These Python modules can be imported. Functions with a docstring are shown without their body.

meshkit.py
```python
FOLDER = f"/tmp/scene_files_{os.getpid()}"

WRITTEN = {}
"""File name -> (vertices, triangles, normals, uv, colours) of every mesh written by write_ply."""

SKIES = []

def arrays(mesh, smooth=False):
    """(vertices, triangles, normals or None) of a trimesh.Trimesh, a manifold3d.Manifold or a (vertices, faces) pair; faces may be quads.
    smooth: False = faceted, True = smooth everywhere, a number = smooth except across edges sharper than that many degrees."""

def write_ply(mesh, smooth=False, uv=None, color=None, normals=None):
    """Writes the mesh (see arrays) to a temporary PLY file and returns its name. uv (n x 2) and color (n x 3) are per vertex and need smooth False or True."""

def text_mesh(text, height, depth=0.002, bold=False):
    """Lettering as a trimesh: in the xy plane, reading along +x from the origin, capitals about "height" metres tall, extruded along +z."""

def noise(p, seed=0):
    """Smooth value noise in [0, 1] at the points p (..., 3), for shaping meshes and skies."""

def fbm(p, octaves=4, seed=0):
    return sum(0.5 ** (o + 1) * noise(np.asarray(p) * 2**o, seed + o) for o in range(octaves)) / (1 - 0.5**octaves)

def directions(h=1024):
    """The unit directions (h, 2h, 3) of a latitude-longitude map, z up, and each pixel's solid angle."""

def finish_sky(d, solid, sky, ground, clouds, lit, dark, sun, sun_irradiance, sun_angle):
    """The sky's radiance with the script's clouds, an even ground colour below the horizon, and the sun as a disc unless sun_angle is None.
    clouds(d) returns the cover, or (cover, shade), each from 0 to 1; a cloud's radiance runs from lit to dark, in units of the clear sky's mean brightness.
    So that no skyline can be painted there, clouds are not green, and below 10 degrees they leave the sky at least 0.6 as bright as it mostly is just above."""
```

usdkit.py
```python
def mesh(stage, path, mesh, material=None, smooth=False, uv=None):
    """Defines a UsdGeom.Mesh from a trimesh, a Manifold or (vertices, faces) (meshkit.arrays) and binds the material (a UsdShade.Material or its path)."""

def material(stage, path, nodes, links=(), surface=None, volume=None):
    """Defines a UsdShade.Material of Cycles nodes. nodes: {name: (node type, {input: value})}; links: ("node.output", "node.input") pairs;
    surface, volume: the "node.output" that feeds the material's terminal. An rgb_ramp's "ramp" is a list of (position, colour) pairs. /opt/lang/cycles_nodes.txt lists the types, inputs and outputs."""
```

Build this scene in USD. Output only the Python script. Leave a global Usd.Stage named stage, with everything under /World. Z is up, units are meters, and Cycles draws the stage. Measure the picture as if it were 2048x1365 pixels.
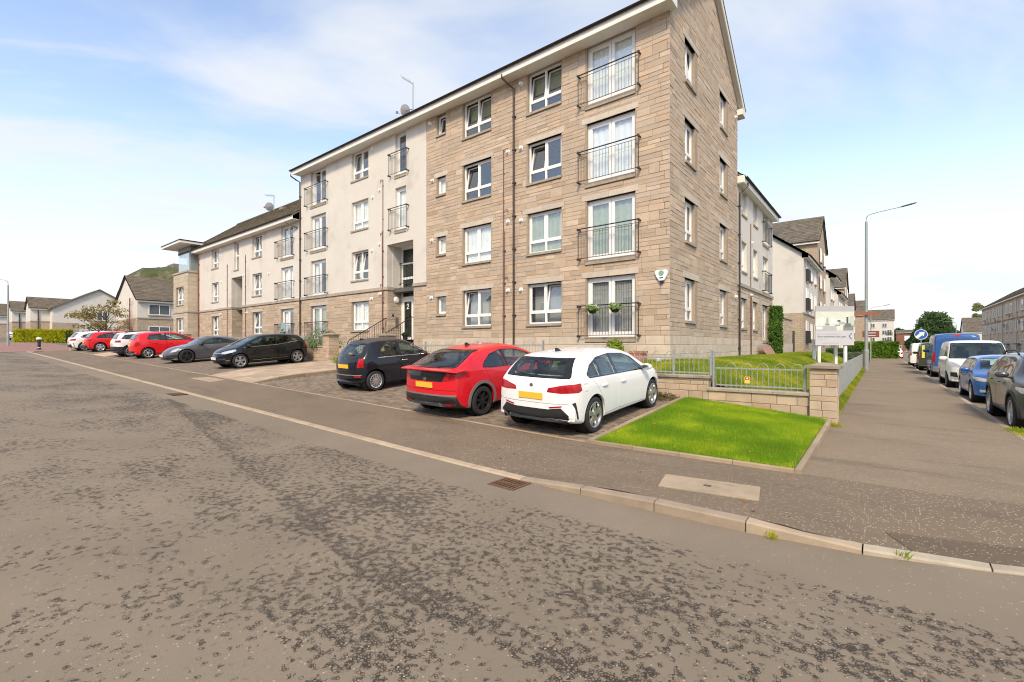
import math, random
import numpy as np, trimesh, usdkit, meshkit, manifold3d as mf
from scipy.interpolate import PchipInterpolator
from shapely.geometry import Polygon, box as sbox, LineString
from shapely.ops import unary_union
from pxr import Usd, UsdGeom, UsdLux, UsdShade, Sdf, Gf, Vt

stage = Usd.Stage.CreateInMemory()
UsdGeom.Xform.Define(stage, '/World')
RNG = random.Random(7)
NR = np.random.default_rng(11)

# ------------------------------------------------------------------ camera, sky, sun, exposure
cam = UsdGeom.Camera.Define(stage, '/World/camera')
cam.CreateFocalLengthAttr(936 / 2048 * 36)
cam.CreateHorizontalApertureAttr(36)
cam.CreateVerticalApertureOffsetAttr(9.5 / 2048 * 36)
cam.AddTranslateOp().Set((0, 0, 1.8))
cam.AddRotateZOp().Set(math.degrees(math.atan(748 / 935.5)))
cam.AddRotateXOp().Set(90)
cam.CreateExposureAttr(1.27)

SUN_EL, SUN_AZ = math.radians(44), math.radians(152)          # azimuth = atan2(x, y) of the direction towards the sun
sky_mat = usdkit.material(stage, '/World/Looks/sky', {
    's': ('sky_texture', {'sky_type': 'single_scattering', 'sun_disc': False, 'sun_elevation': SUN_EL, 'sun_rotation': SUN_AZ, 'air_density': 1.0, 'aerosol_density': .6, 'ozone_density': 2.2}),
    'tc': ('texture_coordinate', {}), 'xyz': ('separate_xyz', {}),
    # project the direction on a high flat layer: clouds get narrower towards the horizon
    'zz': ('math', {'math_type': 'maximum', 'value2': .05}), 'zo': ('math', {'math_type': 'add', 'value2': .16}),
    'dx': ('math', {'math_type': 'divide'}), 'dy': ('math', {'math_type': 'divide'}), 'c': ('combine_xyz', {}),
    'm1': ('mapping', {'mapping_type': 'texture', 'rotation': (0, 0, math.radians(47)), 'scale': (2.3, .85, 1), 'location': (.4, .3, 0)}),
    'n1': ('noise_texture', {'scale': 1.15, 'detail': 6, 'roughness': .55, 'distortion': .5}),
    'm2': ('mapping', {'mapping_type': 'texture', 'rotation': (0, 0, math.radians(50)), 'scale': (2.4, .45, 1), 'location': (3.1, 1.7, 0)}),
    'n2': ('noise_texture', {'scale': 1.5, 'detail': 7, 'roughness': .55, 'distortion': .5}),
    'r1': ('map_range', {'range_type': 'smoothstep', 'from_min': .41, 'from_max': .64, 'to_min': 0., 'to_max': .95, 'clamp': True}),
    'r2': ('map_range', {'range_type': 'smoothstep', 'from_min': .50, 'from_max': .76, 'to_min': 0., 'to_max': .75, 'clamp': True}),
    'add': ('math', {'math_type': 'maximum'}),
    'hz': ('map_range', {'range_type': 'smoothstep', 'value': 0, 'from_min': .0, 'from_max': .40, 'to_min': .97, 'to_max': .0, 'clamp': True}),
    'cov': ('math', {'math_type': 'maximum'}),
    'br': ('mix_color', {'blend_type': 'multiply', 'fac': 1., 'b': (1.70, 1.44, 1.28)}),
    'mx': ('mix_color', {'b': (3.75, 3.88, 4.05)}),
    'b': ('background_shader', {'strength': .1})},
    [('tc.generated', 'xyz.vector'), ('xyz.z', 'zz.value1'), ('zz.value', 'zo.value1'), ('xyz.x', 'dx.value1'), ('zo.value', 'dx.value2'), ('xyz.y', 'dy.value1'), ('zo.value', 'dy.value2'),
     ('dx.value', 'c.x'), ('dy.value', 'c.y'), ('c.vector', 'm1.vector'), ('m1.vector', 'n1.vector'), ('c.vector', 'm2.vector'), ('m2.vector', 'n2.vector'),
     ('n1.fac', 'r1.value'), ('n2.fac', 'r2.value'), ('r1.result', 'add.value1'), ('r2.result', 'add.value2'), ('xyz.z', 'hz.value'), ('add.value', 'cov.value1'), ('hz.result', 'cov.value2'),
     ('s.color', 'br.a'), ('br.result', 'mx.a'), ('cov.value', 'mx.fac'), ('mx.result', 'b.color')], surface='b.background')
dome = UsdLux.DomeLight.Define(stage, '/World/sky')
UsdShade.MaterialBindingAPI.Apply(dome.GetPrim()).Bind(sky_mat)
sun = UsdLux.DistantLight.Define(stage, '/World/sun')
sun.CreateIntensityAttr(.4); sun.CreateAngleAttr(11); sun.CreateNormalizeAttr(True); sun.CreateColorAttr((1, .84, .60))
sun.AddRotateZOp().Set(180 - math.degrees(SUN_AZ)); sun.AddRotateXOp().Set(90 - math.degrees(SUN_EL))

# ------------------------------------------------------------------ prim helpers
COUNT = {}
def numbered(parent, name):
    k = COUNT.get((parent, name), 0); COUNT[(parent, name)] = k + 1
    return f'{parent}/{name}' if k == 0 else f'{parent}/{name}_{k:03d}'
def tag(prim, label=None, cat=None, group=None, kind=None):
    for k, v in (('label', label), ('category', cat), ('group', group), ('kind', kind)):
        if v: prim.SetCustomDataByKey(k, v)
    return prim
class Node:
    def __init__(s, path): s.path = path
ROOT = Node('/World')
GROUPS = {'parked_car': 'parked cars', 'parked_van': 'vans parked along the side street', 'street_lamp': 'street lamps', 'garden_wall': 'stone garden walls', 'stone_pillar': 'stone pillars of the garden walls', 'bow_top_fence': 'bow-topped railings', 'apartment_building': 'blocks of flats', 'house': 'white houses with brown roofs beyond the parking bays', 'tree': 'trees at the far end of the street', 'hedge': 'hedges', 'drain_grate': 'drains in the road', 'concrete_cover': 'concrete covers in the pavement', 'roof_aerial': 'aerials on the roofs', 'bird': 'birds on the eaves', 'hanging_basket': 'flower baskets on the balcony rail', 'brown_sign': 'brown signs', 'flower_pot': 'plant pots', 'shrub': 'shrubs'}
def thing(name, label, cat, loc=(0, 0, 0), rz=0., ry=0., group=None, kind=None, parent=ROOT):
    if parent is ROOT and label: group = group or GROUPS.get(name)
    p = numbered(parent.path, name); x = UsdGeom.Xform.Define(stage, p)
    if any(loc): x.AddTranslateOp().Set(tuple(map(float, loc)))
    if rz: x.AddRotateZOp().Set(float(rz))
    if ry: x.AddRotateYOp().Set(float(ry))
    tag(x.GetPrim(), label, cat, group, kind)
    return Node(p)
def part(parent, name, label=None, loc=(0, 0, 0), rz=0.): return thing(name, label, None, loc, rz, parent=parent)
def struct(name): return thing(name, None, None, kind='structure')
class Frame:
    """local (s, o, z): along a wall, out of it, up"""
    def __init__(f, org, r, n): f.o, f.r, f.n = np.array(org, float), np.array(r, float), np.array(n, float)
    def __call__(f, v): v = np.asarray(v, float); return f.o + v[:, :1] * f.r + v[:, 1:2] * f.n + v[:, 2:3] * np.array([0, 0, 1.])
    @property
    def flip(f): return np.dot(np.cross(f.r, f.n), [0, 0, 1.]) < 0
class MB:
    """collects simple shapes into one mesh"""
    def __init__(m): m.v, m.f, m.t, m.n, m.tone = [], [], [], 0, None
    def raw(m, v, f, tone=None):
        v = np.asarray(v, float); f = np.asarray(f, int)
        if f.ndim == 2 and f.shape[1] == 4: f = np.vstack([f[:, [0, 1, 2]], f[:, [0, 2, 3]]])
        m.v.append(v); m.f.append(f + m.n); m.n += len(v)
        tone = m.tone if tone is None else tone
        if tone is not None: m.t.append(np.tile(np.asarray(tone, float), (len(v), 1)))
        return m
    def add(m, t, tone=None):
        v, f, _ = meshkit.arrays(t); return m.raw(v, f, tone)
    def box(m, a, b, tone=None, M=None):
        (x0, y0, z0), (x1, y1, z1) = np.minimum(a, b), np.maximum(a, b)
        v = np.array([[x, y, z] for x in (x0, x1) for y in (y0, y1) for z in (z0, z1)])
        if M is not None: v = v @ np.array(M)[:3, :3].T + np.array(M)[:3, 3]
        return m.raw(v, BOXF, tone)
    def bev(m, a, b, e, axis=1, sign=1, tone=None, jit=None):
        """box whose face towards sign*axis is drawn in by e: a stone, a slab; no back face"""
        a, b = np.minimum(a, b).astype(float), np.maximum(a, b).astype(float)
        k = [i for i in range(3) if i != axis]; u, w = k
        lo, hi = (a[axis], b[axis]) if sign > 0 else (b[axis], a[axis])
        back, mid, front = [], [], []
        for (cu, cw) in ((0, 0), (1, 0), (1, 1), (0, 1)):
            p = np.zeros(3); p[u] = (a, b)[cu][u]; p[w] = (a, b)[cw][w]
            q = p.copy(); q[axis] = lo; back.append(q)
            q = p.copy(); q[axis] = hi - sign * e; mid.append(q)
            q = p.copy(); q[axis] = hi; q[u] += e if cu == 0 else -e; q[w] += e if cw == 0 else -e
            if jit is not None: q[axis] += sign * jit[len(front)]
            front.append(q)
        v = np.array(back + mid + front); f = []
        for i in range(4):
            j = (i + 1) % 4
            f += [[i, j, 4 + j, 4 + i], [4 + i, 4 + j, 8 + j, 8 + i]]
        f.append([8, 9, 10, 11]); f = np.array(f)
        n = np.cross(v[9] - v[8], v[10] - v[8])
        if n[axis] * sign < 0: f = f[:, ::-1]
        return m.raw(v, f, tone)
    def tube(m, pts, r, sides=8, tone=None):
        v, f = tube(pts, r, sides); return m.raw(v, f, tone)
    def cyl(m, a, b, r, sides=12, r2=None, tone=None):
        return m.tube([a, b], [r, r if r2 is None else r2], sides, tone)
    def poly(m, poly, o0, o1, tone=None):
        """shapely polygon in (s, z) made solid from o0 to o1"""
        for g in getattr(poly, 'geoms', [poly]):
            if g.is_empty or g.area < 1e-6 or g.geom_type != 'Polygon': continue
            t = trimesh.creation.extrude_polygon(g, abs(o1 - o0), engine='earcut')
            v = np.array(t.vertices); v = np.stack([v[:, 0], min(o0, o1) + v[:, 2], v[:, 1]], 1)
            m.raw(v, np.array(t.faces)[:, ::-1], tone)
        return m
    def mesh(m, frame=None):
        v, f = np.vstack(m.v), np.vstack(m.f)
        if frame is not None:
            v = frame(v)
            if frame.flip: f = f[:, ::-1]
        return v, f
    def build(m, parent, name, mat, frame=None, smooth=False, label=None, kind=None, cat=None, group=None):
        if not m.v: return None
        v, f = m.mesh(frame)
        return obj(parent, name, (v, f), mat, smooth, label, kind, cat, group, np.vstack(m.t) if m.t else None)
BOXF = np.array([[0, 1, 3, 2], [4, 6, 7, 5], [0, 4, 5, 1], [2, 3, 7, 6], [0, 2, 6, 4], [1, 5, 7, 3]])
def obj(parent, name, mesh, mat, smooth=False, label=None, kind=None, cat=None, group=None, tone=None):
    p = numbered(parent.path, name)
    x = usdkit.mesh(stage, p, mesh, mat, smooth)
    if tone is not None:
        tone = np.asarray(tone, np.float32)
        if len(tone) and np.ptp(tone, axis=0).max() < 1e-6: 
            UsdGeom.PrimvarsAPI(x).CreatePrimvar('tone', Sdf.ValueTypeNames.Color3fArray, 'constant').Set(Vt.Vec3fArray.FromNumpy(tone[:1]))
        else:
            UsdGeom.PrimvarsAPI(x).CreatePrimvar('tone', Sdf.ValueTypeNames.Color3fArray, 'vertex').Set(Vt.Vec3fArray.FromNumpy(tone))
    tag(x.GetPrim(), label, cat, group, kind)
    return Node(p)
def tube(pts, r, sides=8):
    p = np.asarray(pts, float); r = np.broadcast_to(np.asarray(r, float), (len(p),))
    t = np.gradient(p, axis=0) if len(p) > 2 else np.repeat((p[1] - p[0])[None], 2, 0)
    t /= np.linalg.norm(t, axis=1, keepdims=True) + 1e-12
    ref = np.array([0, 0, 1.]) if abs(t[:, 2]).mean() < .8 else np.array([1., 0, 0])
    a = np.cross(t, ref); a /= np.linalg.norm(a, axis=1, keepdims=True) + 1e-12; b = np.cross(t, a)
    g = np.arange(sides) * 2 * np.pi / sides
    v = p[:, None] + r[:, None, None] * (np.cos(g)[None, :, None] * a[:, None] + np.sin(g)[None, :, None] * b[:, None])
    n = len(p); i, j = np.meshgrid(np.arange(n - 1), np.arange(sides), indexing='ij')
    q = np.stack([i * sides + j, i * sides + (j + 1) % sides, (i + 1) * sides + (j + 1) % sides, (i + 1) * sides + j], -1).reshape(-1, 4)[:, ::-1]
    f = list(np.vstack([q[:, [0, 1, 2]], q[:, [0, 2, 3]]]))
    v = v.reshape(-1, 3)
    for k in range(1, sides - 1):
        f.append([0, k, k + 1]); o = (n - 1) * sides; f.append([o, o + k + 1, o + k])
    return v, np.array(f)
def lathe(prof, sides=24, axis='z'):
    """profile of (radius, height), closed at the axis where the radius is 0"""
    pr = np.asarray(prof, float); n = len(pr); g = np.arange(sides) * 2 * np.pi / sides
    v = np.stack([pr[:, None, 0] * np.cos(g), pr[:, None, 0] * np.sin(g), np.repeat(pr[:, 1:2], sides, 1)], -1).reshape(-1, 3)
    i, j = np.meshgrid(np.arange(n - 1), np.arange(sides), indexing='ij')
    q = np.stack([i * sides + j, i * sides + (j + 1) % sides, (i + 1) * sides + (j + 1) % sides, (i + 1) * sides + j], -1).reshape(-1, 4)
    f = np.vstack([q[:, [0, 1, 2]], q[:, [0, 2, 3]]])
    if axis == 'y': v = v[:, [0, 2, 1]]; f = f[:, ::-1]
    return v, f
def grid(xs, ys, zf):
    X, Y = np.meshgrid(xs, ys, indexing='ij'); Z = zf(X, Y)
    v = np.stack([X, Y, Z], -1).reshape(-1, 3); ny = len(ys)
    i, j = np.meshgrid(np.arange(len(xs) - 1), np.arange(ny - 1), indexing='ij')
    f = np.stack([i * ny + j, (i + 1) * ny + j, (i + 1) * ny + j + 1, i * ny + j + 1], -1).reshape(-1, 4)
    return v, f
def ruled(a, b):
    """a strip between two polylines of equal length"""
    a, b = np.asarray(a, float), np.asarray(b, float); n = len(a)
    i = np.arange(n - 1); return np.vstack([a, b]), np.stack([i, i + 1, n + i + 1, n + i], 1)

# ------------------------------------------------------------------ materials
MATS = {}
def mat(name, base, rough=.8, var=.12, scale=2.5, detail=4, bump=0., bscale=60, tone=False, metallic=0., coat=0., spec=.5, stain=None, fine=0., fscale=120):
    """plain surface: base colour with soft uneven wear; tone multiplies in the piece's own colour"""
    if name in MATS: return MATS[name]
    b = np.array(base, float)
    nd = {'g': ('geometry', {}), 'n': ('noise_texture', {'scale': scale, 'detail': detail, 'roughness': .6}),
          'r': ('rgb_ramp', {'ramp': [(.3, tuple(b * (1 - var))), (.7, tuple(b * (1 + var)))]}),
          'p': ('principled_bsdf', {'roughness': rough, 'metallic': metallic, 'coat_weight': coat, 'specular_ior_level': spec})}
    ln = [('g.position', 'n.vector'), ('n.fac', 'r.fac')]
    out = 'r.color'
    if fine:
        nd['nf'] = ('noise_texture', {'scale': fscale, 'detail': 3, 'roughness': .65})
        nd['rf'] = ('rgb_ramp', {'ramp': [(.3, (1 - fine,) * 3), (.7, (1 + fine,) * 3)]})
        nd['mf'] = ('mix_color', {'blend_type': 'multiply', 'fac': 1., 'use_clamp_result': False})
        ln += [('g.position', 'nf.vector'), ('nf.fac', 'rf.fac'), (out, 'mf.a'), ('rf.color', 'mf.b')]; out = 'mf.result'
    if stain is not None:
        col, sc, lo, hi = stain
        nd['ns'] = ('noise_texture', {'scale': sc, 'detail': 5, 'roughness': .65})
        nd['rs'] = ('map_range', {'range_type': 'smoothstep', 'from_min': lo, 'from_max': hi, 'to_min': 0., 'to_max': 1., 'clamp': True})
        nd['ms'] = ('mix_color', {'b': col})
        ln += [('g.position', 'ns.vector'), ('ns.fac', 'rs.value'), ('rs.result', 'ms.fac'), (out, 'ms.a')]; out = 'ms.result'
    if tone:
        nd['t'] = ('attribute', {'attribute': 'tone'}); nd['m'] = ('mix_color', {'blend_type': 'multiply', 'fac': 1.})
        ln += [(out, 'm.a'), ('t.color', 'm.b')]; out = 'm.result'
    ln.append((out, 'p.base_color'))
    if bump:
        nd['nb'] = ('noise_texture', {'scale': bscale, 'detail': 4, 'roughness': .6}); nd['b'] = ('bump', {'strength': .6, 'distance': bump})
        ln += [('g.position', 'nb.vector'), ('nb.fac', 'b.height'), ('b.normal', 'p.normal')]
    MATS[name] = usdkit.material(stage, '/World/Looks/' + name, nd, ln, surface='p.BSDF'); return MATS[name]
def pane_mat(name, r0=.06, tint=(.9, .93, .92), refl=(1, 1, 1), rough=0.0):
    """glass sheet: see-through, mirroring more at a glancing angle (the same from either side)"""
    if name not in MATS:
        MATS[name] = usdkit.material(stage, '/World/Looks/' + name, {
            'f': ('layer_weight', {'blend': .5}), 'w': ('math', {'math_type': 'power', 'value2': 4.}), 'q': ('math', {'math_type': 'multiply_add', 'value2': (1 - r0) * .8, 'value3': r0}), 't': ('transparent_bsdf', {'color': tint}), 'g': ('glossy_bsdf', {'color': refl, 'roughness': rough}), 'm': ('mix_closure', {})},
            [('f.facing', 'w.value1'), ('w.value', 'q.value1'), ('q.value', 'm.fac'), ('t.BSDF', 'm.closure1'), ('g.BSDF', 'm.closure2')], surface='m.closure')
    return MATS[name]
def paint(name, col, metallic=0., rough=.35, dirt=.05):
    return mat(name, col, rough=rough, var=dirt, scale=1.5, metallic=metallic, coat=.75, spec=.2)
def leafmat(name, col, var=.35, trans=.35):
    if name not in MATS:
        c = np.array(col)
        MATS[name] = usdkit.material(stage, '/World/Looks/' + name, {
            't': ('attribute', {'attribute': 'tone'}), 'c': ('mix_color', {'blend_type': 'multiply', 'fac': 1., 'a': tuple(c)}),
            'd': ('principled_bsdf', {'roughness': .55, 'specular_ior_level': .3}), 'l': ('translucent_bsdf', {}), 'm': ('mix_closure', {'fac': trans})},
            [('t.color', 'c.b'), ('c.result', 'd.base_color'), ('c.result', 'l.color'), ('d.BSDF', 'm.closure1'), ('l.BSDF', 'm.closure2')], surface='m.closure')
    return MATS[name]

STONE = mat('sandstone', (.455, .358, .265), rough=.92, var=.07, scale=3, bump=.012, bscale=45, tone=True, fine=.14, fscale=70)
MORTAR = mat('mortar', (.33, .265, .20), rough=.95, var=.12, scale=8)
DRESSED = mat('dressed_stone', (.50, .435, .355), rough=.85, var=.09, scale=4, tone=True, fine=.06, fscale=90, stain=((.24, .22, .17), 1.6, .62, .85))
SILLS = mat('sill_stone', (.34, .29, .225), rough=.88, var=.16, scale=5, fine=.08, stain=((.12, .11, .08), 3.0, .55, .8))
RENDER = mat('white_render', (.61, .575, .515), rough=.95, var=.035, scale=.8, bump=.006, bscale=160, fine=.05, fscale=150, stain=((.46, .42, .355), .55, .50, .80))
PVC = mat('white_plastic', (.80, .80, .79), rough=.35, var=.02)
SOFFIT = mat('cream_board', (.74, .72, .66), rough=.5, var=.04)
TILE = mat('roof_tile', (.125, .105, .085), rough=.9, var=.2, scale=6, tone=True, stain=((.10, .095, .035), 1.2, .5, .75))
GUTTER = mat('brown_gutter', (.055, .036, .028), rough=.4, var=.12)
PIPE = mat('brown_pipe', (.16, .08, .06), rough=.45, var=.15)
IRON = mat('dark_iron', (.028, .025, .026), rough=.45, var=.1)
GALV = mat('galvanised_steel', (.33, .345, .335), rough=.55, var=.14, scale=12, metallic=.3)
KERB = mat('kerb_concrete', (.34, .285, .22), rough=.95, var=.14, scale=4, bump=.004, bscale=120, fine=.14, fscale=170, tone=True, stain=((.16, .14, .105), 2.2, .58, .85))
SETT = mat('paving_sett', (.185, .145, .108), rough=.92, var=.18, scale=5, bump=.004, bscale=110, tone=True, fine=.18, fscale=180)
SLAB = mat('buff_slab', (.40, .31, .225), rough=.93, var=.10, scale=3, bump=.003, bscale=110, tone=True, fine=.1, fscale=160)
JOINT = mat('joint_sand', (.055, .048, .04), rough=1., var=.25, scale=9)
BLACK = mat('black_plastic', (.018, .018, .019), rough=.5, var=.1)
GLOSSBLACK = mat('gloss_black', (.012, .012, .013), rough=.08, var=.02)
RUBBER = mat('tyre_rubber', (.022, .022, .023), rough=.85, var=.15, scale=9)
ALLOY = mat('alloy_metal', (.62, .62, .63), rough=.28, var=.04, metallic=.9)
DARKALLOY = mat('dark_alloy', (.035, .035, .038), rough=.35, var=.05, metallic=.6)
CHROME = mat('chrome', (.8, .8, .8), rough=.12, var=.01, metallic=1.)
GLASS = pane_mat('window_glass', .11, (.95, .97, .96))
CARGLASS = pane_mat('car_glass', .05, (.80, .88, .84))
DARKGLASS = pane_mat('tinted_glass', .05, (.40, .42, .42))
LAMPRED = mat('red_lens', (.36, .006, .010), rough=.25, var=.35, scale=14, coat=.35, spec=.3)
LAMPWHITE = mat('clear_lens', (.55, .57, .58), rough=.1, var=.25, scale=25, coat=1., metallic=.4)
PLATEY = mat('yellow_plate', (.80, .48, .04), rough=.4, var=.04)
PLATEW = mat('white_plate', (.72, .72, .70), rough=.4, var=.04)
SEAT = mat('seat_fabric', (.045, .045, .048), rough=.9, var=.2)
# ------------------------------------------------------------------ ground levels (metres)
def soft(v, w=.6): v = np.asarray(v, float); return w * np.logaddexp(0, v / w)
def road_z(x, y=0): return .027 * np.minimum(soft(-4 - np.asarray(x, float)), 150)
def kerb_z(x, y=0):
    x = np.asarray(x, float)
    return road_z(x) + .022 + .085 * np.clip((x + 3.6) / 1.1, 0, 1) * np.clip((.12 - x) / .9, 0, 1)
def edge_z(x): return .165 + .0274 * np.minimum(soft(-3.85 - np.asarray(x, float), .3), 150)
def park_z(x, y): return edge_z(x) + .07 * np.clip(np.asarray(y, float) - 6.98, 0, 6)
def ybot(x):      # back of the kerb, bending a little at the corner
    d = np.clip(np.asarray(x, float) + .6, 0, 9); return 5.06 + .22 * d + .05 * d * d
def pave_z(x, y):
    t = np.clip((np.asarray(y, float) - ybot(x)) / (6.985 - ybot(x)), 0, 1)
    a = kerb_z(x); e = np.where(np.asarray(x) > -3.85, .165, edge_z(x))
    return a + (e - a) * t
DRIFT = -.008
def lawn_z(x, y):
    x, y = np.asarray(x, float), np.asarray(y, float)
    k = np.clip((-1.05 - x + DRIFT * (y - 12)) / 2.6, 0, 1); k = k * k * (3 - 2 * k)
    front = .74 + .30 * np.clip((-2.6 - x) / 1.6, 0, 1)
    side = .30 + k * 1.0
    t = np.clip((y - 11.9) / 2.4, 0, 1)
    up = front + (1.36 - front) * t * np.clip((-1.6 - x) / 2.5, .15, 1)
    w = np.clip((y - 12.2) / 4.5, 0, 1)
    return np.where(y < 12.2, front, np.maximum(up * (1 - w) + side * w, .3))

def asphalt(name, base, dark, chip, kind):
    """road: pale worn dressing with clumps where the dark binder shows round the chips. footway: dark macadam flecked with pale chips."""
    b = np.array(base)
    nd = {'g': ('geometry', {}),
          'nl': ('noise_texture', {'scale': .55, 'detail': 4, 'roughness': .6}), 'rl': ('rgb_ramp', {'ramp': [(.25, tuple(b * .84)), (.75, tuple(b * 1.14))]}),
          'nf': ('noise_texture', {'scale': 210, 'detail': 3, 'roughness': .7}), 'rf': ('rgb_ramp', {'ramp': [(.28, (.70,) * 3), (.72, (1.28,) * 3)]}),
          'mf': ('mix_color', {'blend_type': 'multiply', 'fac': 1., 'use_clamp_result': False}),
          'p': ('principled_bsdf', {'roughness': .88, 'specular_ior_level': .35}),
          'bp': ('bump', {'strength': .7, 'distance': .004})}
    ln = [('g.position', 'nl.vector'), ('nl.fac', 'rl.fac'), ('g.position', 'nf.vector'), ('nf.fac', 'rf.fac'), ('rl.color', 'mf.a'), ('rf.color', 'mf.b'), ('nf.fac', 'bp.height'), ('bp.normal', 'p.normal')]
    nd['vc'] = ('voronoi_texture', {'scale': 60. if kind == 'road' else 52., 'randomness': 1.})
    nd['sc'] = ('separate_color', {}); ln += [('g.position', 'vc.vector'), ('vc.color', 'sc.color')]
    nd['gt'] = ('math', {'math_type': 'greater_than', 'value2': .965 if kind == 'road' else .80})
    nd['dk'] = ('math', {'math_type': 'less_than', 'value2': .36}); nd['ch'] = ('math', {'math_type': 'multiply'})
    ln += [('sc.r', 'gt.value1'), ('vc.distance', 'dk.value1'), ('gt.value', 'ch.value1'), ('dk.value', 'ch.value2')]
    nd['mc'] = ('mix_color', {'b': chip}); ln += [('ch.value', 'mc.fac')]
    if kind == 'road':
        nd |= {'mp': ('mapping', {'rotation': (0, 0, math.radians(8)), 'scale': (.8, 1.15, 1)}),
               've': ('voronoi_texture', {'feature': 'distance_to_edge', 'scale': 52.}), 'vp': ('voronoi_texture', {'feature': 'f1', 'scale': 52.}), 'we': ('map_range', {'from_min': .12, 'from_max': .26, 'to_min': 1., 'to_max': 0., 'clamp': True}),
               'n1': ('noise_texture', {'scale': 15., 'detail': 3, 'roughness': .6}), 'n2': ('noise_texture', {'scale': 1.05, 'detail': 3, 'roughness': .55}), 'n3': ('noise_texture', {'scale': .28, 'detail': 2}),
               'x': ('separate_xyz', {}),
               # more binder shows nearer the kerb; a band by the joint in the surfacing
               'yg': ('map_range', {'range_type': 'smoothstep', 'from_min': .6, 'from_max': 3.6, 'to_min': -.012, 'to_max': .045, 'clamp': True}),
               'kb': ('map_range', {'range_type': 'smoothstep', 'from_min': 4.15, 'from_max': 4.5, 'to_min': 0, 'to_max': -.5, 'clamp': True}),
               'jl': ('math', {'math_type': 'multiply_add', 'value2': -1., 'value3': -3.2}), 'jm': ('math', {'math_type': 'maximum', 'value2': 0.}), 'jn': ('math', {'math_type': 'multiply', 'value2': -.165}), 'jy': ('math', {'math_type': 'add'}),
               'jb': ('map_range', {'range_type': 'smoothstep', 'from_min': 2.10, 'from_max': 2.125, 'to_min': -.008, 'to_max': .05, 'clamp': True}),
               'jb2': ('map_range', {'range_type': 'smoothstep', 'from_min': 2.13, 'from_max': 2.6, 'to_min': 0, 'to_max': -.06, 'clamp': True}),
               's3': ('math', {'math_type': 'add'}), 's4': ('math', {'math_type': 'add'}), 's5': ('math', {'math_type': 'add'}), 's6': ('math', {'math_type': 'add'}),
               'th': ('map_range', {'range_type': 'smoothstep', 'from_min': .530, 'from_max': .575, 'to_min': 0, 'to_max': 1., 'clamp': True}),
               'mk': ('math', {'math_type': 'multiply'}), 'mk2': ('math', {'math_type': 'multiply', 'value2': 1.}), 'md': ('mix_color', {'b': dark})}
        ln += [('g.position', 've.vector'), ('ve.distance', 'we.value'), ('g.position', 'mp.vector'), ('g.position', 'vp.vector'), ('vp.position', 'n1.vector'), ('mp.vector', 'n2.vector'), ('g.position', 'n3.vector'), ('g.position', 'x.vector'),
               ('x.y', 'yg.value'), ('x.y', 'kb.value'), ('x.x', 'jl.value1'), ('x.y', 'jy.value1'), ('jl.value', 'jm.value1'), ('jm.value', 'jn.value1'), ('jn.value', 'jy.value2'), ('jy.value', 'jb.value'), ('jy.value', 'jb2.value'),
               ('n3.fac', 's1.value1'), ('n2.fac', 's2.value1')]
        # score = n1*.62 + n2*.35 + ...
        nd['s1'] = ('math', {'math_type': 'multiply_add', 'value2': .16, 'value3': -.04})
        nd['s2'] = ('math', {'math_type': 'multiply_add', 'value2': .30})
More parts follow.
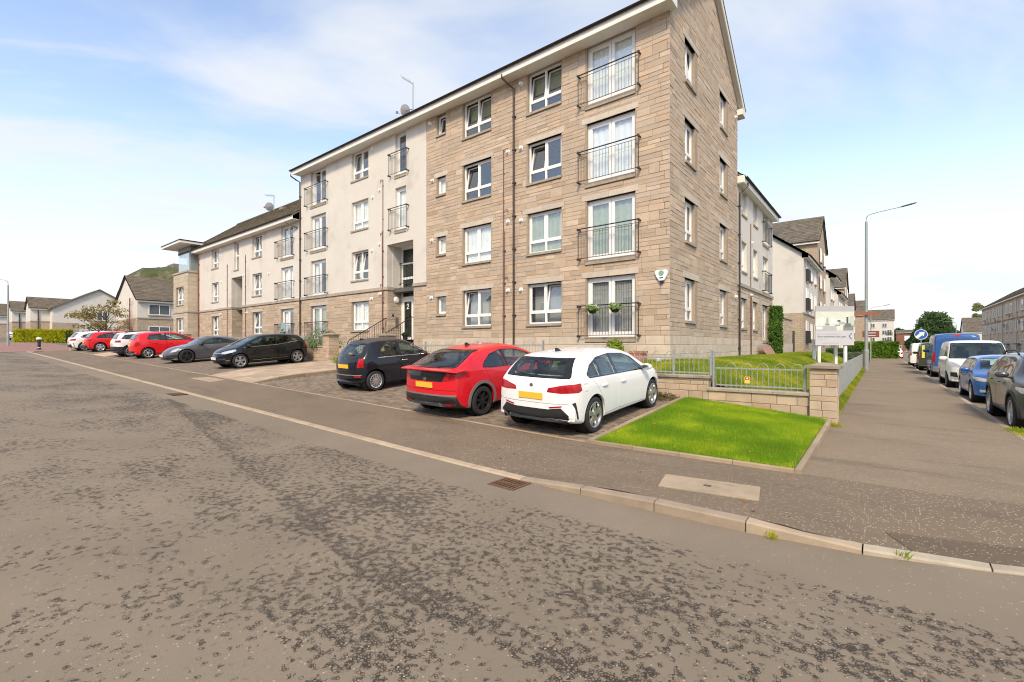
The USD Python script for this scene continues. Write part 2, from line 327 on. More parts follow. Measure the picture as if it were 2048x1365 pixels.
        ln += [('s1.value', 's2.value3'), ('s2.value', 's3.value1'), ('n1s.value', 's3.value2'), ('s3.value', 's4.value1'), ('yg.result', 's4.value2'), ('s4.value', 's5.value1'), ('jb.result', 's5.value2'), ('s5.value', 's6.value1'), ('kb.result', 's6.value2'),
               ('s6.value', 's7.value1'), ('jb2.result', 's7.value2'), ('s7.value', 'th.value'), ('n1.fac', 'n1s.value1'),
               ('th.result', 'mk.value1'), ('we.result', 'mk.value2'), ('mk.value', 'mk2.value1'), ('mk2.value', 'md.fac'), ('mf.result', 'md.a'), ('md.result', 'mc.a')]
        nd['n1s'] = ('math', {'math_type': 'multiply', 'value2': .62}); nd['s7'] = ('math', {'math_type': 'add'})
    else:
        nd |= {'ns': ('noise_texture', {'scale': 1.3, 'detail': 4, 'roughness': .6}), 'mps': ('mapping', {'scale': (.35, 1.5, 1)}),
               'rs': ('map_range', {'range_type': 'smoothstep', 'from_min': .52, 'from_max': .72, 'to_min': 0, 'to_max': .55, 'clamp': True}), 'md': ('mix_color', {'b': dark})}
        ln += [('g.position', 'mps.vector'), ('mps.vector', 'ns.vector'), ('ns.fac', 'rs.value'), ('rs.result', 'md.fac'), ('mf.result', 'md.a'), ('md.result', 'mc.a')]
    ln.append(('mc.result', 'p.base_color'))
    MATS[name] = usdkit.material(stage, '/World/Looks/' + name, nd, ln, surface='p.BSDF'); return MATS[name]
ROAD = asphalt('worn_road', (.222, .180, .132), (.050, .041, .031), (.42, .35, .27), 'road')
FOOTWAY = asphalt('footway_macadam', (.176, .134, .092), (.105, .080, .056), (.46, .38, .31), 'path')
FOOTWAY2 = asphalt('footway_worn', (.228, .176, .119), (.115, .088, .060), (.42, .345, .27), 'path')
PATCH = asphalt('dark_patch', (.125, .096, .066), (.08, .062, .043), (.34, .28, .21), 'path')
REDPAVE = mat('red_blocks', (.27, .15, .12), rough=.95, var=.15, scale=1.2, fine=.15, fscale=40)
EARTH = mat('earth', (.12, .09, .055), rough=1., var=.3, scale=6, bump=.01, bscale=60)
TURF = mat('turf', (.10, .15, .012), rough=1., var=.3, scale=3, fine=.3, fscale=60, bump=.01, bscale=80)
FARLAND = mat('far_ground', (.13, .13, .09), rough=1., var=.25, scale=.05)

# ------------------------------------------------------------------ ground, road, pavement
g = struct('ground')
def base_z(x, y):
    z = road_z(x) - .14
    z = z + 1.15 * np.clip((y - 14.5) / 3, 0, 1) * np.clip((-5.6 - x) / 3, 0, 1) * np.clip((y - 14.5) / 3, 0, 1)
    return np.where((x < -60) & (y > 7), road_z(x) - .05, z)
xs = np.concatenate([np.linspace(-900, -160, 12), np.linspace(-140, -10, 40), np.linspace(-8, 30, 20), np.linspace(60, 900, 12)])
ys = np.concatenate([np.linspace(-600, -40, 8), np.linspace(-30, 4, 10), np.linspace(4.7, 60, 36), np.linspace(80, 900, 14)])
obj(g, 'land', grid(xs, ys, base_z), FARLAND)

road = struct('road')
KX = np.concatenate([np.linspace(-145, -60, 12), np.linspace(-55, -6, 50), np.linspace(-5.5, 2.6, 40)])
obj(road, 'carriageway', grid(np.concatenate([np.linspace(-145, -56, 12), np.linspace(-53, 4, 58), np.linspace(8, 60, 8)]), np.concatenate([np.linspace(-26, -8, 4), np.linspace(-5, 5.0, 11)]), lambda x, y: road_z(x)), ROAD)
qx = np.linspace(-1.6, 2.6, 20); obj(road, 'carriageway', ruled(np.stack([qx, 0 * qx + 4.99, 0 * qx + .0], 1), np.stack([qx, ybot(qx) - .05, 0 * qx], 1)), ROAD)
def sx(y): return 2.0 + DRIFT * (np.asarray(y, float) - 12)          # the side street's kerb
yy = np.concatenate([np.linspace(4.95, 12, 12), np.linspace(14, 60, 24), np.linspace(66, 190, 16)])
obj(road, 'side_street', ruled(np.stack([np.where(yy < 9, 2.0 + .9 * np.clip((8.6 - yy) / 3.6, 0, 1) ** 2 * 4, sx(yy)) - .02, yy, .004 + .04 * np.clip((yy - 5) / 3, 0, 1)], 1), np.stack([sx(yy) + 9.2, yy, .004 + .04 * np.clip((yy - 5) / 3, 0, 1)], 1)), ROAD)

pav = struct('pavement')
px = np.concatenate([np.linspace(-51, -8, 44), np.linspace(-7.5, 2.2, 60)])
v, f = [], []
def strip(xs, y0, y1, ny, zf):
    t = np.linspace(0, 1, ny); X = np.repeat(xs[:, None], ny, 1); Y = y0(xs)[:, None] * (1 - t) + y1(xs)[:, None] * t; Z = zf(X, Y)
    i, j = np.meshgrid(np.arange(len(xs) - 1), np.arange(ny - 1), indexing='ij')
    return np.stack([X, Y, Z], -1).reshape(-1, 3), np.stack([i * ny + j, (i + 1) * ny + j, (i + 1) * ny + j + 1, i * ny + j + 1], -1).reshape(-1, 4)
obj(pav, 'footway', strip(px, ybot, lambda x: 0 * x + 6.985, 6, pave_z), FOOTWAY)
# the arm along the side street
ya = np.concatenate([np.linspace(6.985, 14, 12), np.linspace(16, 60, 23), np.linspace(64, 110, 8)])
def arm_left(y): return -.86 + DRIFT * (y - 7) * np.where(y > 12, 1, 1)
obj(pav, 'footway', ruled(np.stack([arm_left(ya), ya, 0 * ya + .165], 1), np.stack([np.maximum(sx(ya) - .13, sx(ya) - .13) + .25 * np.clip((8.6 - ya) / 1.6, 0, 1), ya, 0 * ya + .15], 1)), FOOTWAY2)
# dark reinstatement strip at the dropped kerb, a concrete cover, a smaller one
qx = np.linspace(.0, 2.2, 12); qa = np.stack([qx, np.maximum(ybot(qx) + .005, 5.56 - (qx / .13) * .3), 0 * qx], 1); qb = np.stack([qx, 5.60 + .30 * qx, 0 * qx], 1)
for q in (qa, qb): q[:, 2] = pave_z(q[:, 0], q[:, 1]) + .005
obj(pav, 'tarmac_patch', ruled(qb, qa), PATCH)
def cover(name, pts, label, h=.012):
    p = np.array([[x, y, pave_z(x, y) + h] for x, y in pts]); c = p.mean(0)
    m = MB(); q = c + (p - c) * .985; q[:, 2] = p[:, 2] + .003; b = p.copy(); b[:, 2] -= .06
    n = len(p); v = np.vstack([b, p, q]); f = []
    for i in range(n): j = (i + 1) % n; f += [[i, j, n + j, n + i], [n + i, n + j, 2 * n + j, 2 * n + i]]
    f.append([2 * n, 2 * n + 1, 2 * n + 2, 2 * n + 3]); m.raw(v, f, (1.02, .96, .86))
    t = thing(name, label, 'cover slab'); m.build(t, 'slab', KERB); return t, c
cs, c = cover('concrete_cover', [(-2.13, 5.46), (-1.07, 5.60), (-1.15, 6.09), (-2.22, 5.95)], 'long pale concrete cover slab let into the pavement before the grass plot')
m = MB(); m.box((c[0] - .05, c[1] - .035, c[2] - .01), (c[0] + .03, c[1] + .03, c[2] + .007)); m.build(cs, 'lifting_plate', mat('dull_metal', (.09, .085, .075), .7))
cover('concrete_cover', [(-20.6, 6.25), (-18.6, 6.25), (-18.7, 6.75), (-20.2, 6.75)], 'small pale cover slab in the pavement before the wide slabbed path')

# kerb stones, one by one near the camera
kerb = struct('kerb')
def kerb_stone(parent, a, b, za, zb, wa=.13, tone=None, dirn=(0, 1), joint=.006, e=.016):
    """a, b: front top edge ends (x, y); the stone reaches dirn*wa behind"""
    a, b, d = np.array(a, float), np.array(b, float), np.array(dirn, float) * wa
    u = (b - a) / np.linalg.norm(b - a); a2, b2 = a + u * joint, b - u * joint
    n = np.array(dirn) * e
    def P(p, z): return [p[0], p[1], z]
    v = []
    for p, z in ((a2, za), (b2, zb)):
        v += [P(p, z - .35), P(p, z - e), P(p + n, z), P(p + d, z + .004), P(p + d, z - .35)]
    f = [[0, 5, 6, 1], [1, 6, 7, 2], [2, 7, 8, 3], [3, 8, 9, 4]]
    v = np.array(v); t = [[0, 1, 2], [0, 2, 3], [0, 3, 4], [5, 7, 6], [5, 8, 7], [5, 9, 8]]
    ff = []
    for q in f: ff += [[q[0], q[1], q[2]], [q[0], q[2], q[3]]]
    m = MB(); m.raw(v, ff + t, tone); return m
x = 2.3; far = MB(); k = 0
while x > -53:
    L = .915 * (1 + .02 * RNG.uniform(-1, 1)) if x < .1 else .82
    if abs(x - .2) < .45 and x > -.2: L = x - .14 if x - .14 > .3 else L
    x2 = x - L
    tn = np.array([1.05, 1.0, .93]) * RNG.uniform(.85, 1.2) if x < .13 else np.array([1.2, 1.24, 1.22]) * RNG.uniform(.9, 1.02)
    if x > .13 or -3.7 < x < .13: pass
    else: tn = np.array([1.15, 1.08, .98]) * RNG.uniform(.92, 1.1)
    w = .13
    m = kerb_stone(kerb, (x, float(ybot(x)) - w), (x2, float(ybot(x2)) - w), float(kerb_z(x)), float(kerb_z(x2)), w, tn)
    if x > -24: m.build(kerb, 'kerb_stone', KERB)
    else: far.v += m.v; far.f += [q + far.n for q in m.f]; far.t += m.t; far.n += m.n
    x = x2
far.build(kerb, 'kerb_stones', KERB, kind='stuff')
# rounded end of the pavement at the far left
th = np.linspace(-math.pi / 2, math.pi / 2, 13); cxx, cyy, rr = -51.2, 6.05, 1.05
m = MB()
for i in range(12):
    a = (cxx - rr * math.cos(th[i]) * 1.8, cyy + rr * math.sin(th[i])); b = (cxx - rr * math.cos(th[i + 1]) * 1.8, cyy + rr * math.sin(th[i + 1]))
    q = kerb_stone(kerb, b, a, float(road_z(b[0])) + .05, float(road_z(a[0])) + .05, .13, np.array([1.15, 1.08, .98]), dirn=(math.cos(th[i]), -math.sin(th[i])), joint=.003)
    m.raw(q.v[0], q.f[0], q.t[0][0])
m.build(kerb, 'kerb_stones', KERB, kind='stuff')
a = np.stack([cxx - rr * np.cos(th) * 1.8, cyy + rr * np.sin(th), road_z(cxx) + .052 + 0 * th], 1); b = np.stack([0 * th + cxx + .3, cyy + rr * np.sin(th), road_z(cxx) + .052 + 0 * th], 1)
obj(pav, 'footway', ruled(b, a), FOOTWAY)
# kerb along the side street
y = 9.0; far = MB()
m = MB()
while y < 110:
    y2 = y + .915; tn = np.array([1.05, 1.0, .92]) * RNG.uniform(.85, 1.15)
    m = kerb_stone(kerb, (float(sx(y)), y), (float(sx(y2)), y2), .15, .15, .13, tn, dirn=(-1, 0))
    m.f = [q[:, ::-1] for q in m.f]
    if y < 40: m.build(kerb, 'kerb_stone', KERB)
    else: far.v += m.v; far.f += [q + far.n for q in m.f]; far.t += m.t; far.n += m.n
    y = y2
far.build(kerb, 'kerb_stones', KERB, kind='stuff')
# narrow edging between pavement and parking, and round the grass plot
edg = struct('edging')
x = -3.98; far = MB()
while x > -50:
    x2 = x - .915; tn = np.array([1.1, 1.0, .88]) * RNG.uniform(.9, 1.12)
    m = MB(); m.raw([[x - .004, 6.95, edge_z(x) + .006], [x - .004, 7.005, edge_z(x) + .006], [x2 + .004, 7.005, edge_z(x2) + .006], [x2 + .004, 6.95, edge_z(x2) + .006], [x - .004, 6.95, edge_z(x) - .1], [x2 + .004, 6.95, edge_z(x2) - .1], [x - .004, 7.005, edge_z(x) - .1], [x2 + .004, 7.005, edge_z(x2) - .1]], [[0, 1, 2, 3], [0, 3, 5, 4], [2, 1, 6, 7]], tn)
    if x > -20: m.build(edg, 'edging_stone', KERB)
    else: far.v += m.v; far.f += [q + far.n for q in m.f]; far.t += m.t; far.n += m.n
    x = x2
far.build(edg, 'edging_stones', KERB, kind='stuff')
PX0, PX1, PY0, PY1 = -3.86, -.92, 6.99, 11.62
def plot_z(x, y):
    u = (x - PX0) / (PX1 - PX0); w = (y - PY0) / (PY1 - PY0)
    return (1 - w) * (.185 + 0 * u) + w * (.52 * (1 - u) + .25 * u) + .05 * np.sin(np.clip(u, 0, 1) * np.pi) * np.sin(np.clip(w, 0, 1) * np.pi)
def edging(a, b, w, n, parent=edg, up=.035):
    a, b = np.array(a, float), np.array(b, float); d = (b - a) / np.linalg.norm(b - a); nrm = np.array([-d[1], d[0]]) * w
    for i in range(n):
        p, q = a + (b - a) * (i / n) + d * .004, a + (b - a) * ((i + 1) / n) - d * .004
        v = []
        for r in (p, q):
            z = float(plot_z(r[0], r[1])) + up
            v += [[*r, z - .2], [*r, z - .01], [*(r + nrm * .12), z], [*(r + nrm * .88), z], [*(r + nrm), z - .01], [*(r + nrm), z - .2]]
        f = [[i, i + 6, i + 7, i + 1] for i in range(5)] + [[0, 1, 2, 3], [0, 3, 4, 5], [6, 9, 8, 7], [6, 11, 10, 9]]
        m = MB(); m.raw(v, np.array(f)[:, ::-1], np.array([1.0, .92, .80]) * RNG.uniform(.85, 1.1)); m.build(parent, 'edging_stone', KERB)
edging((PX0, PY0), (PX1, PY0), -.055, 4); edging((PX1, PY0 - .055), (PX1 - .03, PY1 + .1), -.075, 5); edging((PX0, PY1), (PX0, PY0 - .05), -.10, 5)

# ------------------------------------------------------------------ parking bays: setts one by one, buff slab paths
bay = struct('parking_bay')
obj(bay, 'bed', grid(np.linspace(-17.4, -3.9, 20), np.linspace(6.99, 12.2, 8), lambda x, y: park_z(x, y) - .012), JOINT)
setts = []
for r in range(51):
    y0 = 7.012 + r * .1015
    off = (r % 2) * .1
    for c in range(66):
        x1 = -3.975 - c * .2025 + off
        if x1 > -3.95 or x1 - .2 < -17.0: continue
        setts.append((x1 - .197, y0, x1, y0 + .097))
def sett_mesh(s):
    x0, y0, x1, y1 = s; cx, cy = (x0 + x1) / 2, (y0 + y1) / 2; z = park_z(cx, cy); m = MB()
    t = RNG.uniform(.72, 1.28); hue = RNG.uniform(-.06, .09); dz = RNG.uniform(-.003, .003)
    ja = [RNG.uniform(-.0015, .0015) for _ in range(4)]
    b = MB(); b.bev((x0, y0, -.04), (x1, y1, dz), .007, axis=2, jit=ja)
    v = b.v[0]; v[:, 2] += park_z(v[:, 0], v[:, 1])
    m.raw(v, b.f[0], np.array([1 + hue, 1, 1 - hue]) * t); return m
setts.sort(key=lambda s: (s[0] + s[2]) ** 2 / 4 + (s[1] + s[3]) ** 2 / 4)
vis = [s for s in setts if not (-5.75 < s[0] < -4.3 and s[1] > 7.5) and not (s[1] > 7.7 and -8.4 < s[0] < -7.1)]
pick = set(vis[:300]); rest = MB()
for s in setts:
    m = sett_mesh(s)
    if s in pick: m.build(bay, 'sett', SETT)
    else: rest.raw(m.v[0], m.f[0], m.t[0][0])
rest.build(bay, 'setts', SETT, kind='stuff')
bay2 = struct('parking_bay')
def lay_slabs(parent, name, x0, x1, y0, y1, w, h, matl, zf, up, tone, e=.006, stuff=False, stagger=True):
    al = MB(); r = 0; y = y0
    while y < y1 - .05:
        yb = min(y + h, y1); x = x0 - (w / 2 if (r % 2 and stagger) else 0)
        while x < x1 - .03:
            xa, xb = max(x, x0), min(x + w, x1); x += w
            if xb - xa < .05: continue
            b = MB(); b.bev((xa + .003, y + .003, -.05), (xb - .003, yb - .003, 0), e, axis=2, jit=[RNG.uniform(-.002, .002) for _ in range(4)])
            v = b.v[0]; v[:, 2] += zf(v[:, 0], v[:, 1]) + up
            t = np.array(tone) * RNG.uniform(.82, 1.15) * np.array([1 + RNG.uniform(-.03, .03), 1, 1])
            if stuff: al.raw(v, b.f[0], t)
            else: MB().raw(v, b.f[0], t).build(parent, name, matl)
        y = yb; r += 1
    if stuff: al.build(parent, name + 's', matl, kind='stuff')
obj(bay2, 'bed', grid(np.linspace(-50, -20.9, 30), np.linspace(6.99, 12.6, 8), lambda x, y: park_z(x, y) - .012), JOINT)
lay_slabs(bay2, 'sett', -38.4, -21.1, 7.01, 9.6, .2025, .1015, SETT, park_z, -.002, (1, 1, 1), stuff=True)
obj(bay2, 'bay_surface', grid(np.linspace(-38.4, -21.1, 18), np.linspace(9.6, 12.6, 4), lambda x, y: park_z(x, y) - .003), SETT, tone=np.ones((18 * 4, 3)))
lay_slabs(bay2, 'sett', -50.2, -42.0, 7.01, 9.0, .2025, .1015, SETT, park_z, -.002, (1, 1, 1), stuff=True)
path = struct('slabbed_path')
def path_up(y): return .11 * np.clip((np.asarray(y) - 7.0) / 1.1, 0, 1)
def path_z(x, y): return park_z(x, y) + path_up(y)
obj(path, 'bed', grid(np.linspace(-20.95, -17.02, 8), np.linspace(7.0, 13.2, 10), lambda x, y: path_z(x, y) - .012), JOINT)
lay_slabs(path, 'paving_slab', -20.95, -17.12, 7.01, 13.2, .6, .45, SLAB, path_z, .0, (1, 1, 1))
for s0, s1 in ((-17.12, -17.02),):
    y = 7.01
    while y < 12.2:
        m = MB(); ya, yb = y + .004, y + .91; v = []
        for q in (ya, yb):
            z = path_z(s0, q); v += [[s1, q, z - .3], [s1, q, z - .015], [s1 - .015, q, z + .002], [s0, q, z + .002]]
        m.raw(v, [[0, 4, 5, 1], [1, 5, 6, 2], [2, 6, 7, 3]], np.array([.85, .78, .66]) * RNG.uniform(.85, 1.1)); m.build(path, 'edging_stone', KERB); y += .915
path2 = struct('slabbed_path')
obj(path2, 'bed', grid(np.linspace(-41.9, -38.5, 8), np.linspace(7.0, 12.6, 10), lambda x, y: path_z(x, y) - .012), JOINT)
lay_slabs(path2, 'paving_slab', -41.9, -38.5, 7.01, 12.6, .6, .6, SLAB, path_z, .0, (1.1, 1.05, 1), stuff=True)
# far left: red block crossing and garden ground
obj(struct('red_paving'), 'blocks', grid(np.linspace(-86, -52.5, 20), np.linspace(-6, 9.6, 6), lambda x, y: road_z(x) + .012), REDPAVE)

# ------------------------------------------------------------------ gully grate in the channel
gr = thing('drain_grate', 'rusty iron drain grate in the road against the kerb', 'drain grate')
RUST = mat('rusty_iron', (.15, .08, .04), rough=.9, var=.3, scale=30, fine=.2, fscale=150)
gx0, gx1, gy0, gy1, gz = -4.02, -3.60, 4.52, 4.90, float(road_z(-3.8)) + .006
m = MB(); m.box((gx0, gy0, gz - .003), (gx1, gy1, gz - .0025)); m.build(gr, 'pit', mat('pit_dark', (.02, .012, .006), 1.))
m = MB()
for a, b in (((gx0, gy0), (gx1, gy0 + .028)), ((gx0, gy1 - .028), (gx1, gy1)), ((gx0, gy0 + .028), (gx0 + .028, gy1 - .028)), ((gx1 - .028, gy0 + .028), (gx1, gy1 - .028))): m.box((*a, gz - .002), (*b, gz + .008))
m.build(gr, 'frame', RUST)
for i in range(1, 7):
    xx = gx0 + .014 + i * (gx1 - gx0 - .028) / 7
    m = MB(); m.box((xx - .009, gy0 + .03, gz - .002), (xx + .009, gy1 - .03, gz + .007)); m.build(gr, 'bar', RUST)
m = MB(); m.box((gx0 + .03, (gy0 + gy1) / 2 - .009, gz - .002), (gx1 - .03, (gy0 + gy1) / 2 + .009, gz + .0075)); m.build(gr, 'bar', RUST)
g2 = thing('drain_grate', 'small dark drain cover in the road far up beside the kerb', 'drain grate')
m = MB(); z = float(road_z(-16.5)); m.box((-17.0, 4.50, z - .01), (-16.3, 4.88, z + .02)); m.build(g2, 'cover', mat('dark_cover', (.05, .042, .035), .9))
for i in range(5):
    m = MB(); m.box((-16.93 + i * .14, 4.53, z + .018), (-16.87 + i * .14, 4.85, z + .026)); m.build(g2, 'bar', RUST)
# ------------------------------------------------------------------ buildings: stonework, windows, railings
def stones(rects, keep, seed, band=(.135, .205), gap=.009):
    """random squared rubble: rects to leave clear, keep: shapely polygon to fill; returns [(polygon or box, is_box)]"""
    R = random.Random(seed); out = []
    x0, z0, x1, z1 = keep.bounds; obst = unary_union([sbox(*r) for r in rects]) if rects else None
    z = z0
    while z < z1 - .05:
        h1 = R.choice((.135, .15, .19, .21)); h2 = R.choice((.12, .14, .17)); H = h1 + h2
        x = x0 - R.uniform(0, .4)
        while x < x1:
            if R.random() < .26:
                w = R.uniform(.34, .62); out.append((x, z, x + w, z + H)); x += w
            else:
                w = R.uniform(.75, 1.5)
                for (a, b) in ((z, z + h1), (z + h1, z + H)):
                    n = R.choice((1, 2, 2, 3)) if w > 1 else R.choice((1, 2)); cuts = sorted([0, w] + [w * (i + R.uniform(-.18, .18)) / n for i in range(1, n)])
                    for i in range(len(cuts) - 1): out.append((x + cuts[i], a, x + cuts[i + 1], b))
                x += w
        z += H
    res = []
    for (a, b, c, d) in out:
        s = sbox(a + gap / 2, b + gap / 2, c - gap / 2, d - gap / 2)
        if not keep.contains(s): s = s.intersection(keep)
        if obst is not None and s.intersects(obst): s = s.difference(obst.buffer(gap / 2, join_style=2))
        for q in getattr(s, 'geoms', [s]):
            if q.is_empty or q.geom_type != 'Polygon' or q.area < .004: continue
            bx = q.bounds
            if min(bx[2] - bx[0], bx[3] - bx[1]) < .035: continue
            res.append(q.simplify(.001))
    return res
def stone_tone(R, spread=.16):
    t = R.gauss(1, spread * .42); h = R.gauss(0, .022)
    if R.random() < .10: t *= 1.10
    if R.random() < .08: h += .05; t *= .9
    return np.array([1 + h, 1, 1 - 1.1 * h]) * np.clip(t, .72, 1.35)
def stone_mb(q, R, o=0., proud=.013):
    m = MB(); p = o + proud + R.uniform(-.006, .006); bx = q.bounds; t = stone_tone(R)
    if abs(q.area - (bx[2] - bx[0]) * (bx[3] - bx[1])) < 1e-4:
        m.bev((bx[0], o, bx[1]), (bx[2], p, bx[3]), .007, axis=1, tone=t, jit=[R.uniform(-.004, .004) for _ in range(4)])
    else: m.poly(q, o, p, tone=t)
    return m
def place_stones(parent, polys, frame, seed, mat, name, limit, near, o=0., proud=.013):
    R = random.Random(seed); ms = [(q, stone_mb(q, R, o, proud)) for q in polys]
    def key(it):
        c = it[0].centroid; w = frame(np.array([[c.x, 0, c.y]]))[0]; d = np.linalg.norm(w - near); return -it[0].area / d ** 2
    ms.sort(key=key); rest = MB()
    for i, (q, m) in enumerate(ms):
        if i < limit: m.build(parent, name, mat, frame)
        else: rest.raw(m.v[0], m.f[0], m.t[0][0]) if len(m.v) == 1 else [rest.raw(a, b - b.min(), t[0]) for a, b, t in zip(m.v, m.f, m.t)]
    rest.build(parent, name + 's', mat, frame, kind='stuff')
EYE = np.array([0, 0, 1.8])
BLINDS = {'green': mat('green_blind', (.36, .40, .30), .9), 'net': mat('net_curtain', (.86, .86, .86), .95, var=.05), 'grey': mat('grey_blind', (.30, .30, .31), .9), 'white': mat('white_blind', (.75, .75, .74), .9), 'stripe': mat('vertical_blind', (.40, .40, .41), .9, var=.1)}
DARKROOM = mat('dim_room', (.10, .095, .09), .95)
def pane_box(m, s0, s1, z0, z1, o, t=.012): m.box((s0, o, z0), (s1, o + t, z1))
def frame_ring(m, s0, s1, z0, z1, w, o0, o1):
    m.box((s0, o0, z0), (s1, o1, z0 + w)); m.box((s0, o0, z1 - w), (s1, o1, z1)); m.box((s0, o0, z0 + w), (s0 + w, o1, z1 - w)); m.box((s1 - w, o0, z0 + w), (s1, o1, z1 - w))
def blind(parent, F, kind, s0, s1, z0, z1, o):
    if kind is None: return
    m = MB()
    if kind in ('stripe',):
        n = max(3, int((s1 - s0) / .085))
        for i in range(n):
            a = s0 + (s1 - s0) * (i + .08) / n; b = s0 + (s1 - s0) * (i + .80) / n
            m.raw([[a, o, z0], [b, o - .035, z0], [b, o - .035, z1], [a, o, z1]], [[0, 1, 2, 3]])
        m.build(parent, 'vertical_blinds', BLINDS['stripe'], F, kind='stuff')
    elif kind == 'half':
        m.box((s0, o - .004, z0 + (z1 - z0) * .55), (s1, o, z1)); m.build(parent, 'blind', BLINDS['green'], F)
    elif kind == 'half2':
        m.box((s0, o - .004, z0 + (z1 - z0) * .72), (s1, o, z1)); m.build(parent, 'blind', BLINDS['white'], F)
    elif kind in ('net', 'white', 'green', 'grey'):
        n = 14; x = np.linspace(s0, s1, n * 2 + 1); oo = o - .02 + .012 * np.sin(np.arange(n * 2 + 1) * np.pi / 2 + s0)
        v, f = ruled(np.stack([x, oo, 0 * x + z0], 1), np.stack([x, oo, 0 * x + z1], 1)); m.raw(v, f); m.build(parent, 'curtain', BLINDS[kind], F)
    elif kind == 'sides':
        for a, b in ((s0, s0 + (s1 - s0) * .24), (s1 - (s1 - s0) * .2, s1)):
            n = 6; x = np.linspace(a, b, n * 2 + 1); oo = o - .03 + .02 * np.sin(np.arange(n * 2 + 1) * np.pi / 2)
            v, f = ruled(np.stack([x, oo, 0 * x + z0], 1), np.stack([x, oo, 0 * x + z1], 1)); m.raw(v, f)
        m.build(parent, 'curtain', BLINDS['net'], F)
def window(parent, F, s0, s1, z0, z1, tilt=(), cur=None, cols=2, rec=.12, transom=.28, sill=True, low=True, name='window', sillz=.10, solid=True):
    w = part(parent, name); o = -rec; m = MB(); fw = .055
    frame_ring(m, s0, s1, z0, z1, fw, o - .07, o)
    zt = z0 + (z1 - z0) * transom if low else None
    if low: m.box((s0 + fw, o - .069, zt - .035), (s1 - fw, o - .001, zt + .035))
    xs = np.linspace(s0, s1, cols + 1)
    for i in range(1, cols): m.box((xs[i] - .038, o - .068, z0 + fw), (xs[i] + .038, o - .002, z1 - fw))
    m.build(w, 'frame', PVC, F)
    for i in range(cols):
        a = xs[i] + (fw if i == 0 else .038); b = xs[i + 1] - (fw if i == cols - 1 else .038)
        zs0 = zt + .035 if low else z0 + fw; zs1 = z1 - fw
        sm, gm = MB(), MB(); sw = .048
        frame_ring(sm, a + .004, b - .004, zs0 + .004, zs1 - .004, sw, o - .055, o - .012); pane_box(gm, a + sw, b - sw, zs0 + sw, zs1 - sw, o - .045)
        if i in tilt:
            for q in (sm, gm):
                for v in q.v:
                    h = v[:, 2] - zs0; v[:, 1] -= h * .16; v[:, 2] = zs0 + h * .987
        sm.build(w, 'sash', PVC, F); gm.build(w, 'pane', GLASS, F)
        if low:
            gm = MB(); pane_box(gm, a, b, z0 + fw, zt - .035, o - .045); gm.build(w, 'pane', GLASS, F)
    blind(w, F, cur, s0 + fw, s1 - fw, z0 + fw, z1 - fw, o - (.30 if tilt else .085))
    if sill:
        m = MB(); m.box((s0 - .05, -rec - .02, z0 - sillz), (s1 + .02, .07, z0 - .012))
        m.build(w, 'sill', SILLS, F)
    return w
def french(parent, F, s0, s1, z0, z1, cur=None, cols=2, rec=.12, sill=True, open_=None):
    w = part(parent, 'french_window'); o = -rec; m = MB(); fw = .055
    frame_ring(m, s0, s1, z0, z1, fw, o - .07, o); m.build(w, 'frame', PVC, F)
    xs = np.linspace(s0, s1, cols + 1)
    for i in range(cols):
        a = xs[i] + (fw if i == 0 else .006); b = xs[i + 1] - (fw if i == cols - 1 else .006); sw = .10
        sm, gm = MB(), MB(); frame_ring(sm, a + .003, b - .003, z0 + fw, z1 - fw, sw, o - .06, o - .008); sm.box((a + sw, o - .059, z0 + fw + sw), (b - sw, o - .009, z0 + fw + sw + .03))
        pane_box(gm, a + sw, b - sw, z0 + fw + sw, z1 - fw - sw, o - .04)
        if open_ == i:
            for q in (sm, gm):
                for v in q.v: d = v[:, 0] - a; v[:, 0] = a + d * .5 - (v[:, 1] - o) * .8; v[:, 1] = v[:, 1] - d * .86
        sm.build(w, 'door_leaf', PVC, F); gm.build(w, 'pane', GLASS, F)
    blind(w, F, cur, s0 + fw, s1 - fw, z0 + fw, z1 - fw, o - (.9 if open_ is not None else .10))
    if sill:
        m = MB(); m.box((s0 - .04, -rec - .02, z0 - .17), (s1 + .03, .06, z0 - .012)); m.build(w, 'sill', SILLS, F)
    return w
def balcony(parent, F, s0, s1, z0, z1, out=.16, step=.115, posts=True):
    b = part(parent, 'balcony_railing'); m = MB()
    m.tube([(s0, out, z1), (s1, out, z1)], .021, 8); m.build(b, 'handrail', IRON, F)
    m = MB(); m.tube([(s0, out, z1 - .11), (s1, out, z1 - .11)], .009, 6); m.build(b, 'rail', IRON, F)
    m = MB(); m.tube([(s0, out, z0 + .03), (s1, out, z0 + .03)], .011, 6); m.build(b, 'rail', IRON, F)
    for s in (s0, s1):
        m = MB(); m.tube([(s, out, z0 - .01), (s, out, z1)], .013, 6)
        for z in (z0, z1 - .02): m.tube([(s, .0, z), (s, out + .03, z)], .03, 8); m.tube([(s, out + .005, z), (s, out + .04, z)], .045, 10)
        m.build(b, 'bracket', IRON, F)
    n = max(2, round((s1 - s0) / step))
    for i in range(1, n):
        s = s0 + (s1 - s0) * i / n; m = MB(); m.tube([(s, out, z0 + .03), (s, out, z1 - (.0 if i in (1, n - 1, n // 2) else .11))], .0065, 5); m.build(b, 'bar', IRON, F)
    return b
def lintel(parent, F, s0, s1, z0, z1, n=2, R=RNG):
    xs = np.linspace(s0, s1, n + 1)
    for i in range(n):
        m = MB(); m.bev((xs[i] + .003, -.01, z0), (xs[i + 1] - .003, .024, z1), .006, axis=1, tone=np.ones(3) * R.uniform(.93, 1.08)); m.box((xs[i] + .003, -.1, z0), (xs[i + 1] - .003, -.0105, z0 + .02), tone=(1, 1, 1)); m.build(parent, 'lintel', DRESSED, F)
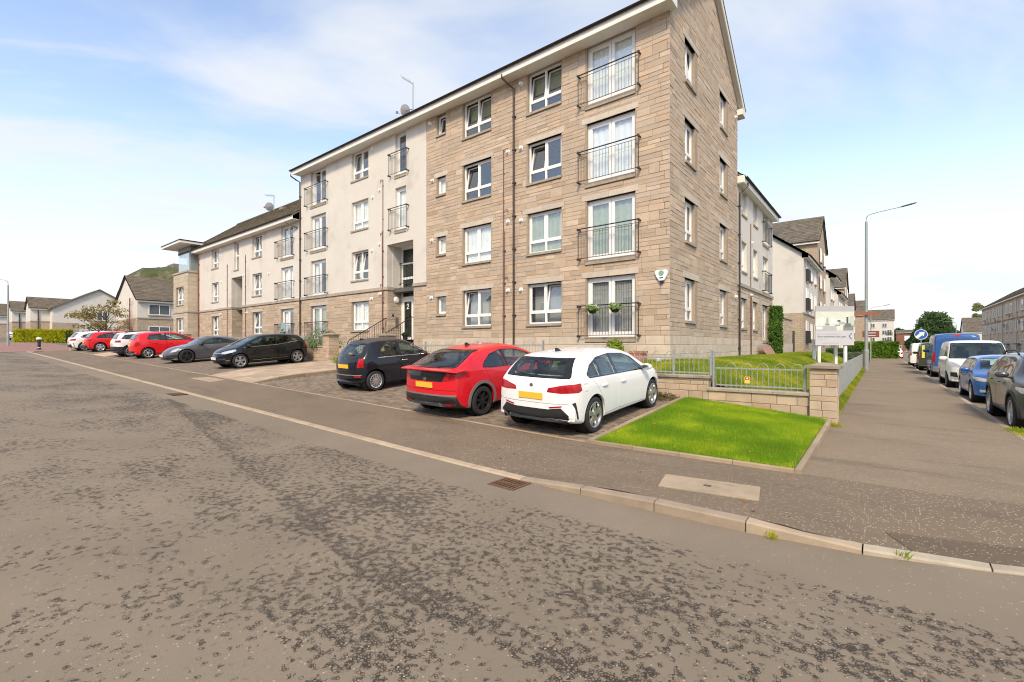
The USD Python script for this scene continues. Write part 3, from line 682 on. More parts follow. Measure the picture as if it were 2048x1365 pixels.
def vent(parent, F, s, z, name='vent'):
    """round white boiler flue / fan outlet"""
    m = MB(); v, f = lathe([(0, .0), (.085, 0), (.085, .03), (.055, .035), (.055, .11), (.04, .115), (.0, .09)], 14)
    v = np.stack([s + v[:, 0], v[:, 2], z + v[:, 1]], 1); m.raw(v, f[:, ::-1]); m.build(parent, name, PVC, F)
def pipe(parent, F, s, z0, z1, r=.035, o=.06, mat_=None, name='downpipe', step=1.3, bend=None):
    m = MB(); pts = [(s, o, z0), (s, o, z1)]
    if bend: pts += [(s + bend[0] * .5, o + bend[1] * .35, z1 + .12), (s + bend[0], o + bend[1], z1 + .32), (s + bend[0], o + bend[1], z1 + .45)]
    m.tube(pts, r, 10)
    z = z0 + .6
    while z < z1:
        m.tube([(s, o, z - .03), (s, o, z + .03)], r * 1.35, 10); m.box((s - r * 2.1, .0, z - .02), (s + r * 2.1, o, z + .02)); z += step
    m.build(parent, name, mat_ or GUTTER, F)
def tiles(parent, F, s0, s1, run, slope, z0, o0, seed, name='roof_tile', w=.30, gauge=.30, clip=None, individual=0, col=(1, 1, 1)):
    """courses of flat concrete tiles up a slope: local s along the eave, -o up the slope"""
    R = random.Random(seed); L = run * math.hypot(1, slope); n = int(L / gauge); c, sn = 1 / math.hypot(1, slope), slope / math.hypot(1, slope)
    al = MB(); k = 0
    for r in range(n + 1):
        a0, a1 = r * gauge, min((r + 1) * gauge + .05, L)
        off = (r % 2) * w / 2; x = s0 - off
        while x < s1:
            xa, xb = max(x, s0), min(x + w, s1); x += w
            if xb - xa < .04: continue
            if clip is not None and not clip((xa + xb) / 2, a0 / L): continue
            t = np.array(col) * np.clip(R.gauss(1, .13), .6, 1.5); lift = .03 + R.uniform(-.006, .006)
            P = lambda x, a, h: [x, o0 - a * c + h * -0 - 0 * sn + h * sn, z0 + a * sn + h * c]
            v = [P(xa + .003, a0, 0), P(xb - .003, a0, 0), P(xb - .003, a0, lift), P(xa + .003, a0, lift), P(xb - .003, a1, .006), P(xa + .003, a1, .006)]
            al.raw(v, np.array([[0, 1, 2], [0, 2, 3], [3, 2, 4], [3, 4, 5]]), t)
    al.build(parent, name + 's', TILE, F, kind='stuff')
def gable_roof(parent, F, s0, s1, depth, zb, slope, over, seed, soff=.33, fascia=.27, front=True, back=True, verge0=.25, verge1=.25, tile_front=True, wall_o=0.):
    """roof over local s0..s1, wall planes at o=0 and o=-depth; soffit height zb"""
    half = depth / 2 + over; zr = zb + fascia + half * slope
    a, b = s0 - verge0, s1 + verge1
    for sgn, on in ((1, front), (-1, back)):
        if not on: continue
        oe = over if sgn > 0 else -depth - over; om = -depth / 2; ow = 0 if sgn > 0 else -depth
        m = MB()
        v = [[a, oe, zb + fascia], [b, oe, zb + fascia], [b, om, zr], [a, om, zr]]
        w = [[p[0], p[1], p[2] - .09] for p in v]
        q = np.array([[0, 1, 2, 3], [7, 6, 5, 4], [0, 4, 5, 1], [1, 5, 6, 2], [2, 6, 7, 3], [3, 7, 4, 0]]); m.raw(np.array(v + w) + [0, 0, .0], q if sgn < 0 else q[:, ::-1]); m.build(parent, 'roof_deck', mat('roof_edge', (.16, .145, .12), .9), F)
        m = MB(); m.box((s0, ow, zb - .01), (s1, oe - sgn * .02, zb + .01)); m.build(parent, 'soffit', SOFFIT, F)
        m = MB(); m.box((a + .02, oe - sgn * .022, zb - .02), (b - .02, oe + sgn * .003, zb + fascia - .02)); m.build(parent, 'fascia', SOFFIT, F)
        m = MB(); og = oe + sgn * .065
        th = np.linspace(0, np.pi, 7); pr = [(og - sgn * .058 * math.cos(t), zb + fascia - .005 - .058 * math.sin(t)) for t in th]
        v = [[s, o, z] for s in (a + .02, b - .02) for (o, z) in pr] + [[s, o, z] for s in (a + .02, b - .02) for (o, z) in [(og + (o2 - og) * .88, z2 + .006) for (o2, z2) in pr]]
        f = []
        for i in range(6): f += [[i, i + 1, 8 + i, 7 + i], [14 + i, 21 + i, 22 + i, 15 + i]]
        f += [[0, 7, 21, 14], [6, 20, 27, 13]]
        fa = np.array(f); m.raw(v, np.vstack([fa, fa[:, ::-1]])); m.build(parent, 'gutter', GUTTER, F)
    return zr
# ------------------------------------------------------------------ the four-storey corner block
FY, GX, X0, XW, XS = 14.48, -5.29, -28.3, -16.65, -5.29
FL = 2.70
FF = Frame((0, FY, 0), (1, 0, 0), (0, -1, 0)); FG = Frame((GX, 0, 0), (0, 1, 0), (1, 0, 0))
A4 = thing('apartment_building', 'four-storey corner block of flats, buff stone end with white render beyond the doorway', 'building')
ZS, ZB = 12.27, .9
DOOR = [(-8.22, -6.42)]; WB = (-10.8, -9.27); WC = (-14.28, -12.68); WS = (-15.93, -15.37)
D1, W2, D3 = (-27.1, -25.38), (-22.75, -21.2), (-18.95, -18.12)
REC = (-19.6, -17.58)
op_f, lin, rects = [], [], []
def add_open(s0, s1, z0, z1, lint=None, sill=.12, lst=op_f, rl=rects):
    lst.append((s0, z0, s1, z1)); rl.append((s0 - .055, z0 - sill, s1 + .03, z1))
    if lint: rl.append(lint)
for k in range(4):
    top = k == 3; dz = FL * k
    for (a, b), lt in ((DOOR[0], (-8.42, -6.29)), (WB, (-11.04, -9.14)), (WC, (-14.47, -12.53)), (WS, (-16.1, -15.21))):
        d = (a, b) == DOOR[0]; small = (a, b) == WS
        z0 = (2.10 if d else 3.24 if small else 2.64) + dz; z1 = (4.17 if not small else 4.02) + dz
        if top: z1 = ZS - .005; z0 += .02 if d else 0
        l = None
        if not top: l = (lt[0], z1, lt[1], z1 + .20); lin.append((*lt, z1, z1 + .20, 1 if small else 2))
        add_open(a, b, z0, z1, l, .18 if d else .12)
    add_open(*D1, (2.10 if k == 0 else 2.12) + dz, 4.17 + dz - (0 if k == 0 else 0) if not top else ZS - .005, (-27.3, 4.17, -25.15, 4.37) if k == 0 else None, .18)
    add_open(*W2, 2.64 + dz, 4.17 + dz if not top else ZS - .005, (-23.0, 4.17, -21.07, 4.38) if k == 0 else None)
    if k == 0: lin += [(-27.3, -25.15, 4.17, 4.37, 2), (-23.0, -21.07, 4.17, 4.38, 2)]
    if k >= 2: add_open(*D3, 2.10 + dz, 4.17 + dz if not top else ZS - .005, None, .18)
add_open(REC[0], REC[1], ZB, 6.86, None, 0)
# gable
gab_op, gab_rect, gab_lin = [], [], []
YN, YF = 14.48, 23.0
for k in range(4):
    dz = FL * k
    for a, b, la, lb in ((15.93, 17.0, 15.72, 17.45), (20.15, 21.2, 19.95, 21.72)):
        z0, z1 = 2.66 + dz, 4.10 + dz; gab_op.append((a, z0, b, z1)); gab_rect += [(a - .05, z0 - .12, b + .3, z1), (la, z1, lb, z1 + .22)]; gab_lin.append((la, lb, z1, z1 + .22, 2))
def holes(poly, ops): return poly.difference(unary_union([sbox(*o) for o in ops]))
wall_f = holes(sbox(X0, ZB, XS, ZS), op_f)
stone_part = wall_f.intersection(unary_union([sbox(XW, 0, XS, 20), sbox(X0, 0, XW, 4.63)])); white_part = wall_f.intersection(sbox(X0, 4.63, XW, 20))
MB().poly(stone_part, -.32, 0).build(A4, 'wall', MORTAR, FF)
MB().poly(white_part, -.32, .022).build(A4, 'render_wall', RENDER, FF, label='smooth off-white rendered wall')
slope = .756; half = (YF - YN) / 2
GE = .27 + .52 * slope - .1
gpoly = holes(Polygon([(YN, ZB), (YF, ZB), (YF, ZS + GE), (YN + half, ZS + GE + slope * half), (YN, ZS + GE)]), gab_op)
MB().poly(gpoly, -.32, 0).build(A4, 'wall', MORTAR, FG)
m = MB(); m.box((X0, -8.52, ZB), (XS - .33, -8.2, ZS)); m.build(A4, 'wall', MORTAR, FF)
m = MB(); m.poly(Polygon([(YN + .33, ZB), (YF, ZB), (YF, ZS + GE), (YN + half, ZS + GE + slope * half), (YN + .33, ZS + GE)]), X0 - GX, X0 - GX + .3); m.build(A4, 'wall', RENDER, FG)
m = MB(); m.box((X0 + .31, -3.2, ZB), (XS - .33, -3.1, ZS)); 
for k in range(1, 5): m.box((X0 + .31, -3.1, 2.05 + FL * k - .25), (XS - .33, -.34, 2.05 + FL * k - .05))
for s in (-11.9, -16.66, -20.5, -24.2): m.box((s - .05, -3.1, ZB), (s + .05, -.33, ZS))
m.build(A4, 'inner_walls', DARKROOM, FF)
# plinth blocks
def plinth(parent, F, s0, s1, z0, z1, rows, seed, w=.62, cut=()):
    R = random.Random(seed); h = (z1 - z0) / rows; ob = unary_union([sbox(*c) for c in cut]) if cut else None
    for r in range(rows):
        x = s0 - (w / 2 if r % 2 else 0)
        while x < s1 - .02:
            a, b = max(x, s0), min(x + w, s1); x += w
            if b - a < .06: continue
            q = sbox(a + .004, z0 + r * h + .004, b - .004, z0 + (r + 1) * h - .004)
            if ob is not None: q = q.difference(ob)
            for g in getattr(q, 'geoms', [q]):
                if g.is_empty or g.area < .003: continue
                m = MB(); t = np.array([1.07, 1.04, 1.0]) * R.uniform(.93, 1.07); bx = g.bounds
                if abs(g.area - (bx[2] - bx[0]) * (bx[3] - bx[1])) < 1e-5: m.bev((bx[0], 0, bx[1]), (bx[2], .034, bx[3]), .006, axis=1, tone=t)
                else: m.poly(g, 0, .034, tone=t)
                m.build(parent, 'plinth_block', DRESSED, F)
plinth(A4, FF, -16.9, XS + .034, .93, 2.13, 4, 3, cut=[(-8.27, 1.9, -6.38, 2.2)])
plinth(A4, FF, -24.6, -19.62, .93, 1.93, 3, 33)
plinth(A4, FG, YN, YF, .93, 2.13, 4, 5, w=.55)
# stones
poly_s = sbox(XW + .01, 2.135, XS + .016, ZS - .01)
ps = stones(rects, poly_s, 21)
place_stones(A4, ps, FF, 1, STONE, 'stone', 210, EYE)
pg = stones(gab_rect, Polygon([(YN, 2.135), (YF, 2.135), (YF, ZS + GE), (YN + half, ZS + GE + slope * half), (YN, ZS + GE)]), 22)
place_stones(A4, pg, FG, 2, STONE, 'stone', 90, EYE)
pl = stones(rects, sbox(X0, 1.2, XW, 4.60).difference(sbox(REC[0], 0, REC[1], 9)), 23)
place_stones(A4, pl, FF, 3, STONE, 'stone', 0, EYE)
for (a, b, z0, z1, n) in lin: lintel(A4, FF, a, b, z0, z1, n)
for (a, b, z0, z1, n) in gab_lin: lintel(A4, FG, a, b, z0, z1, n)
# string course with the jog into the porch
def course(parent, F, s0, s1, z0, z1, n, o=.075):
    xs = np.linspace(s0, s1, n + 1)
    for i in range(n): m = MB(); m.bev((xs[i] + .002, -.02, z0), (xs[i + 1] - .002, o, z1), .012, axis=1, tone=np.ones(3) * RNG.uniform(.68, .80)); m.build(parent, 'string_course', DRESSED, F)
course(A4, FF, X0, REC[0] + .07, 4.61, 4.78, 9); course(A4, FF, REC[1], XW + .03, 4.61, 4.76, 1)
FRL = Frame((REC[0], 0, 0), (0, 1, 0), (1, 0, 0)); FRR = Frame((REC[1], 0, 0), (0, 1, 0), (-1, 0, 0)); RY = FY + .86
course(A4, FRL, FY - .07, RY, 4.61, 4.78, 1, .06)
m = MB(); m.box((FY + .3, -.02, ZB), (RY, .0, 4.62)); m.build(A4, 'wall', MORTAR, FRL)
place_stones(A4, stones([], sbox(FY, 2.1, RY, 4.6), 26), FRL, 5, STONE, 'stone', 0, EYE, o=.0)
m = MB(); m.box((FY + .3, -.02, 4.62), (RY, .02, 6.86)); m.build(A4, 'render_wall', RENDER, FRL)
m = MB(); m.box((FY + .3, -.02, ZB), (RY, .004, 6.86)); m.build(A4, 'render_wall', RENDER, FRR)
m = MB(); m.box((REC[0], -1.0, 6.84), (REC[1], -.3, 6.88)); m.build(A4, 'soffit', SOFFIT, FF)
m = MB(); m.box((REC[0], -1.0, 1.0), (REC[1], .02, 2.10)); m.build(A4, 'landing', KERB, FF)
STRUCT_WHITE = PVC
FB = Frame((0, RY, 0), (1, 0, 0), (0, -1, 0))
TEAL = pane_mat('teal_glass', .10, (.42, .60, .56))
d = part(A4, 'entrance'); m = MB(); frame_ring(m, REC[0] + .0, REC[1], 2.1, 6.84, .11, -.08, .0)
for z in (4.25, 5.25, 6.02): m.box((REC[0] + .11, -.078, z - .06), (REC[1] - .11, -.002, z + .06))
m.box((-18.62, -.078, 2.2), (-18.5, -.002, 6.74)); m.build(d, 'frame', PVC, FB)
for (z0, z1) in ((4.31, 5.19), (5.31, 5.96), (6.08, 6.74)):
    for a, b in ((REC[0] + .11, -18.62), (-18.5, REC[1] - .11)): m = MB(); m.box((a, -.05, z0), (b, -.035, z1)); m.build(d, 'pane', TEAL, FB)
m = MB(); m.box((-18.5, -.05, 2.2), (REC[1] - .11, -.035, 4.19)); m.build(d, 'pane', TEAL, FB)
m = MB(); frame_ring(m, REC[0] + .12, -18.63, 2.12, 4.18, .13, -.06, .02); m.build(d, 'door_leaf', PVC, FB)
m = MB(); m.box((REC[0] + .25, -.03, 2.25), (-18.76, -.015, 4.05)); m.build(d, 'pane', TEAL, FB)
tm = meshkit.text_mesh('2', .26, .006, True); v = np.array(tm.vertices); v = np.stack([v[:, 0] - 19.2, v[:, 2] - .012, v[:, 1] + 3.68], 1); m = MB(); m.raw(v, np.array(tm.faces)[:, ::-1]); m.build(d, 'number', PVC, FB)
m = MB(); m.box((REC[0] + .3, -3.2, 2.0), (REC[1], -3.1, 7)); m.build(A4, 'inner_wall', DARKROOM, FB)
balcony(A4, Frame((0, RY - .12, 0), (1, 0, 0), (0, -1, 0)), REC[0] + .12, REC[1] - .14, 4.95, 6.02, .03)
m = MB(); v, f = lathe([(0, .0), (.16, 0), (.16, .05), (.12, .1), (0, .115)], 20); v = np.stack([v[:, 0] + 15.02, v[:, 2], v[:, 1] + 4.15], 1); m.raw(v, f[:, ::-1]); m.build(A4, 'wall_lamp', PVC, FRL)
m = MB(); m.box((14.95, .0, 2.75), (15.1, .06, 3.25)); m.build(A4, 'entry_panel', mat('panel_steel', (.25, .24, .22), .4, metallic=.6), FRL)
m = MB(); v, f = lathe([(0, 0), (.06, 0), (.06, .04), (0, .05)], 12); v = np.stack([v[:, 0] + 14.8, v[:, 2], v[:, 1] + 3.35], 1); m.raw(v, f[:, ::-1]); m.build(A4, 'fire_button', BLACK, FRL)
# windows
french(A4, FF, -8.22, -6.42, 2.10, 4.16, 'stripe'); french(A4, FF, -8.22, -6.42, 4.80, 6.86, 'green'); french(A4, FF, -8.22, -6.42, 7.50, 9.56, 'net'); french(A4, FF, -8.22, -6.42, 10.22, ZS - .01, 'net')
for k in range(4): balcony(A4, FF, -8.47, -6.23, 2.13 + FL * k, 3.19 + FL * k)
cur = ['stripe', 'green', 'net', 'half']; til = [(1,), (), (0,), (0, 1)]
for k in range(4): window(A4, FF, *WB, 2.64 + FL * k, (4.16 if k < 3 else 4.16) + FL * k, til[k], cur[k] if k != 2 else None)
cur = ['stripe', 'net', None, 'half']; til = [(0,), (), (0,), (0, 1)]
for k in range(4): window(A4, FF, *WC, 2.64 + FL * k, 4.16 + FL * k, til[k], cur[k])
cur = ['grey', 'net', 'net', None]
for k in range(4): window(A4, FF, *WS, 3.24 + FL * k, (4.01 if k < 3 else 4.1) + FL * k, (0,) if k == 3 else (), cur[k], cols=1, low=False)
cur = ['green', 'sides', 'sides', 'sides']
for k in range(4): french(A4, FF, *D1, 2.10 + FL * k, 4.16 + FL * k, cur[k], open_=0 if k == 3 else None, sill=True); balcony(A4, FF, -27.48, -25.15, 2.14 + FL * k, 3.2 + FL * k, out=.2)
cur = ['net', 'sides', 'net', 'sides']; til = [(), (0, 1), (), (0,)]
for k in range(4): window(A4, FF, *W2, 2.64 + FL * k, 4.16 + FL * k, til[k], cur[k])
for k in (2, 3): french(A4, FF, *D3, 2.10 + FL * k, 4.16 + FL * k, 'net' if k == 2 else None, cols=1); balcony(A4, FF, -19.3, -17.9, 2.12 + FL * k, 3.18 + FL * k)
for k in range(4):
    window(A4, FG, 15.93, 17.0, 2.66 + FL * k, 4.08 + FL * k, (1,) if k == 3 else (), ['sides', 'green', 'grey', 'sides'][k]); window(A4, FG, 20.15, 21.2, 2.66 + FL * k, 4.08 + FL * k, (), ['stripe', 'grey', 'sides', 'grey'][k])
# top floor: filler boards over the openings up to the soffit are the frames' heads
for (a, b, z0, z1) in op_f:
    if z1 > 12 and (a, b) != REC: m = MB(); m.box((a, -.2, 12.255 if z0 < 10.3 and b - a > 1.7 else 12.26), (b, -.1, ZS - .001)); 
# outlets, pipes, alarm
for s, z in ((-11.1, 3.98), (-11.1, 6.68), (-11.1, 9.5), (-11.1, 12.0), (-11.76, 4.0), (-11.76, 6.74), (-11.76, 9.52), (-16.28, 4.0), (-16.25, 6.62), (-16.2, 9.35), (-16.35, 12.0), (-20.9, 4.25), (-20.85, 6.75), (-20.8, 9.5), (-20.8, 12.0), (-20.15, 4.45), (-20.2, 7.0), (-20.2, 9.75)): vent(A4, FF, s, z)
for s, z in ((22.6, 4.0), (22.55, 12.0)): vent(A4, FG, s, z)
pipe(A4, FF, -11.43, 1.1, 11.9, .04, .085, bend=(-.25, .42)); pipe(A4, FF, -11.95, 1.1, 6.4, .035, .07, PIPE, 'waste_pipe'); pipe(A4, FF, -11.98, 6.4, 9.62, .016, .045, PIPE, 'waste_pipe', step=1.7)
for z in (4.5, 7.2, 9.62): m = MB(); m.tube([(-11.98, .06, z), (-11.76, .06, z + .04), (-11.74, .06, z - .1)], .014, 6); m.build(A4, 'waste_pipe', PIPE, FF)
pipe(A4, FF, X0 + .02, 1.3, 11.9, .04, .09, bend=(-.3, .42)); pipe(A4, FF, -19.92, 2.1, 7.6, .03, .07, PIPE, 'waste_pipe'); pipe(A4, FF, -19.92, 7.6, 10.2, .018, .05, PIPE, 'waste_pipe', step=1.7)
for z in (4.9, 7.5, 10.2): m = MB(); m.tube([(-19.92, .06, z), (-20.1, .06, z + .03), (-20.12, .06, z - .1)], .014, 6); m.build(A4, 'waste_pipe', PIPE, FF)
al = thing('alarm_box', 'white shield-shaped alarm box with a green disc high on the stone corner', 'alarm box')
MB().poly(Polygon([(-5.72, 4.15), (-5.66, 4.18), (-5.36, 4.18), (-5.30, 4.15), (-5.33, 4.0), (-5.43, 3.85), (-5.58, 3.85), (-5.68, 4.0)]), .02, .10).build(al, 'cover', PVC, FF)
m = MB(); v, f = lathe([(0, .1), (.085, .1), (.085, .108), (0, .109)], 20); m.raw(np.stack([v[:, 0] - 5.51, v[:, 2], v[:, 1] + 4.08], 1), f[:, ::-1]); m.build(al, 'badge', mat('green_badge', (.20, .36, .24), .6), FF)
MB().poly(Polygon([(-5.58, 3.845), (-5.43, 3.845), (-5.47, 3.76), (-5.54, 3.76)]), .02, .085).build(al, 'light', mat('blue_lens', (.02, .025, .06), .2), FF)
m = MB(); m.box((-5.57, .1, 3.92), (-5.45, .106, 3.95)); m.build(al, 'stripe', mat('blue_stripe', (.03, .06, .2), .5), FF)
# roof
gable_roof(A4, FF, X0, XS, YF - YN, ZS, slope, .52, 4, verge0=.3, verge1=.22)
zr4 = ZS + .27 + (half + .52) * slope
for sg in (1, -1):
    m = MB(); oe = .52 if sg > 0 else -(YF - YN) - .52
    for s0, s1, w in ((XS + .20, XS + .235, .24), (XS + .0, XS + .2, .03)):
        m = MB(); zb = ZS + .27
        p = [(oe, zb - .10 - (w - .1)), (oe, zb - .02), (-half, zr4 - .02), (-half, zr4 - .1 - (w - .1))]
        v = [[s, o, z - (.07 if w < .1 else 0)] for s in (s0, s1) for (o, z) in p]; q = np.array([[0, 1, 2, 3], [7, 6, 5, 4], [0, 4, 5, 1], [1, 5, 6, 2], [2, 6, 7, 3], [3, 7, 4, 0]])
        m.raw(v, q if sg < 0 else q[:, ::-1]); m.build(A4, 'bargeboard' if w > .1 else 'verge_soffit', SOFFIT, FF)
    m = MB(); m.box((XS + .002, oe - sg * .025, ZS - .018), (XS + .236, oe - sg * .56, ZS + .235)); m.build(A4, 'eaves_box', SOFFIT, FF)
tiles(A4, FF, X0 - .28, XS + .24, half + .52, slope, ZS + .27, .54, 41)
m = MB(); mossy = mat('mossy_verge', (.13, .16, .11), rough=.9, var=.25, scale=8)
for sg in (1, -1):
    oe = .56 if sg > 0 else -(YF - YN) - .56; m.tube([(XS + .215, oe, ZS + .29), (XS + .215, -half, zr4 + .06)], .045, 6)
m.build(A4, 'verge_tiles', mossy, FF)

# ------------------------------------------------------------------ the three-storey block on the left with its glazed corner tower
A3 = thing('apartment_building', 'long three-storey white and stone block with a glazed tower at its end', 'building')
X3 = -45.9; Z3 = 9.60
op3, rc3, ln3 = [], [], []
E1, E2, E3, E4, R3 = (-30.9, -29.27), (-35.2, -33.7), (-38.35, -37.52), (-42.8, -41.35), (-38.85, -36.9)
for k in range(3):
    dz = FL * k; top = k == 2
    for (a, b), base in ((E1, 2.10), (E2, 2.64), (E4, 2.64)):
        z1 = 4.17 + dz if not top else Z3 - .01
        op3.append((a, base + dz, b, z1)); rc3.append((a - .06, base + dz - .17, b + .04, z1))
        if k == 0: rc3.append((a - .2, 4.17, b + .15, 4.37)); ln3.append((a - .2, b + .15, 4.17, 4.37, 2))
op3 += [(E3[0], 7.5, E3[1], Z3 - .01), (R3[0], ZB, R3[1], 6.93)]; rc3.append((R3[0], 0, R3[1], 9))
w3 = holes(sbox(X3, ZB, X0 - .01, Z3), op3)
MB().poly(w3.intersection(sbox(X3, 0, 0, 4.6)), -.32, 0).build(A3, 'wall', MORTAR, FF); MB().poly(w3.intersection(sbox(X3, 4.6, 0, 20)), -.32, .022).build(A3, 'render_wall', RENDER, FF)
place_stones(A3, stones(rc3, sbox(X3, 1.6, X0 - .01, 4.58), 31), FF, 7, STONE, 'stone', 0, EYE)
for l in ln3: lintel(A3, FF, *l)
course(A3, FF, X3, R3[0] + .06, 4.60, 4.76, 5); course(A3, FF, R3[1], X0 - .02, 4.60, 4.76, 7)
m = MB(); m.box((X3, -8.5, ZB), (X0 - .02, -8.2, Z3)); m.box((X3, -8.2, ZB), (X3 + .3, -.33, Z3)); m.build(A3, 'wall', RENDER, FF)
m = MB(); m.box((X3 + .31, -3.2, ZB), (X0 - .33, -3.1, Z3))
for k in range(1, 4): m.box((X3 + .31, -3.1, 2.05 + FL * k - .25), (X0 - .33, -.34, 2.05 + FL * k - .05 if k < 3 else Z3))
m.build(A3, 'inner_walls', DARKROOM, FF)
FL3 = Frame((R3[0], 0, 0), (0, 1, 0), (1, 0, 0))
m = MB(); m.box((FY + .3, -.02, 4.65), (FY + 1.6, .02, 6.93)); m.build(A3, 'render_wall', RENDER, FL3)
m = MB(); m.box((FY + .3, -.02, ZB), (FY + 1.6, .0, 4.62)); m.build(A3, 'wall', MORTAR, FL3)
place_stones(A3, stones([], sbox(FY, 2.1, FY + 1.6, 4.6), 36), FL3, 8, STONE, 'stone', 0, EYE, o=.002)
course(A3, FL3, FY - .06, FY + 1.6, 4.60, 4.76, 1, .05)
m = MB(); m.box((R3[1], -1.6, ZB), (R3[1] + .02, -.3, 6.93)); m.box((R3[0], -1.7, 6.9), (R3[1], -.3, 6.95)); m.build(A3, 'render_wall', RENDER, FF)
m = MB(); m.box((R3[0], -1.66, ZB), (R3[1], -1.6, 6.9)); m.build(A3, 'entrance', mat('porch_glass', (.05, .06, .06), .15), FF)
for k in range(3):
    french(A3, FF, *E1, 2.10 + FL * k, 4.16 + FL * k, ['sides', 'net', 'sides'][k]); balcony(A3, FF, -31.35, -29.1, 2.14 + FL * k, 3.2 + FL * k, out=.2)
    window(A3, FF, *E2, 2.64 + FL * k, 4.16 + FL * k, (0, 1) if k else (0,), None); window(A3, FF, *E4, 2.64 + FL * k, 4.16 + FL * k, (0,) if k < 2 else (), None)
window(A3, FF, *E3, 7.5, Z3 - .01, (), None, cols=1, transom=.5)
for s, z in ((-36.1, 4.2), (-32.6, 6.7), (-32.6, 9.3), (-40.9, 4.3), (-40.7, 6.8), (-40.7, 9.4), (-36.6, 6.95)): vent(A3, FF, s, z)
for s, z1 in ((-39.56, 8.05), (-36.28, 8.4)): pipe(A3, FF, s, 1.9, z1, .02, .06, PIPE, 'waste_pipe', step=1.8)
pipe(A3, FF, X3 + .35, 1.6, 9.2, .04, .09, mat('red_pipe', (.20, .06, .05), .4), bend=(-.25, .35))
pipe(A3, FF, X0 - .35, 9.1, 9.15, .04, .09, bend=(-.5, .42))
gable_roof(A3, FF, X3 - 3.0, X0 - .05, 8.5, Z3, .756, .5, 6, verge0=0, verge1=0, back=True)
tiles(A3, FF, X3 - 3.0, X0 - .05, 4.25 + .5, .756, Z3 + .27, .52, 43, col=(1.05, .98, .72))
m = MB(); m.tube([(X3 - 3, -4.25, Z3 + .29 + 4.75 * .756), (X0 - .05, -4.25, Z3 + .29 + 4.75 * .756)], .1, 8); m.build(A3, 'ridge_tiles', TILE, FF) if False else m.build(A3, 'ridge_tiles', mat('ridge_tile', (.12, .10, .075), .9), FF)
for s in (-31.5, -36.8):
    m = MB(); o, z = -2.9, Z3 + .27 + 3.42 * .756
    m.box((s - .3, o - .16, z - .05), (s + .3, o + .16, z + .14)); m.build(A3, 'roof_vent', mat('vent_tile', (.22, .2, .17), .8), FF)
# tower
TX0, TX1, TY = -49.3, -45.72, 13.68
FT = Frame((0, TY, 0), (1, 0, 0), (0, -1, 0)); FTS = Frame((TX1, 0, 0), (0, 1, 0), (1, 0, 0))
tw = [(-48.6, 2.64, -46.75, 4.2), (-48.6, 5.34, -46.75, 6.86)]
MB().poly(holes(sbox(TX0, ZB, TX1, 8.08), tw), -.3, 0).build(A3, 'tower_wall', MORTAR, FT)
m = MB(); m.box((TY + .3, -.3, ZB), (FY + 2, 0, 8.08)); m.build(A3, 'tower_wall', MORTAR, FTS)
m = MB(); m.box((TX0, -6, ZB), (TX0 + .3, -.31, 8.08)); m.box((TX0 + .3, -6, ZB), (TX1 - .3, -5.7, 8.08)); m.build(A3, 'tower_wall', MORTAR, FT)
def ashlar(parent, F, s0, s1, z0, z1, seed, cut=(), w=.72, h=.36, tone=(.92, .9, .84)):
    R = random.Random(seed); al = MB(); ob = unary_union([sbox(*c) for c in cut]) if cut else None; r = 0; z = z0
    while z < z1 - .05:
        x = s0 - (w / 2 if r % 2 else 0); zt = min(z + h, z1)
        while x < s1:
            a, b = max(x, s0), min(x + w, s1); x += w
            if b - a < .05: continue
            q = sbox(a + .005, z + .005, b - .005, zt - .005)
            if ob is not None: q = q.difference(ob)
            for g in getattr(q, 'geoms', [q]):
                if g.is_empty or g.area < .004: continue
                al.poly(g, 0, .03, tone=np.array(tone) * R.uniform(.92, 1.07))
        z = zt; r += 1
    al.build(parent, 'ashlar_blocks', DRESSED, F, kind='stuff')
ashlar(A3, FT, TX0, TX1 + .03, 1.5, 7.98, 51, [(a - .1, b - .15, c + .05, e) for a, b, c, e in tw]); ashlar(A3, FTS, TY, FY, 1.5, 7.98, 52)
course(A3, FT, TX0, TX1 + .07, 4.6, 4.75, 3, .09); course(A3, FT, TX0, TX1 + .07, 7.98, 8.14, 3, .1); course(A3, FTS, TY - .07, FY, 4.6, 4.75, 1, .09); course(A3, FTS, TY - .07, FY, 7.98, 8.14, 1, .1)
for a, b, c, e in tw: window(A3, FT, a, c, b, e, (0, 1) if b > 3 else (), None)
TEALM = mat('teal_panel', (.20, .25, .235), .5, var=.06); m = MB()
m.box((TX0 + .25, -4, 9.75), (TX1 - .22, -.25, 10.3)); m.box((TX1 - .55, -1.6, 8.14), (TX1 - .22, -.25, 9.75)); m.build(A3, 'tower_panel', TEALM, FT)
m = MB(); m.box((TX0 + .3, -.32, 8.14), (TX1 - .56, -.28, 9.74)); m.build(A3, 'tower_glazing', pane_mat('mirror_glass', .35, (.8, .85, .85)), FT)
m = MB(); m.box((TX0 + .3, -1.0, 8.14), (TX1 - .6, -.9, 9.74)); m.build(A3, 'tower_blind', BLINDS['white'], FT)
m = MB(); m.box((TX1 - .9, -4, 8.1), (TX1 - .25, -1.6, 9.75)); m.build(A3, 'tower_wall', RENDER, FT)
m = MB(); m.box((TY + 1.75, -.235, 8.95), (TY + 2.3, -.2, 9.6)); m.build(A3, 'tower_window', mat('grey_window', (.12, .12, .12), .2), FTS)
m = MB(); m.box((TX0 - .7, -5, 10.3), (TX1 + .55, .75, 10.47)); m.build(A3, 'tower_roof', SOFFIT, FT)
m = MB(); m.box((TX0 - .73, -5, 10.475), (TX1 + .58, .78, 10.56)); m.build(A3, 'tower_roof', GUTTER, FT)
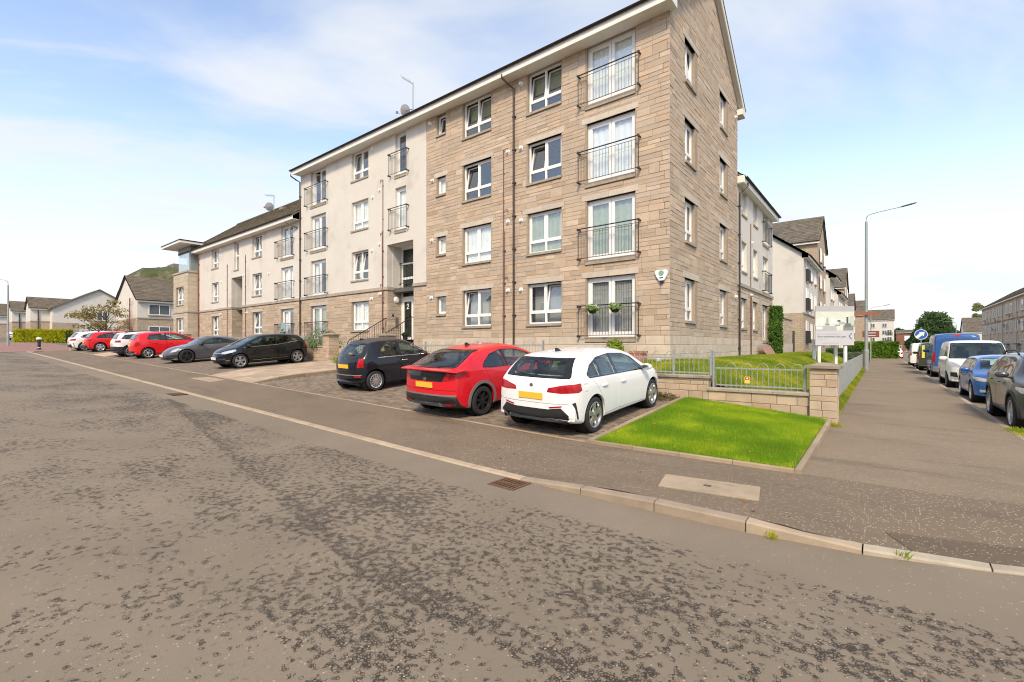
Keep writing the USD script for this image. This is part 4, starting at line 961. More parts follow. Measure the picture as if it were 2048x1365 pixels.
# ------------------------------------------------------------------ the wing and the street going away on the right
A5 = thing('apartment_building', 'three-storey white rendered wing with a stone ground floor, next to the stone gable', 'building')
FW = Frame((GX - .05, 0, 0), (0, 1, 0), (1, 0, 0)); W0, W1, ZW = YF + .02, 31.65, 9.2
opw = []
for k in range(3):
    for a, b in ((23.95, 25.0), (26.45, 27.45)): opw.append((a, 2.65 + FL * k, b, (4.07 + FL * k) if k < 2 else ZW - .01))
    opw.append((28.8, 2.1 + FL * k, 30.3, (4.07 + FL * k) if k < 2 else ZW - .01))
ww = holes(sbox(W0, .9, W1, ZW), opw)
MB().poly(ww.intersection(sbox(0, 0, 99, 4.6)), -.3, 0).build(A5, 'wall', MORTAR, FW); MB().poly(ww.intersection(sbox(0, 4.6, 99, 20)), -.3, .022).build(A5, 'render_wall', RENDER, FW)
m = MB(); m.box((W0, -8.5, .9), (W1, -8.2, ZW)); m.build(A5, 'wall', RENDER, FW); m = MB(); m.poly(Polygon([(GX - .06, .9), (GX - .06, ZW + .42), (GX - 4.3, ZW + .42 + 3.2), (GX - 8.5, ZW + .42), (GX - 8.5, .9)]), -W1 - .01, -W1 + .3 - .01); m.build(A5, 'render_wall', RENDER, Frame((0, 0, 0), (1, 0, 0), (0, -1, 0)))
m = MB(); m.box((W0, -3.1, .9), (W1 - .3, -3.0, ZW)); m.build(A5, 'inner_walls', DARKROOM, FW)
place_stones(A5, stones([(a - .05, b - .13, c + .1, e + .24) for a, b, c, e in opw if b < 3], sbox(W0, 2.1, W1 + .016, 4.58), 61), FW, 9, STONE, 'stone', 0, EYE)
for a, b, c, e in opw:
    if b < 3: lintel(A5, FW, a - .15, c + .28, e, e + .22)
plinth(A5, FW, W0, W1, .93, 2.09, 4, 63, cut=[(28.7, 1.9, 30.4, 2.2)])
course(A5, FW, W0, W1 + .06, 4.58, 4.74, 7)
for k in range(3):
    for a, b in ((23.95, 25.0), (26.45, 27.45)): window(A5, FW, a, b, 2.65 + FL * k, 4.06 + FL * k, (0,) if k == 2 else (), ['sides', 'net', 'net'][k])
    french(A5, FW, 28.8, 30.3, 2.1 + FL * k, 4.06 + FL * k, 'net')
    if k: balcony(A5, FW, 28.6, 30.5, 2.12 + FL * k, 3.2 + FL * k)
pipe(A5, FW, W0 + .25, 1.1, 8.8, .04, .1, bend=(.2, .3)); pipe(A5, FW, 25.75, 1.3, 4.3, .032, .07, PIPE, 'waste_pipe'); pipe(A5, FW, 25.75, 4.6, 7.9, .018, .05, PIPE, 'waste_pipe', step=1.8)
vent(A5, FW, 25.95, 4.35); vent(A5, FW, 26.05, 7.0)
gable_roof(A5, FW, W0 + .02, W1, 8.5, ZW, .756, .34, 8, verge0=-.02, verge1=.22)
tiles(A5, FW, W0, W1 + .2, 4.6, .756, ZW + .27, .36, 81)
m = MB(); mm = MB()
for sg in (1,): mm.box((W0 + .02, .0, ZW - .02), (W0 + .06, .36, ZW + .32))
mm.build(A5, 'eaves_box', SOFFIT, FW)
def simple_window(parent, F, s0, s1, z0, z1, o=0., cur=True, sill=True, dark=False):
    w = part(parent, 'window'); m = MB(); frame_ring(m, s0, s1, z0, z1, .07, o - .06, o + .012); m.box(((s0 + s1) / 2 - .035, o - .05, z0 + .07), ((s0 + s1) / 2 + .035, o + .011, z1 - .07)); m.build(w, 'frame', PVC, F)
    for a, b in ((s0 + .07, (s0 + s1) / 2 - .035), ((s0 + s1) / 2 + .035, s1 - .07)): m = MB(); m.box((a, o - .05, z0 + .07), (b, o - .01, z1 - .07)); m.build(w, 'pane', FARPANE, F)
    if sill: m = MB(); m.box((s0 - .06, o - .05, z0 - .12), (s1 + .06, o + .07, z0 - .01)); m.build(w, 'sill', SILLS, F)
FARPANE = mat('far_pane', (.10, .115, .12), rough=.06, var=.25, scale=.7, coat=1.)
def block(label, F, s0, s1, depth, zb, ZT, zstr, wins, balc=(), roof='along', over=.4, group=None, top=RENDER, low='stone', slope_=.756, seed=1, name='apartment_building', tile_col=(1, 1, 1), vg=.22, doors=()):
    """a whole building: walls on all four sides, windows on the side that looks at the street"""
    t = thing(name, label, 'building', group=group)
    ops = [(a, b, c, d) for a, b, c, d in list(wins) + list(balc)]
    hip = depth / 2 * slope_
    def face(poly, fr, o0, o1):
        if zstr > zb:
            MB().poly(poly.intersection(sbox(-999, zb - 1, 999, zstr)), o0, o1).build(t, 'wall', FARSTONE if low == 'stone' else low, fr); MB().poly(poly.intersection(sbox(-999, zstr, 999, 99)), o0, o1 + .01).build(t, 'render_wall' if top is RENDER else 'wall', top, fr)
        else: MB().poly(poly, o0, o1).build(t, 'render_wall' if top is RENDER else 'wall', top, fr)
    face(sbox(s0, zb, s1, ZT), F, -.12, 0.)
    m = MB(); m.box((s0, -depth, zb), (s1, -depth + .2, ZT)); m.build(t, 'wall', top, F)
    for s in (s0, s1 - .12):
        FS = Frame(F(np.array([[s, 0, 0.]]))[0], F.n, F.r)
        ge = ZT + .12 + over * slope_; ex = Polygon([(-.121, zb), (-depth + .2, zb), (-depth + .2, ge), (-depth / 2, ge + hip), (-.121, ge)])
        face(ex, FS, 0, .12)
    for a, b, c, d in wins: simple_window(t, F, a, c, b, d, .062)
    for a, b, c, d in balc: simple_window(t, F, a, c, b, d, .062, sill=False); far_balcony(t, F, a - .15, c + .15, b, b + 1.05)
    for a, c in doors: m = MB(); m.box((a, -.05, zb), (c, .03, zb + 2.1)); m.build(t, 'door', mat('far_door', (.05, .045, .045), .4), F)
    if zstr > zb: m = MB(); m.box((s0 - .04, -.05, zstr - .06), (s1 + .04, .07, zstr + .07), tone=(.75, .75, .75)); m.build(t, 'string_course', DRESSED, F)
    gable_roof(t, F, s0, s1, depth, ZT, slope_, over, seed, verge0=vg, verge1=vg, fascia=.22)
    tiles(t, F, s0 - vg, s1 + vg, depth / 2 + over, slope_, ZT + .22, over + .02, seed, w=.45, gauge=.36, col=tile_col)
    FBk = Frame(F(np.array([[0, -depth, 0.]]))[0], F.r, -F.n)
    for s, sg in ((s0 - vg, 1), (s1 + vg, -1)):
        for oe in (over, -depth - over):
            m = MB(); zz = ZT + .22; m.raw([[s, oe, zz - .2], [s, oe, zz + .02], [s, -depth / 2, zz + (depth / 2 + over) * slope_ + .02], [s, -depth / 2, zz + (depth / 2 + over) * slope_ - .2]], [[0, 1, 2, 3], [3, 2, 1, 0]]); m.build(t, 'bargeboard', SOFFIT, F)
    return t
def far_balcony(parent, F, s0, s1, z0, z1):
    b = part(parent, 'balcony_railing'); m = MB()
    m.box((s0, .18, z1 - .04), (s1, .22, z1)); m.box((s0, .18, z0), (s1, .22, z0 + .03)); m.box((s0, .0, z0), (s0 + .03, .2, z1)); m.box((s1 - .03, .0, z0), (s1, .2, z1)); m.build(b, 'rail', IRON, F)
    n = int((s1 - s0) / .12); m = MB()
    for i in range(1, n): s = s0 + (s1 - s0) * i / n; m.box((s - .012, .19, z0), (s + .012, .215, z1))
    m.build(b, 'bars', IRON, F, kind='stuff')
FARSTONE = usdkit.material(stage, '/World/Looks/far_stone', {
    'g': ('geometry', {}), 'x': ('separate_xyz', {}), 'a': ('math', {'math_type': 'add'}), 'c': ('combine_xyz', {}),
    'b': ('brick_texture', {'scale': 1., 'brick_width': .42, 'row_height': .16, 'mortar_size': .012, 'color1': (.38, .30, .22), 'color2': (.46, .36, .265), 'mortar': (.25, .2, .155), 'offset': .45}),
    'n': ('noise_texture', {'scale': 2., 'detail': 4}), 'm': ('mix_color', {'blend_type': 'overlay', 'fac': .25}), 'p': ('principled_bsdf', {'roughness': .95})},
    [('g.position', 'x.vector'), ('x.x', 'a.value1'), ('x.y', 'a.value2'), ('a.value', 'c.x'), ('x.z', 'c.y'), ('c.vector', 'b.vector'), ('g.position', 'n.vector'), ('b.color', 'm.a'), ('n.color', 'm.b'), ('m.result', 'p.base_color')], surface='p.BSDF')
def rows(xs, zs, w, h): return [(x, z, x + w, z + h) for z in zs for x in xs]
G2 = 'blocks of flats along the left of the side street'
FX = Frame((GX, 0, 0), (0, 1, 0), (1, 0, 0))
block('white three-storey block with a bare gable, beyond the gap after the wing', FX, 44.8, 54.75, 8.6, .6, 9.0, 4.5, rows((49.3, 52.2), (2.4, 5.1, 7.6), 1.1, 1.35), rows((46.2,), (2.0, 4.75, 7.2), 1.4, 1.9), seed=101)
FGy = lambda y: Frame((0, y, 0), (1, 0, 0), (0, -1, 0))
def gable_block(label, y0, y1, zb, ZT, X, nst, seed, stone=True, wd=11):
    """ridge across the street line, so that the gable looks at the street"""
    t = block(label, FGy(y0), X - wd, X, y1 - y0, zb, ZT, zb, [], seed=seed, top=FARSTONE if stone else RENDER, over=.35)
    F = Frame((X + .1, 0, 0), (0, 1, 0), (1, 0, 0)); L = y1 - y0
    for k in range(nst):
        for s in (y0 + L * .2, y0 + L * .62): simple_window(t, Frame((X, 0, 0), (0, 1, 0), (1, 0, 0)), s, s + 1.05, zb + 1.6 + 2.7 * k, zb + 2.95 + 2.7 * k, .14)
    return t
gable_block('tall buff stone block with a steep brown roof, behind the bare white gable', 54.8, 62.8, .6, 11.9, GX, 4, 102)
t = block('white bay with dark teal windows, just above left of the sale board', FX, 67.5, 73.5, 8, .5, 9.9, 3.6, rows((69.0, 71.4), (2.0, 4.8, 7.5), 1.1, 1.4), seed=103, over=.7)
F = FGy(67.5)
for z in (3.0, 5.4, 7.7): m = MB(); m.box((GX - 2.2, -.05, z), (GX - .5, .04, z + 1.5)); m.build(t, 'teal_window', mat('teal_window', (.05, .12, .11), .1), F)
gable_block('buff stone block with a mossy roof and pointed gable, behind the teal-windowed bay', 92, 101, .3, 11.0, GX, 4, 104)
block('low white block with small paired windows, right behind the sale board', FX, 80, 91.9, 8.5, .3, 9.0, 3.0, rows((82, 85, 88), (1.5, 4.2, 6.8), 1.1, 1.35), seed=105)
gable_block('brown-roofed stone gable block, third of the pointed gables from the camera', 119, 127, .2, 9.4, GX - .1, 3, 106)
block('white and stone block with small canopies, left of the nearest lamp post', FX, 104, 118.9, 8.5, .2, 7.8, 3.0, rows((106, 110, 114), (1.2, 4.0, 6.2), 1.2, 1.3), rows((112,), (4.0,), 1.2, 1.6), seed=107)
gable_block('brown-roofed block partly behind the nearest lamp post, last of the pointed gables', 137, 146, .2, 8.9, -3.9, 3, 108)
block('white block with a hipped-looking grey roof closing the end of the street', FGy(216), -9.5, 2.2, 9, -.5, 11.0, 2.4, rows((-7.8, -4.6, -1.2), (.8, 3.3, 5.9, 8.4), 1.4, 1.5), rows((.2,), (3.0, 5.6), 1.4, 2.0), seed=109, slope_=.8)
REDBRICK = mat('red_brick', (.22, .10, .065), rough=.95, var=.18, scale=2, fine=.15, fscale=6)
t = block('low red-brown brick building with a square white board, at the street end', FGy(197), 2.6, 9.6, 8, -.5, 5.9, -.5, [(2.9, 1.0, 4.0, 2.0)], seed=110, top=REDBRICK, slope_=.2)
m = MB(); m.box((4.6, .02, 3.4), (6.4, .06, 5.0)); m.build(t, 'notice_board', PVC, FGy(197))
block('grey house with a steep dark roof beyond the end of the brown terrace', FGy(185), 17.5, 24.5, 9, -.5, 5.6, -.5, [(19, 1, 20.4, 2.4)], seed=111, top=RENDER, slope_=.85, name='house')
# brown stone terrace on the other side of the side street
TSTONE = mat('brown_stone', (.46, .36, .25), rough=.95, var=.22, scale=1.4, fine=.18, fscale=12)
FTc = Frame((15.2, 0, 0), (0, -1, 0), (-1, 0, 0))
tz = []
for i in range(9): tz += [(-134 + 2.2 + i * 7.6, 0, 0, 0)]
wins = []
for i in range(9):
    for z, h in ((1.0, 1.7), (4.0, 1.6), (6.9, 1.5)): wins += [(-132.2 + i * 7.6, z, -131.0 + i * 7.6, z + h), (-128.7 + i * 7.6, z, -127.5 + i * 7.6, z + h)]
T1 = block('long brown stone terrace of three storeys, across the side street', FTc, -134, -64, 9, -.6, 9.0, -.6, [w for w in wins if w[2] < -64.3], seed=112, top=TSTONE, slope_=.66, name='terrace_building', tile_col=(1.15, 1, .75), doors=[(-130.4 + i * 7.6, -129.4 + i * 7.6) for i in range(8)])
m = MB(); m.box((-134, -.02, 5.9), (-64, .08, 6.06)); m.build(T1, 'string_course', mat('brown_course', (.22, .17, .12), .9), FTc)
for s in (-123.5, -112, -101, -91, -82, -73): pipe(T1, FTc, s, -.5, 8.8, .06, .1, mat('pale_pipe', (.55, .5, .43), .6))
for s, z in ((-126.5, 6.3), (-119, 4.7), (-116, 6.2), (-108, 5.0), (-104, 6.4), (-97, 5.2), (-88, 6.3), (-80, 5.1)):
    m = MB(); v, f = lathe([(0, .0), (.30, .06), (.42, .12), (.43, .11), (.30, .04), (0, -.02)], 16); c, sn = math.cos(.5), math.sin(.5)
    v = np.stack([s + v[:, 0], .35 + v[:, 2], z + v[:, 1]], 1); m.raw(v, f[:, ::-1]); m.tube([(s, .0, z), (s, .36, z)], .03, 6); m.build(T1, 'satellite_dish', mat('dish_grey', (.20, .20, .19), .5), FTc)
for i in range(8): m = MB(); m.box((-130.9 + i * 7.6, -.02, 2.0), (-128.9 + i * 7.6, .6, 2.14)); m.build(T1, 'door_canopy', mat('canopy_dark', (.07, .055, .045), .8), FTc)
for s in (-70, -87, -104): m = MB(); m.box((s, -5.2, 11.4), (s + 1.9, -3.9, 13.6)); m.box((s - .08, -5.28, 13.6), (s + 1.98, -3.82, 13.75)); m.build(T1, 'chimney', TSTONE, FTc)

# across the road, behind the viewpoint: what the windows and the cars mirror
for i, (a, b) in enumerate(((-26, 10), (14, 48))):
    FO = Frame((0, -25, 0), (-1, 0, 0), (0, 1, 0)); xs_ = [a + 2 + 4.2 * j for j in range(int((b - a) / 4.2))]
    block('three-storey block across the main road, only mirrored in windows, ' + ('east' if i == 0 else 'west') + ' one of two', FO, a, b, 9, 0, 8.6, 3.0, rows(xs_, (1.0, 3.9, 6.4), 1.3, 1.5), seed=120 + i)
# ------------------------------------------------------------------ white houses on the far left
HF = lambda x: Frame((x, 0, 0), (0, 1, 0), (1, 0, 0))
GH = 'white houses with brown roofs beyond the parking bays'
def house(label, X, y0, y1, wd, zb, ZT, seed, wins=(), str_=True):
    t = block(label, HF(X), y0, y1, wd, zb, ZT, zb + 3.0 if str_ else zb, list(wins), seed=seed, name='house', over=.35, slope_=.62, vg=.18, tile_col=(1.05, 1, .9)); return t
h = house('white house with a steep brown roof, hard left of the glazed tower', -64.9, 14.6, 24, 9.4, 1.9, 6.7, 201, [(15.6, 5.3, 17.6, 6.5), (15.6, 2.6, 17.6, 4.0)])
pipe(h, FGy(14.48), -67.0, 2.0, 7.2, .06, .1, mat('red_pipe', (.20, .06, .05), .4))
h = house('white house with a brown roof and downpipe, joined left of the big bare gable', -97.0, 9.4, 16, 5, 2.4, 7.1, 202, [])
pipe(h, HF(-97), 10.2, 2.5, 7, .06, .1)
hb = thing('house', 'big bare white gable with one dark window and a black downpipe', 'house')
PG = Polygon([(11.4, 2.3), (21.8, 2.3), (21.8, 7.4), (16.6, 10.4), (11.4, 7.4)]); MB().poly(PG.difference(sbox(11.3, 2, 14.2, 5.2)), -.3, 0).build(hb, 'render_wall', RENDER, HF(-94.6)); MB().poly(PG.intersection(sbox(11.3, 2, 14.2, 5.2)), -.3, .05).build(hb, 'wall', FARSTONE, HF(-94.6))
m = MB(); m.box((11.41, -9, 2.3), (21.79, -.301, 7.39)); m.build(hb, 'render_wall', RENDER, HF(-94.6))
for a, b in ((11.1, 16.6), (22.1, 16.6)):
    m = MB(); za = 7.25; v = [[a, .3, za], [a, -9.2, za], [b, -9.2, 10.5], [b, .3, 10.5]]; v += [[p[0], p[1], p[2] - .16] for p in v]; q = np.array([[0, 1, 2, 3], [7, 6, 5, 4], [0, 4, 5, 1], [1, 5, 6, 2], [2, 6, 7, 3], [3, 7, 4, 0]]); m.raw(v, q, tone=(1, 1, 1)); m.build(hb, 'roof', TILE, HF(-94.6))
simple_window(hb, HF(-94.6), 16.3, 17.6, 5.7, 7.0, .062); pipe(hb, HF(-94.6), 18.7, 2.4, 7.4, .07, .1)
h = house('small white house with a brown roof, right of the far-left lamp post', -110.0, 8.6, 17, 5, 2.7, 7.2, 203, []); pipe(h, HF(-110), 9.4, 2.7, 7, .06, .1)
h = house('white house cut by the left edge of the picture, brown roof', -128.0, 5.0, 15.5, 7, 2.9, 7.2, 204, []); pipe(h, HF(-128), 9.9, 2.7, 7, .06, .1)
# rocky hill behind
hl = struct('hill')
r = np.array([0, 8, 15, 20, 24, 28, 33, 45, 70.]); hz = np.array([43, 42.5, 41, 37.5, 30, 20, 10, 4, -1.]); na = 40; V = [];
for i, rr_ in enumerate(r):
    for j in range(na):
        a = 2 * math.pi * j / na; k = 1 + .12 * math.sin(3 * a + 1) + .07 * math.sin(7 * a + i); V.append((-295 + rr_ * k * math.cos(a), 86 + rr_ * k * math.sin(a), hz[i] * (1 + .02 * math.sin(5 * a + i * 2))))
I = []
for i in range(len(r) - 1):
    for j in range(na): I.append([i * na + j, (i + 1) * na + j, (i + 1) * na + (j + 1) % na, i * na + (j + 1) % na])
obj(hl, 'slope', (np.array(V), np.array(I)), mat('rocky_turf', (.06, .072, .026), rough=1., var=.3, scale=.12, stain=((.20, .165, .12), .05, .5, .62)), smooth=True)
fo = thing('fort_wall', 'brown stone wall on top of the green hill beside the glazed tower', 'wall')
m = MB(); m.box((-299, 80, 40), (-289, 96, 44.6)); m.box((-306, 76, 39), (-299, 84, 43.2)); m.build(fo, 'wall', mat('fort_stone', (.19, .16, .125), .95, var=.2, scale=.3))

# ------------------------------------------------------------------ garden walls, pillars, fences, steps
def wall_block(parent, s0, s1, z0, z1, F, seed, limit, depth=.22, tone=(1.15, 1.08, .98)):
    m = MB(); m.box((s0, -depth, z0), (s1, -.02, z1)); m.build(parent, 'core', MORTAR, F)
    R = random.Random(seed); z = z0; k = 0; al = MB(); M = []
    hs = []
    while z < z1 - .03: h = R.choice((.10, .15, .15, .2)); h = min(h, z1 - z) if z1 - z - h > .05 else z1 - z; hs.append((z, z + h)); z += h
    for (a, b) in hs:
        x = s0 - R.uniform(0, .3)
        while x < s1:
            w = R.uniform(.28, .62); c, d = max(x, s0), min(x + w, s1); x += w
            if d - c < .06: continue
            mm = MB(); t = stone_tone(R) * np.array(tone); mm.bev((c + .004, -.025, a + .004), (d - .004, R.uniform(.0, .012), b - .004), .007, axis=1, tone=t, jit=[R.uniform(-.003, .003) for _ in range(4)])
            if k < limit: mm.build(parent, 'stone', WSTONE, F); k += 1
            else: al.raw(mm.v[0], mm.f[0], mm.t[0][0])
    al.build(parent, 'stones', WSTONE, F, kind='stuff')
WSTONE = mat('wall_stone', (.40, .325, .25), rough=.95, var=.12, scale=3, bump=.006, bscale=60, tone=True, fine=.1, fscale=80, stain=((.10, .09, .06), 1.5, .60, .80))
COPE = mat('coping_stone', (.33, .28, .215), rough=.95, var=.16, scale=4, fine=.12, tone=True, stain=((.10, .10, .055), 2.5, .52, .78))
def coping(parent, s0, s1, z0, z1, F, back=.27, over=.05, h=.07, n=1, pitch=.0):
    xs = np.linspace(s0, s1, n + 1); zz = np.linspace(z0, z1, n + 1)
    for i in range(n):
        v = []
        for s, z in ((xs[i] + .003, zz[i]), (xs[i + 1] - .003, zz[i + 1])): v += [[s, over, z - h], [s, over, z - .015], [s, over - .02, z], [s, -back + .02, z], [s, -back, z - .015], [s, -back, z - h]]
        f = [[j, j + 6, (j + 1) % 6 + 6, (j + 1) % 6] for j in range(6)] + [[0, 1, 2, 3], [0, 3, 4, 5], [6, 9, 8, 7], [6, 11, 10, 9]]
        m = MB(); m.raw(v, np.array(f), np.ones(3) * RNG.uniform(.85, 1.12)); m.build(parent, 'coping', COPE, F)
FWL = Frame((0, 11.75, 0), (1, 0, 0), (0, -1, 0))
gw = thing('garden_wall', 'low buff stone garden wall stepping down towards the corner pillar', 'wall')
wall_block(gw, -3.34, -1.26, .1, .74, FWL, 301, 90); wall_block(gw, -8.6, -3.34, .3, 1.02, FWL, 302, 120)
coping(gw, -3.36, -1.27, .80, .80, FWL, n=3); coping(gw, -8.6, -3.30, 1.085, 1.085, FWL, n=7)
gw2 = thing('garden_wall', 'low stone garden wall behind the black and red cars, carrying the grey railings', 'wall')
wall_block(gw2, -16.6, -8.62, .4, 1.30, FWL, 303, 0); coping(gw2, -16.6, -8.62, 1.37, 1.37, FWL, n=10)
def pillar(label, x0, y0, w, zb, zt, seed, limit=60, cap=.07):
    t = thing('stone_pillar', label, 'pillar'); F1 = Frame((0, y0, 0), (1, 0, 0), (0, -1, 0)); F2 = Frame((x0 + w, 0, 0), (0, 1, 0), (1, 0, 0)); R = random.Random(seed); k = 0; z = zb
    m = MB(); m.box((x0 + .02, y0 + .02, zb - .2), (x0 + w - .02, y0 + w - .02, zt)); m.build(t, 'core', MORTAR)
    r = 0
    while z < zt - .02:
        h = R.choice((.11, .15, .19)); h = min(h, zt - z) if zt - z - h > .06 else zt - z
        for F, a in ((F1, x0), (F2, y0)):
            cut = R.uniform(.35, .65) * w if R.random() < .65 else w
            for c, d in ((0, cut), (cut, w)):
                if d - c < .05: continue
                m = MB(); m.bev((a + c + .003, -.025, z + .003), (a + d - .003, R.uniform(.0, .01), z + h - .003), .007, axis=1, tone=stone_tone(R) * np.array([1.12, 1.06, .98])); m.build(t, 'stone', WSTONE, F)
        z += h
    o = cap; m = MB(); zc = zt + .005
    b = [[x0 - o, y0 - o], [x0 + w + o, y0 - o], [x0 + w + o, y0 + w + o], [x0 - o, y0 + w + o]]; i = [[x0 + w * .3, y0 + w * .3], [x0 + w * .7, y0 + w * .3], [x0 + w * .7, y0 + w * .7], [x0 + w * .3, y0 + w * .7]]
    v = [[*p, zc] for p in b] + [[*p, zc + .055] for p in b] + [[*p, zc + .115] for p in i]
    m.raw(v, np.array([[3, 2, 1, 0]] + [[j, (j + 1) % 4, 4 + (j + 1) % 4, 4 + j] for j in range(4)] + [[4 + j, 4 + (j + 1) % 4, 8 + (j + 1) % 4, 8 + j] for j in range(4)] + [[8, 9, 10, 11]]), (.85, .85, .82)); m.build(t, 'cap', COPE); return t
pillar('buff stone pillar with a weathered cap at the corner of the lawn', -1.27, 11.66, .48, .15, 1.32, 311)
pillar('stone pillar with flat cap at the end of the wide slabbed path, right of the black hatchback', -21.55, 12.1, .55, .9, 2.30, 312)
pillar('stone pillar with flat cap beside the entrance steps, above the small black car', -17.3, 12.3, .55, .7, 2.22, 313)
pillar('stone pillar at the far end of the parking bays, left of the farthest white car', -51.6, 7.2, .6, 1.4, 2.40, 314)
pillar('stone pillar with flat cap among the left garden fences, above the grey sports car', -42.6, 12.2, .6, 1.5, 2.65, 315)
gw3 = thing('garden_wall', 'stone garden wall behind the black hatchback and the grey sports car', 'wall')
F3 = Frame((0, 12.3, 0), (1, 0, 0), (0, -1, 0)); wall_block(gw3, -42.0, -21.55, .9, 1.72, F3, 304, 0); coping(gw3, -42.0, -21.55, 1.80, 1.80, F3, n=22)
gw4 = thing('garden_wall', 'stone garden wall before the glazed tower, behind the red and white cars', 'wall')
F3 = Frame((0, 12.3, 0), (1, 0, 0), (0, -1, 0)); wall_block(gw4, -58, -42.6, 1.2, 2.3, F3, 305, 0); coping(gw4, -58, -42.6, 2.38, 2.38, F3, n=16)
gw5 = thing('garden_wall', 'short stone wall with railings running back from the far end pillar', 'wall')
F5 = Frame((-51.3, 0, 0), (0, 1, 0), (1, 0, 0)); wall_block(gw5, 7.8, 12.3, 1.3, 2.2, F5, 306, 0); coping(gw5, 7.8, 12.3, 2.27, 2.27, F5, n=4)
def bow_fence(label, F, s0, s1, zb, zr, za, pitch=.115, posts=(), near=True, matl=GALV, phase=0, r=.0075, zf=None, group=None):
    """bow-topped railings: two flat rails, upright bars, every bow springing over three bars"""
    t = thing('bow_top_fence', label, 'fence', group=group); zf = zf or (lambda s: 0.)
    n = max(3, round((s1 - s0) / pitch)); p = (s1 - s0) / n; bars = MB(); bows = MB()
    for z in (zb + .04, zr):
        m = MB(); k = max(2, int((s1 - s0) / 1.5)); ss = np.linspace(s0, s1, k)
        for i in range(k - 1):
            a, b = ss[i], ss[i + 1]; v = [[q, o, z + zf(q) + dz] for q in (a, b) for o, dz in ((-.004, -.016), (.004, -.016), (.004, .016), (-.004, .016))]
            m.raw(v, np.array([[0, 4, 5, 1], [1, 5, 6, 2], [2, 6, 7, 3], [3, 7, 4, 0]]))
        m.build(t, 'rail', matl, F)
    for i in range(n + 1):
        s = s0 + i * p; k = (i + phase) % 3
        m = MB() if near else bars
        m.tube([(s, 0, zb + zf(s) - .01), (s, 0, zr + zf(s) + (.012 if k == 1 else 0))], r, 6)
        if near: m.build(t, 'bar', matl, F)
        if k == 0 and i + 2 <= n:
            th = np.linspace(0, np.pi, 9); m = MB() if near else bows
            m.tube([(s + p - p * math.cos(a), 0, zr + zf(s) + (za - zr) * math.sin(a)) for a in th], r, 6)
            if near: m.build(t, 'bow', matl, F)
    if not near: bars.build(t, 'bars', matl, F, kind='stuff'); bows.build(t, 'bows', matl, F, kind='stuff')
    for s, a, b in posts:
        m = MB(); m.box((s - .022, -.022, a), (s + .022, .022, b)); m.cyl((s, 0, b), (s, 0, b + .02), .018, 8, .012); m.build(t, 'post', matl, F)
    return t
FFn = Frame((0, 11.86, 0), (1, 0, 0), (0, -1, 0))
bow_fence('grey bow-topped railing on the lower wall beside the corner pillar, with a small warning notice', FFn, -3.20, -1.40, .83, 1.27, 1.395, .113, [(-3.25, .8, 1.68), (-1.36, .8, 1.36)], phase=1)
bow_fence('grey bow-topped railing on the upper wall, right behind the white hatchback', FFn, -5.5, -3.36, 1.10, 1.50, 1.665, .122, [(-3.31, 1.08, 1.71), (-4.22, 1.08, 1.71)])
bow_fence('grey bow-topped railing in front of the stone plinth, above the red hatchback', FFn, -16.3, -8.3, 1.40, 1.80, 1.95, .122, [(-8.25, 1.37, 1.97), (-11.0, 1.37, 1.95), (-13.7, 1.37, 1.95)], near=True, r=.006)
m3 = mat('fence_grey', (.34, .35, .33), .6)
F3n = Frame((0, 12.42, 0), (1, 0, 0), (0, -1, 0))
bow_fence('grey bow-topped railings behind the grey sports car, before the three-storey block', F3n, -42.0, -21.7, 1.82, 2.30, 2.46, .125, [(-42 + i * 2.5, 1.8, 2.4) for i in range(9)], near=False, matl=m3, r=.009)
bow_fence('grey railings on the short wall by the far end pillar', F5, 7.9, 12.2, 2.3, 2.95, 3.1, .125, [], near=False, matl=m3, r=.01)
sf = lambda s: 0.
FSd = Frame((-1.02, 0, 0), (-.0085, 1, 0), (1, 0, 0))
FSd = Frame((-.93, 0, 0), (DRIFT, 1, 0), (1, 0, 0))
bow_fence('long grey bow-topped railing between the lawn and the side street pavement', FSd, 12.2, 40.0, .34, 1.10, 1.24, .116, [(12.2 + i * 2.75, .3, 1.2) for i in range(11)])
v1 = thing('verge', None, None, kind='stuff')
yv = np.linspace(12.1, 60, 40); obj(v1, 'soil', ruled(np.stack([-1.12 + DRIFT * (yv - 12), yv, .33 + 0 * yv], 1), np.stack([-.84 + DRIFT * (yv - 7), yv, .168 + 0 * yv], 1)), mat('moss_soil', (.13, .115, .035), rough=1., var=.4, scale=5, bump=.01, bscale=60))
no = thing('notice', 'small red and yellow warning notice tied to the lower bow-topped railing', 'notice')
m = MB(); m.box((-2.565, .012, .93), (-2.455, .016, 1.085)); m.build(no, 'plate', mat('notice_yellow', (.75, .55, .10), .5), FFn)
m = MB(); m.box((-2.555, .0165, 1.01), (-2.465, .018, 1.075)); m.build(no, 'band', mat('notice_red', (.55, .08, .05), .5), FFn)
m = MB(); v, f = lathe([(0, .0182), (.018, .0182), (.018, .019), (0, .0191)], 12); m.raw(np.stack([v[:, 0] - 2.51, v[:, 2], v[:, 1] + 1.045], 1), f[:, ::-1]); m.build(no, 'symbol', PVC, FFn)
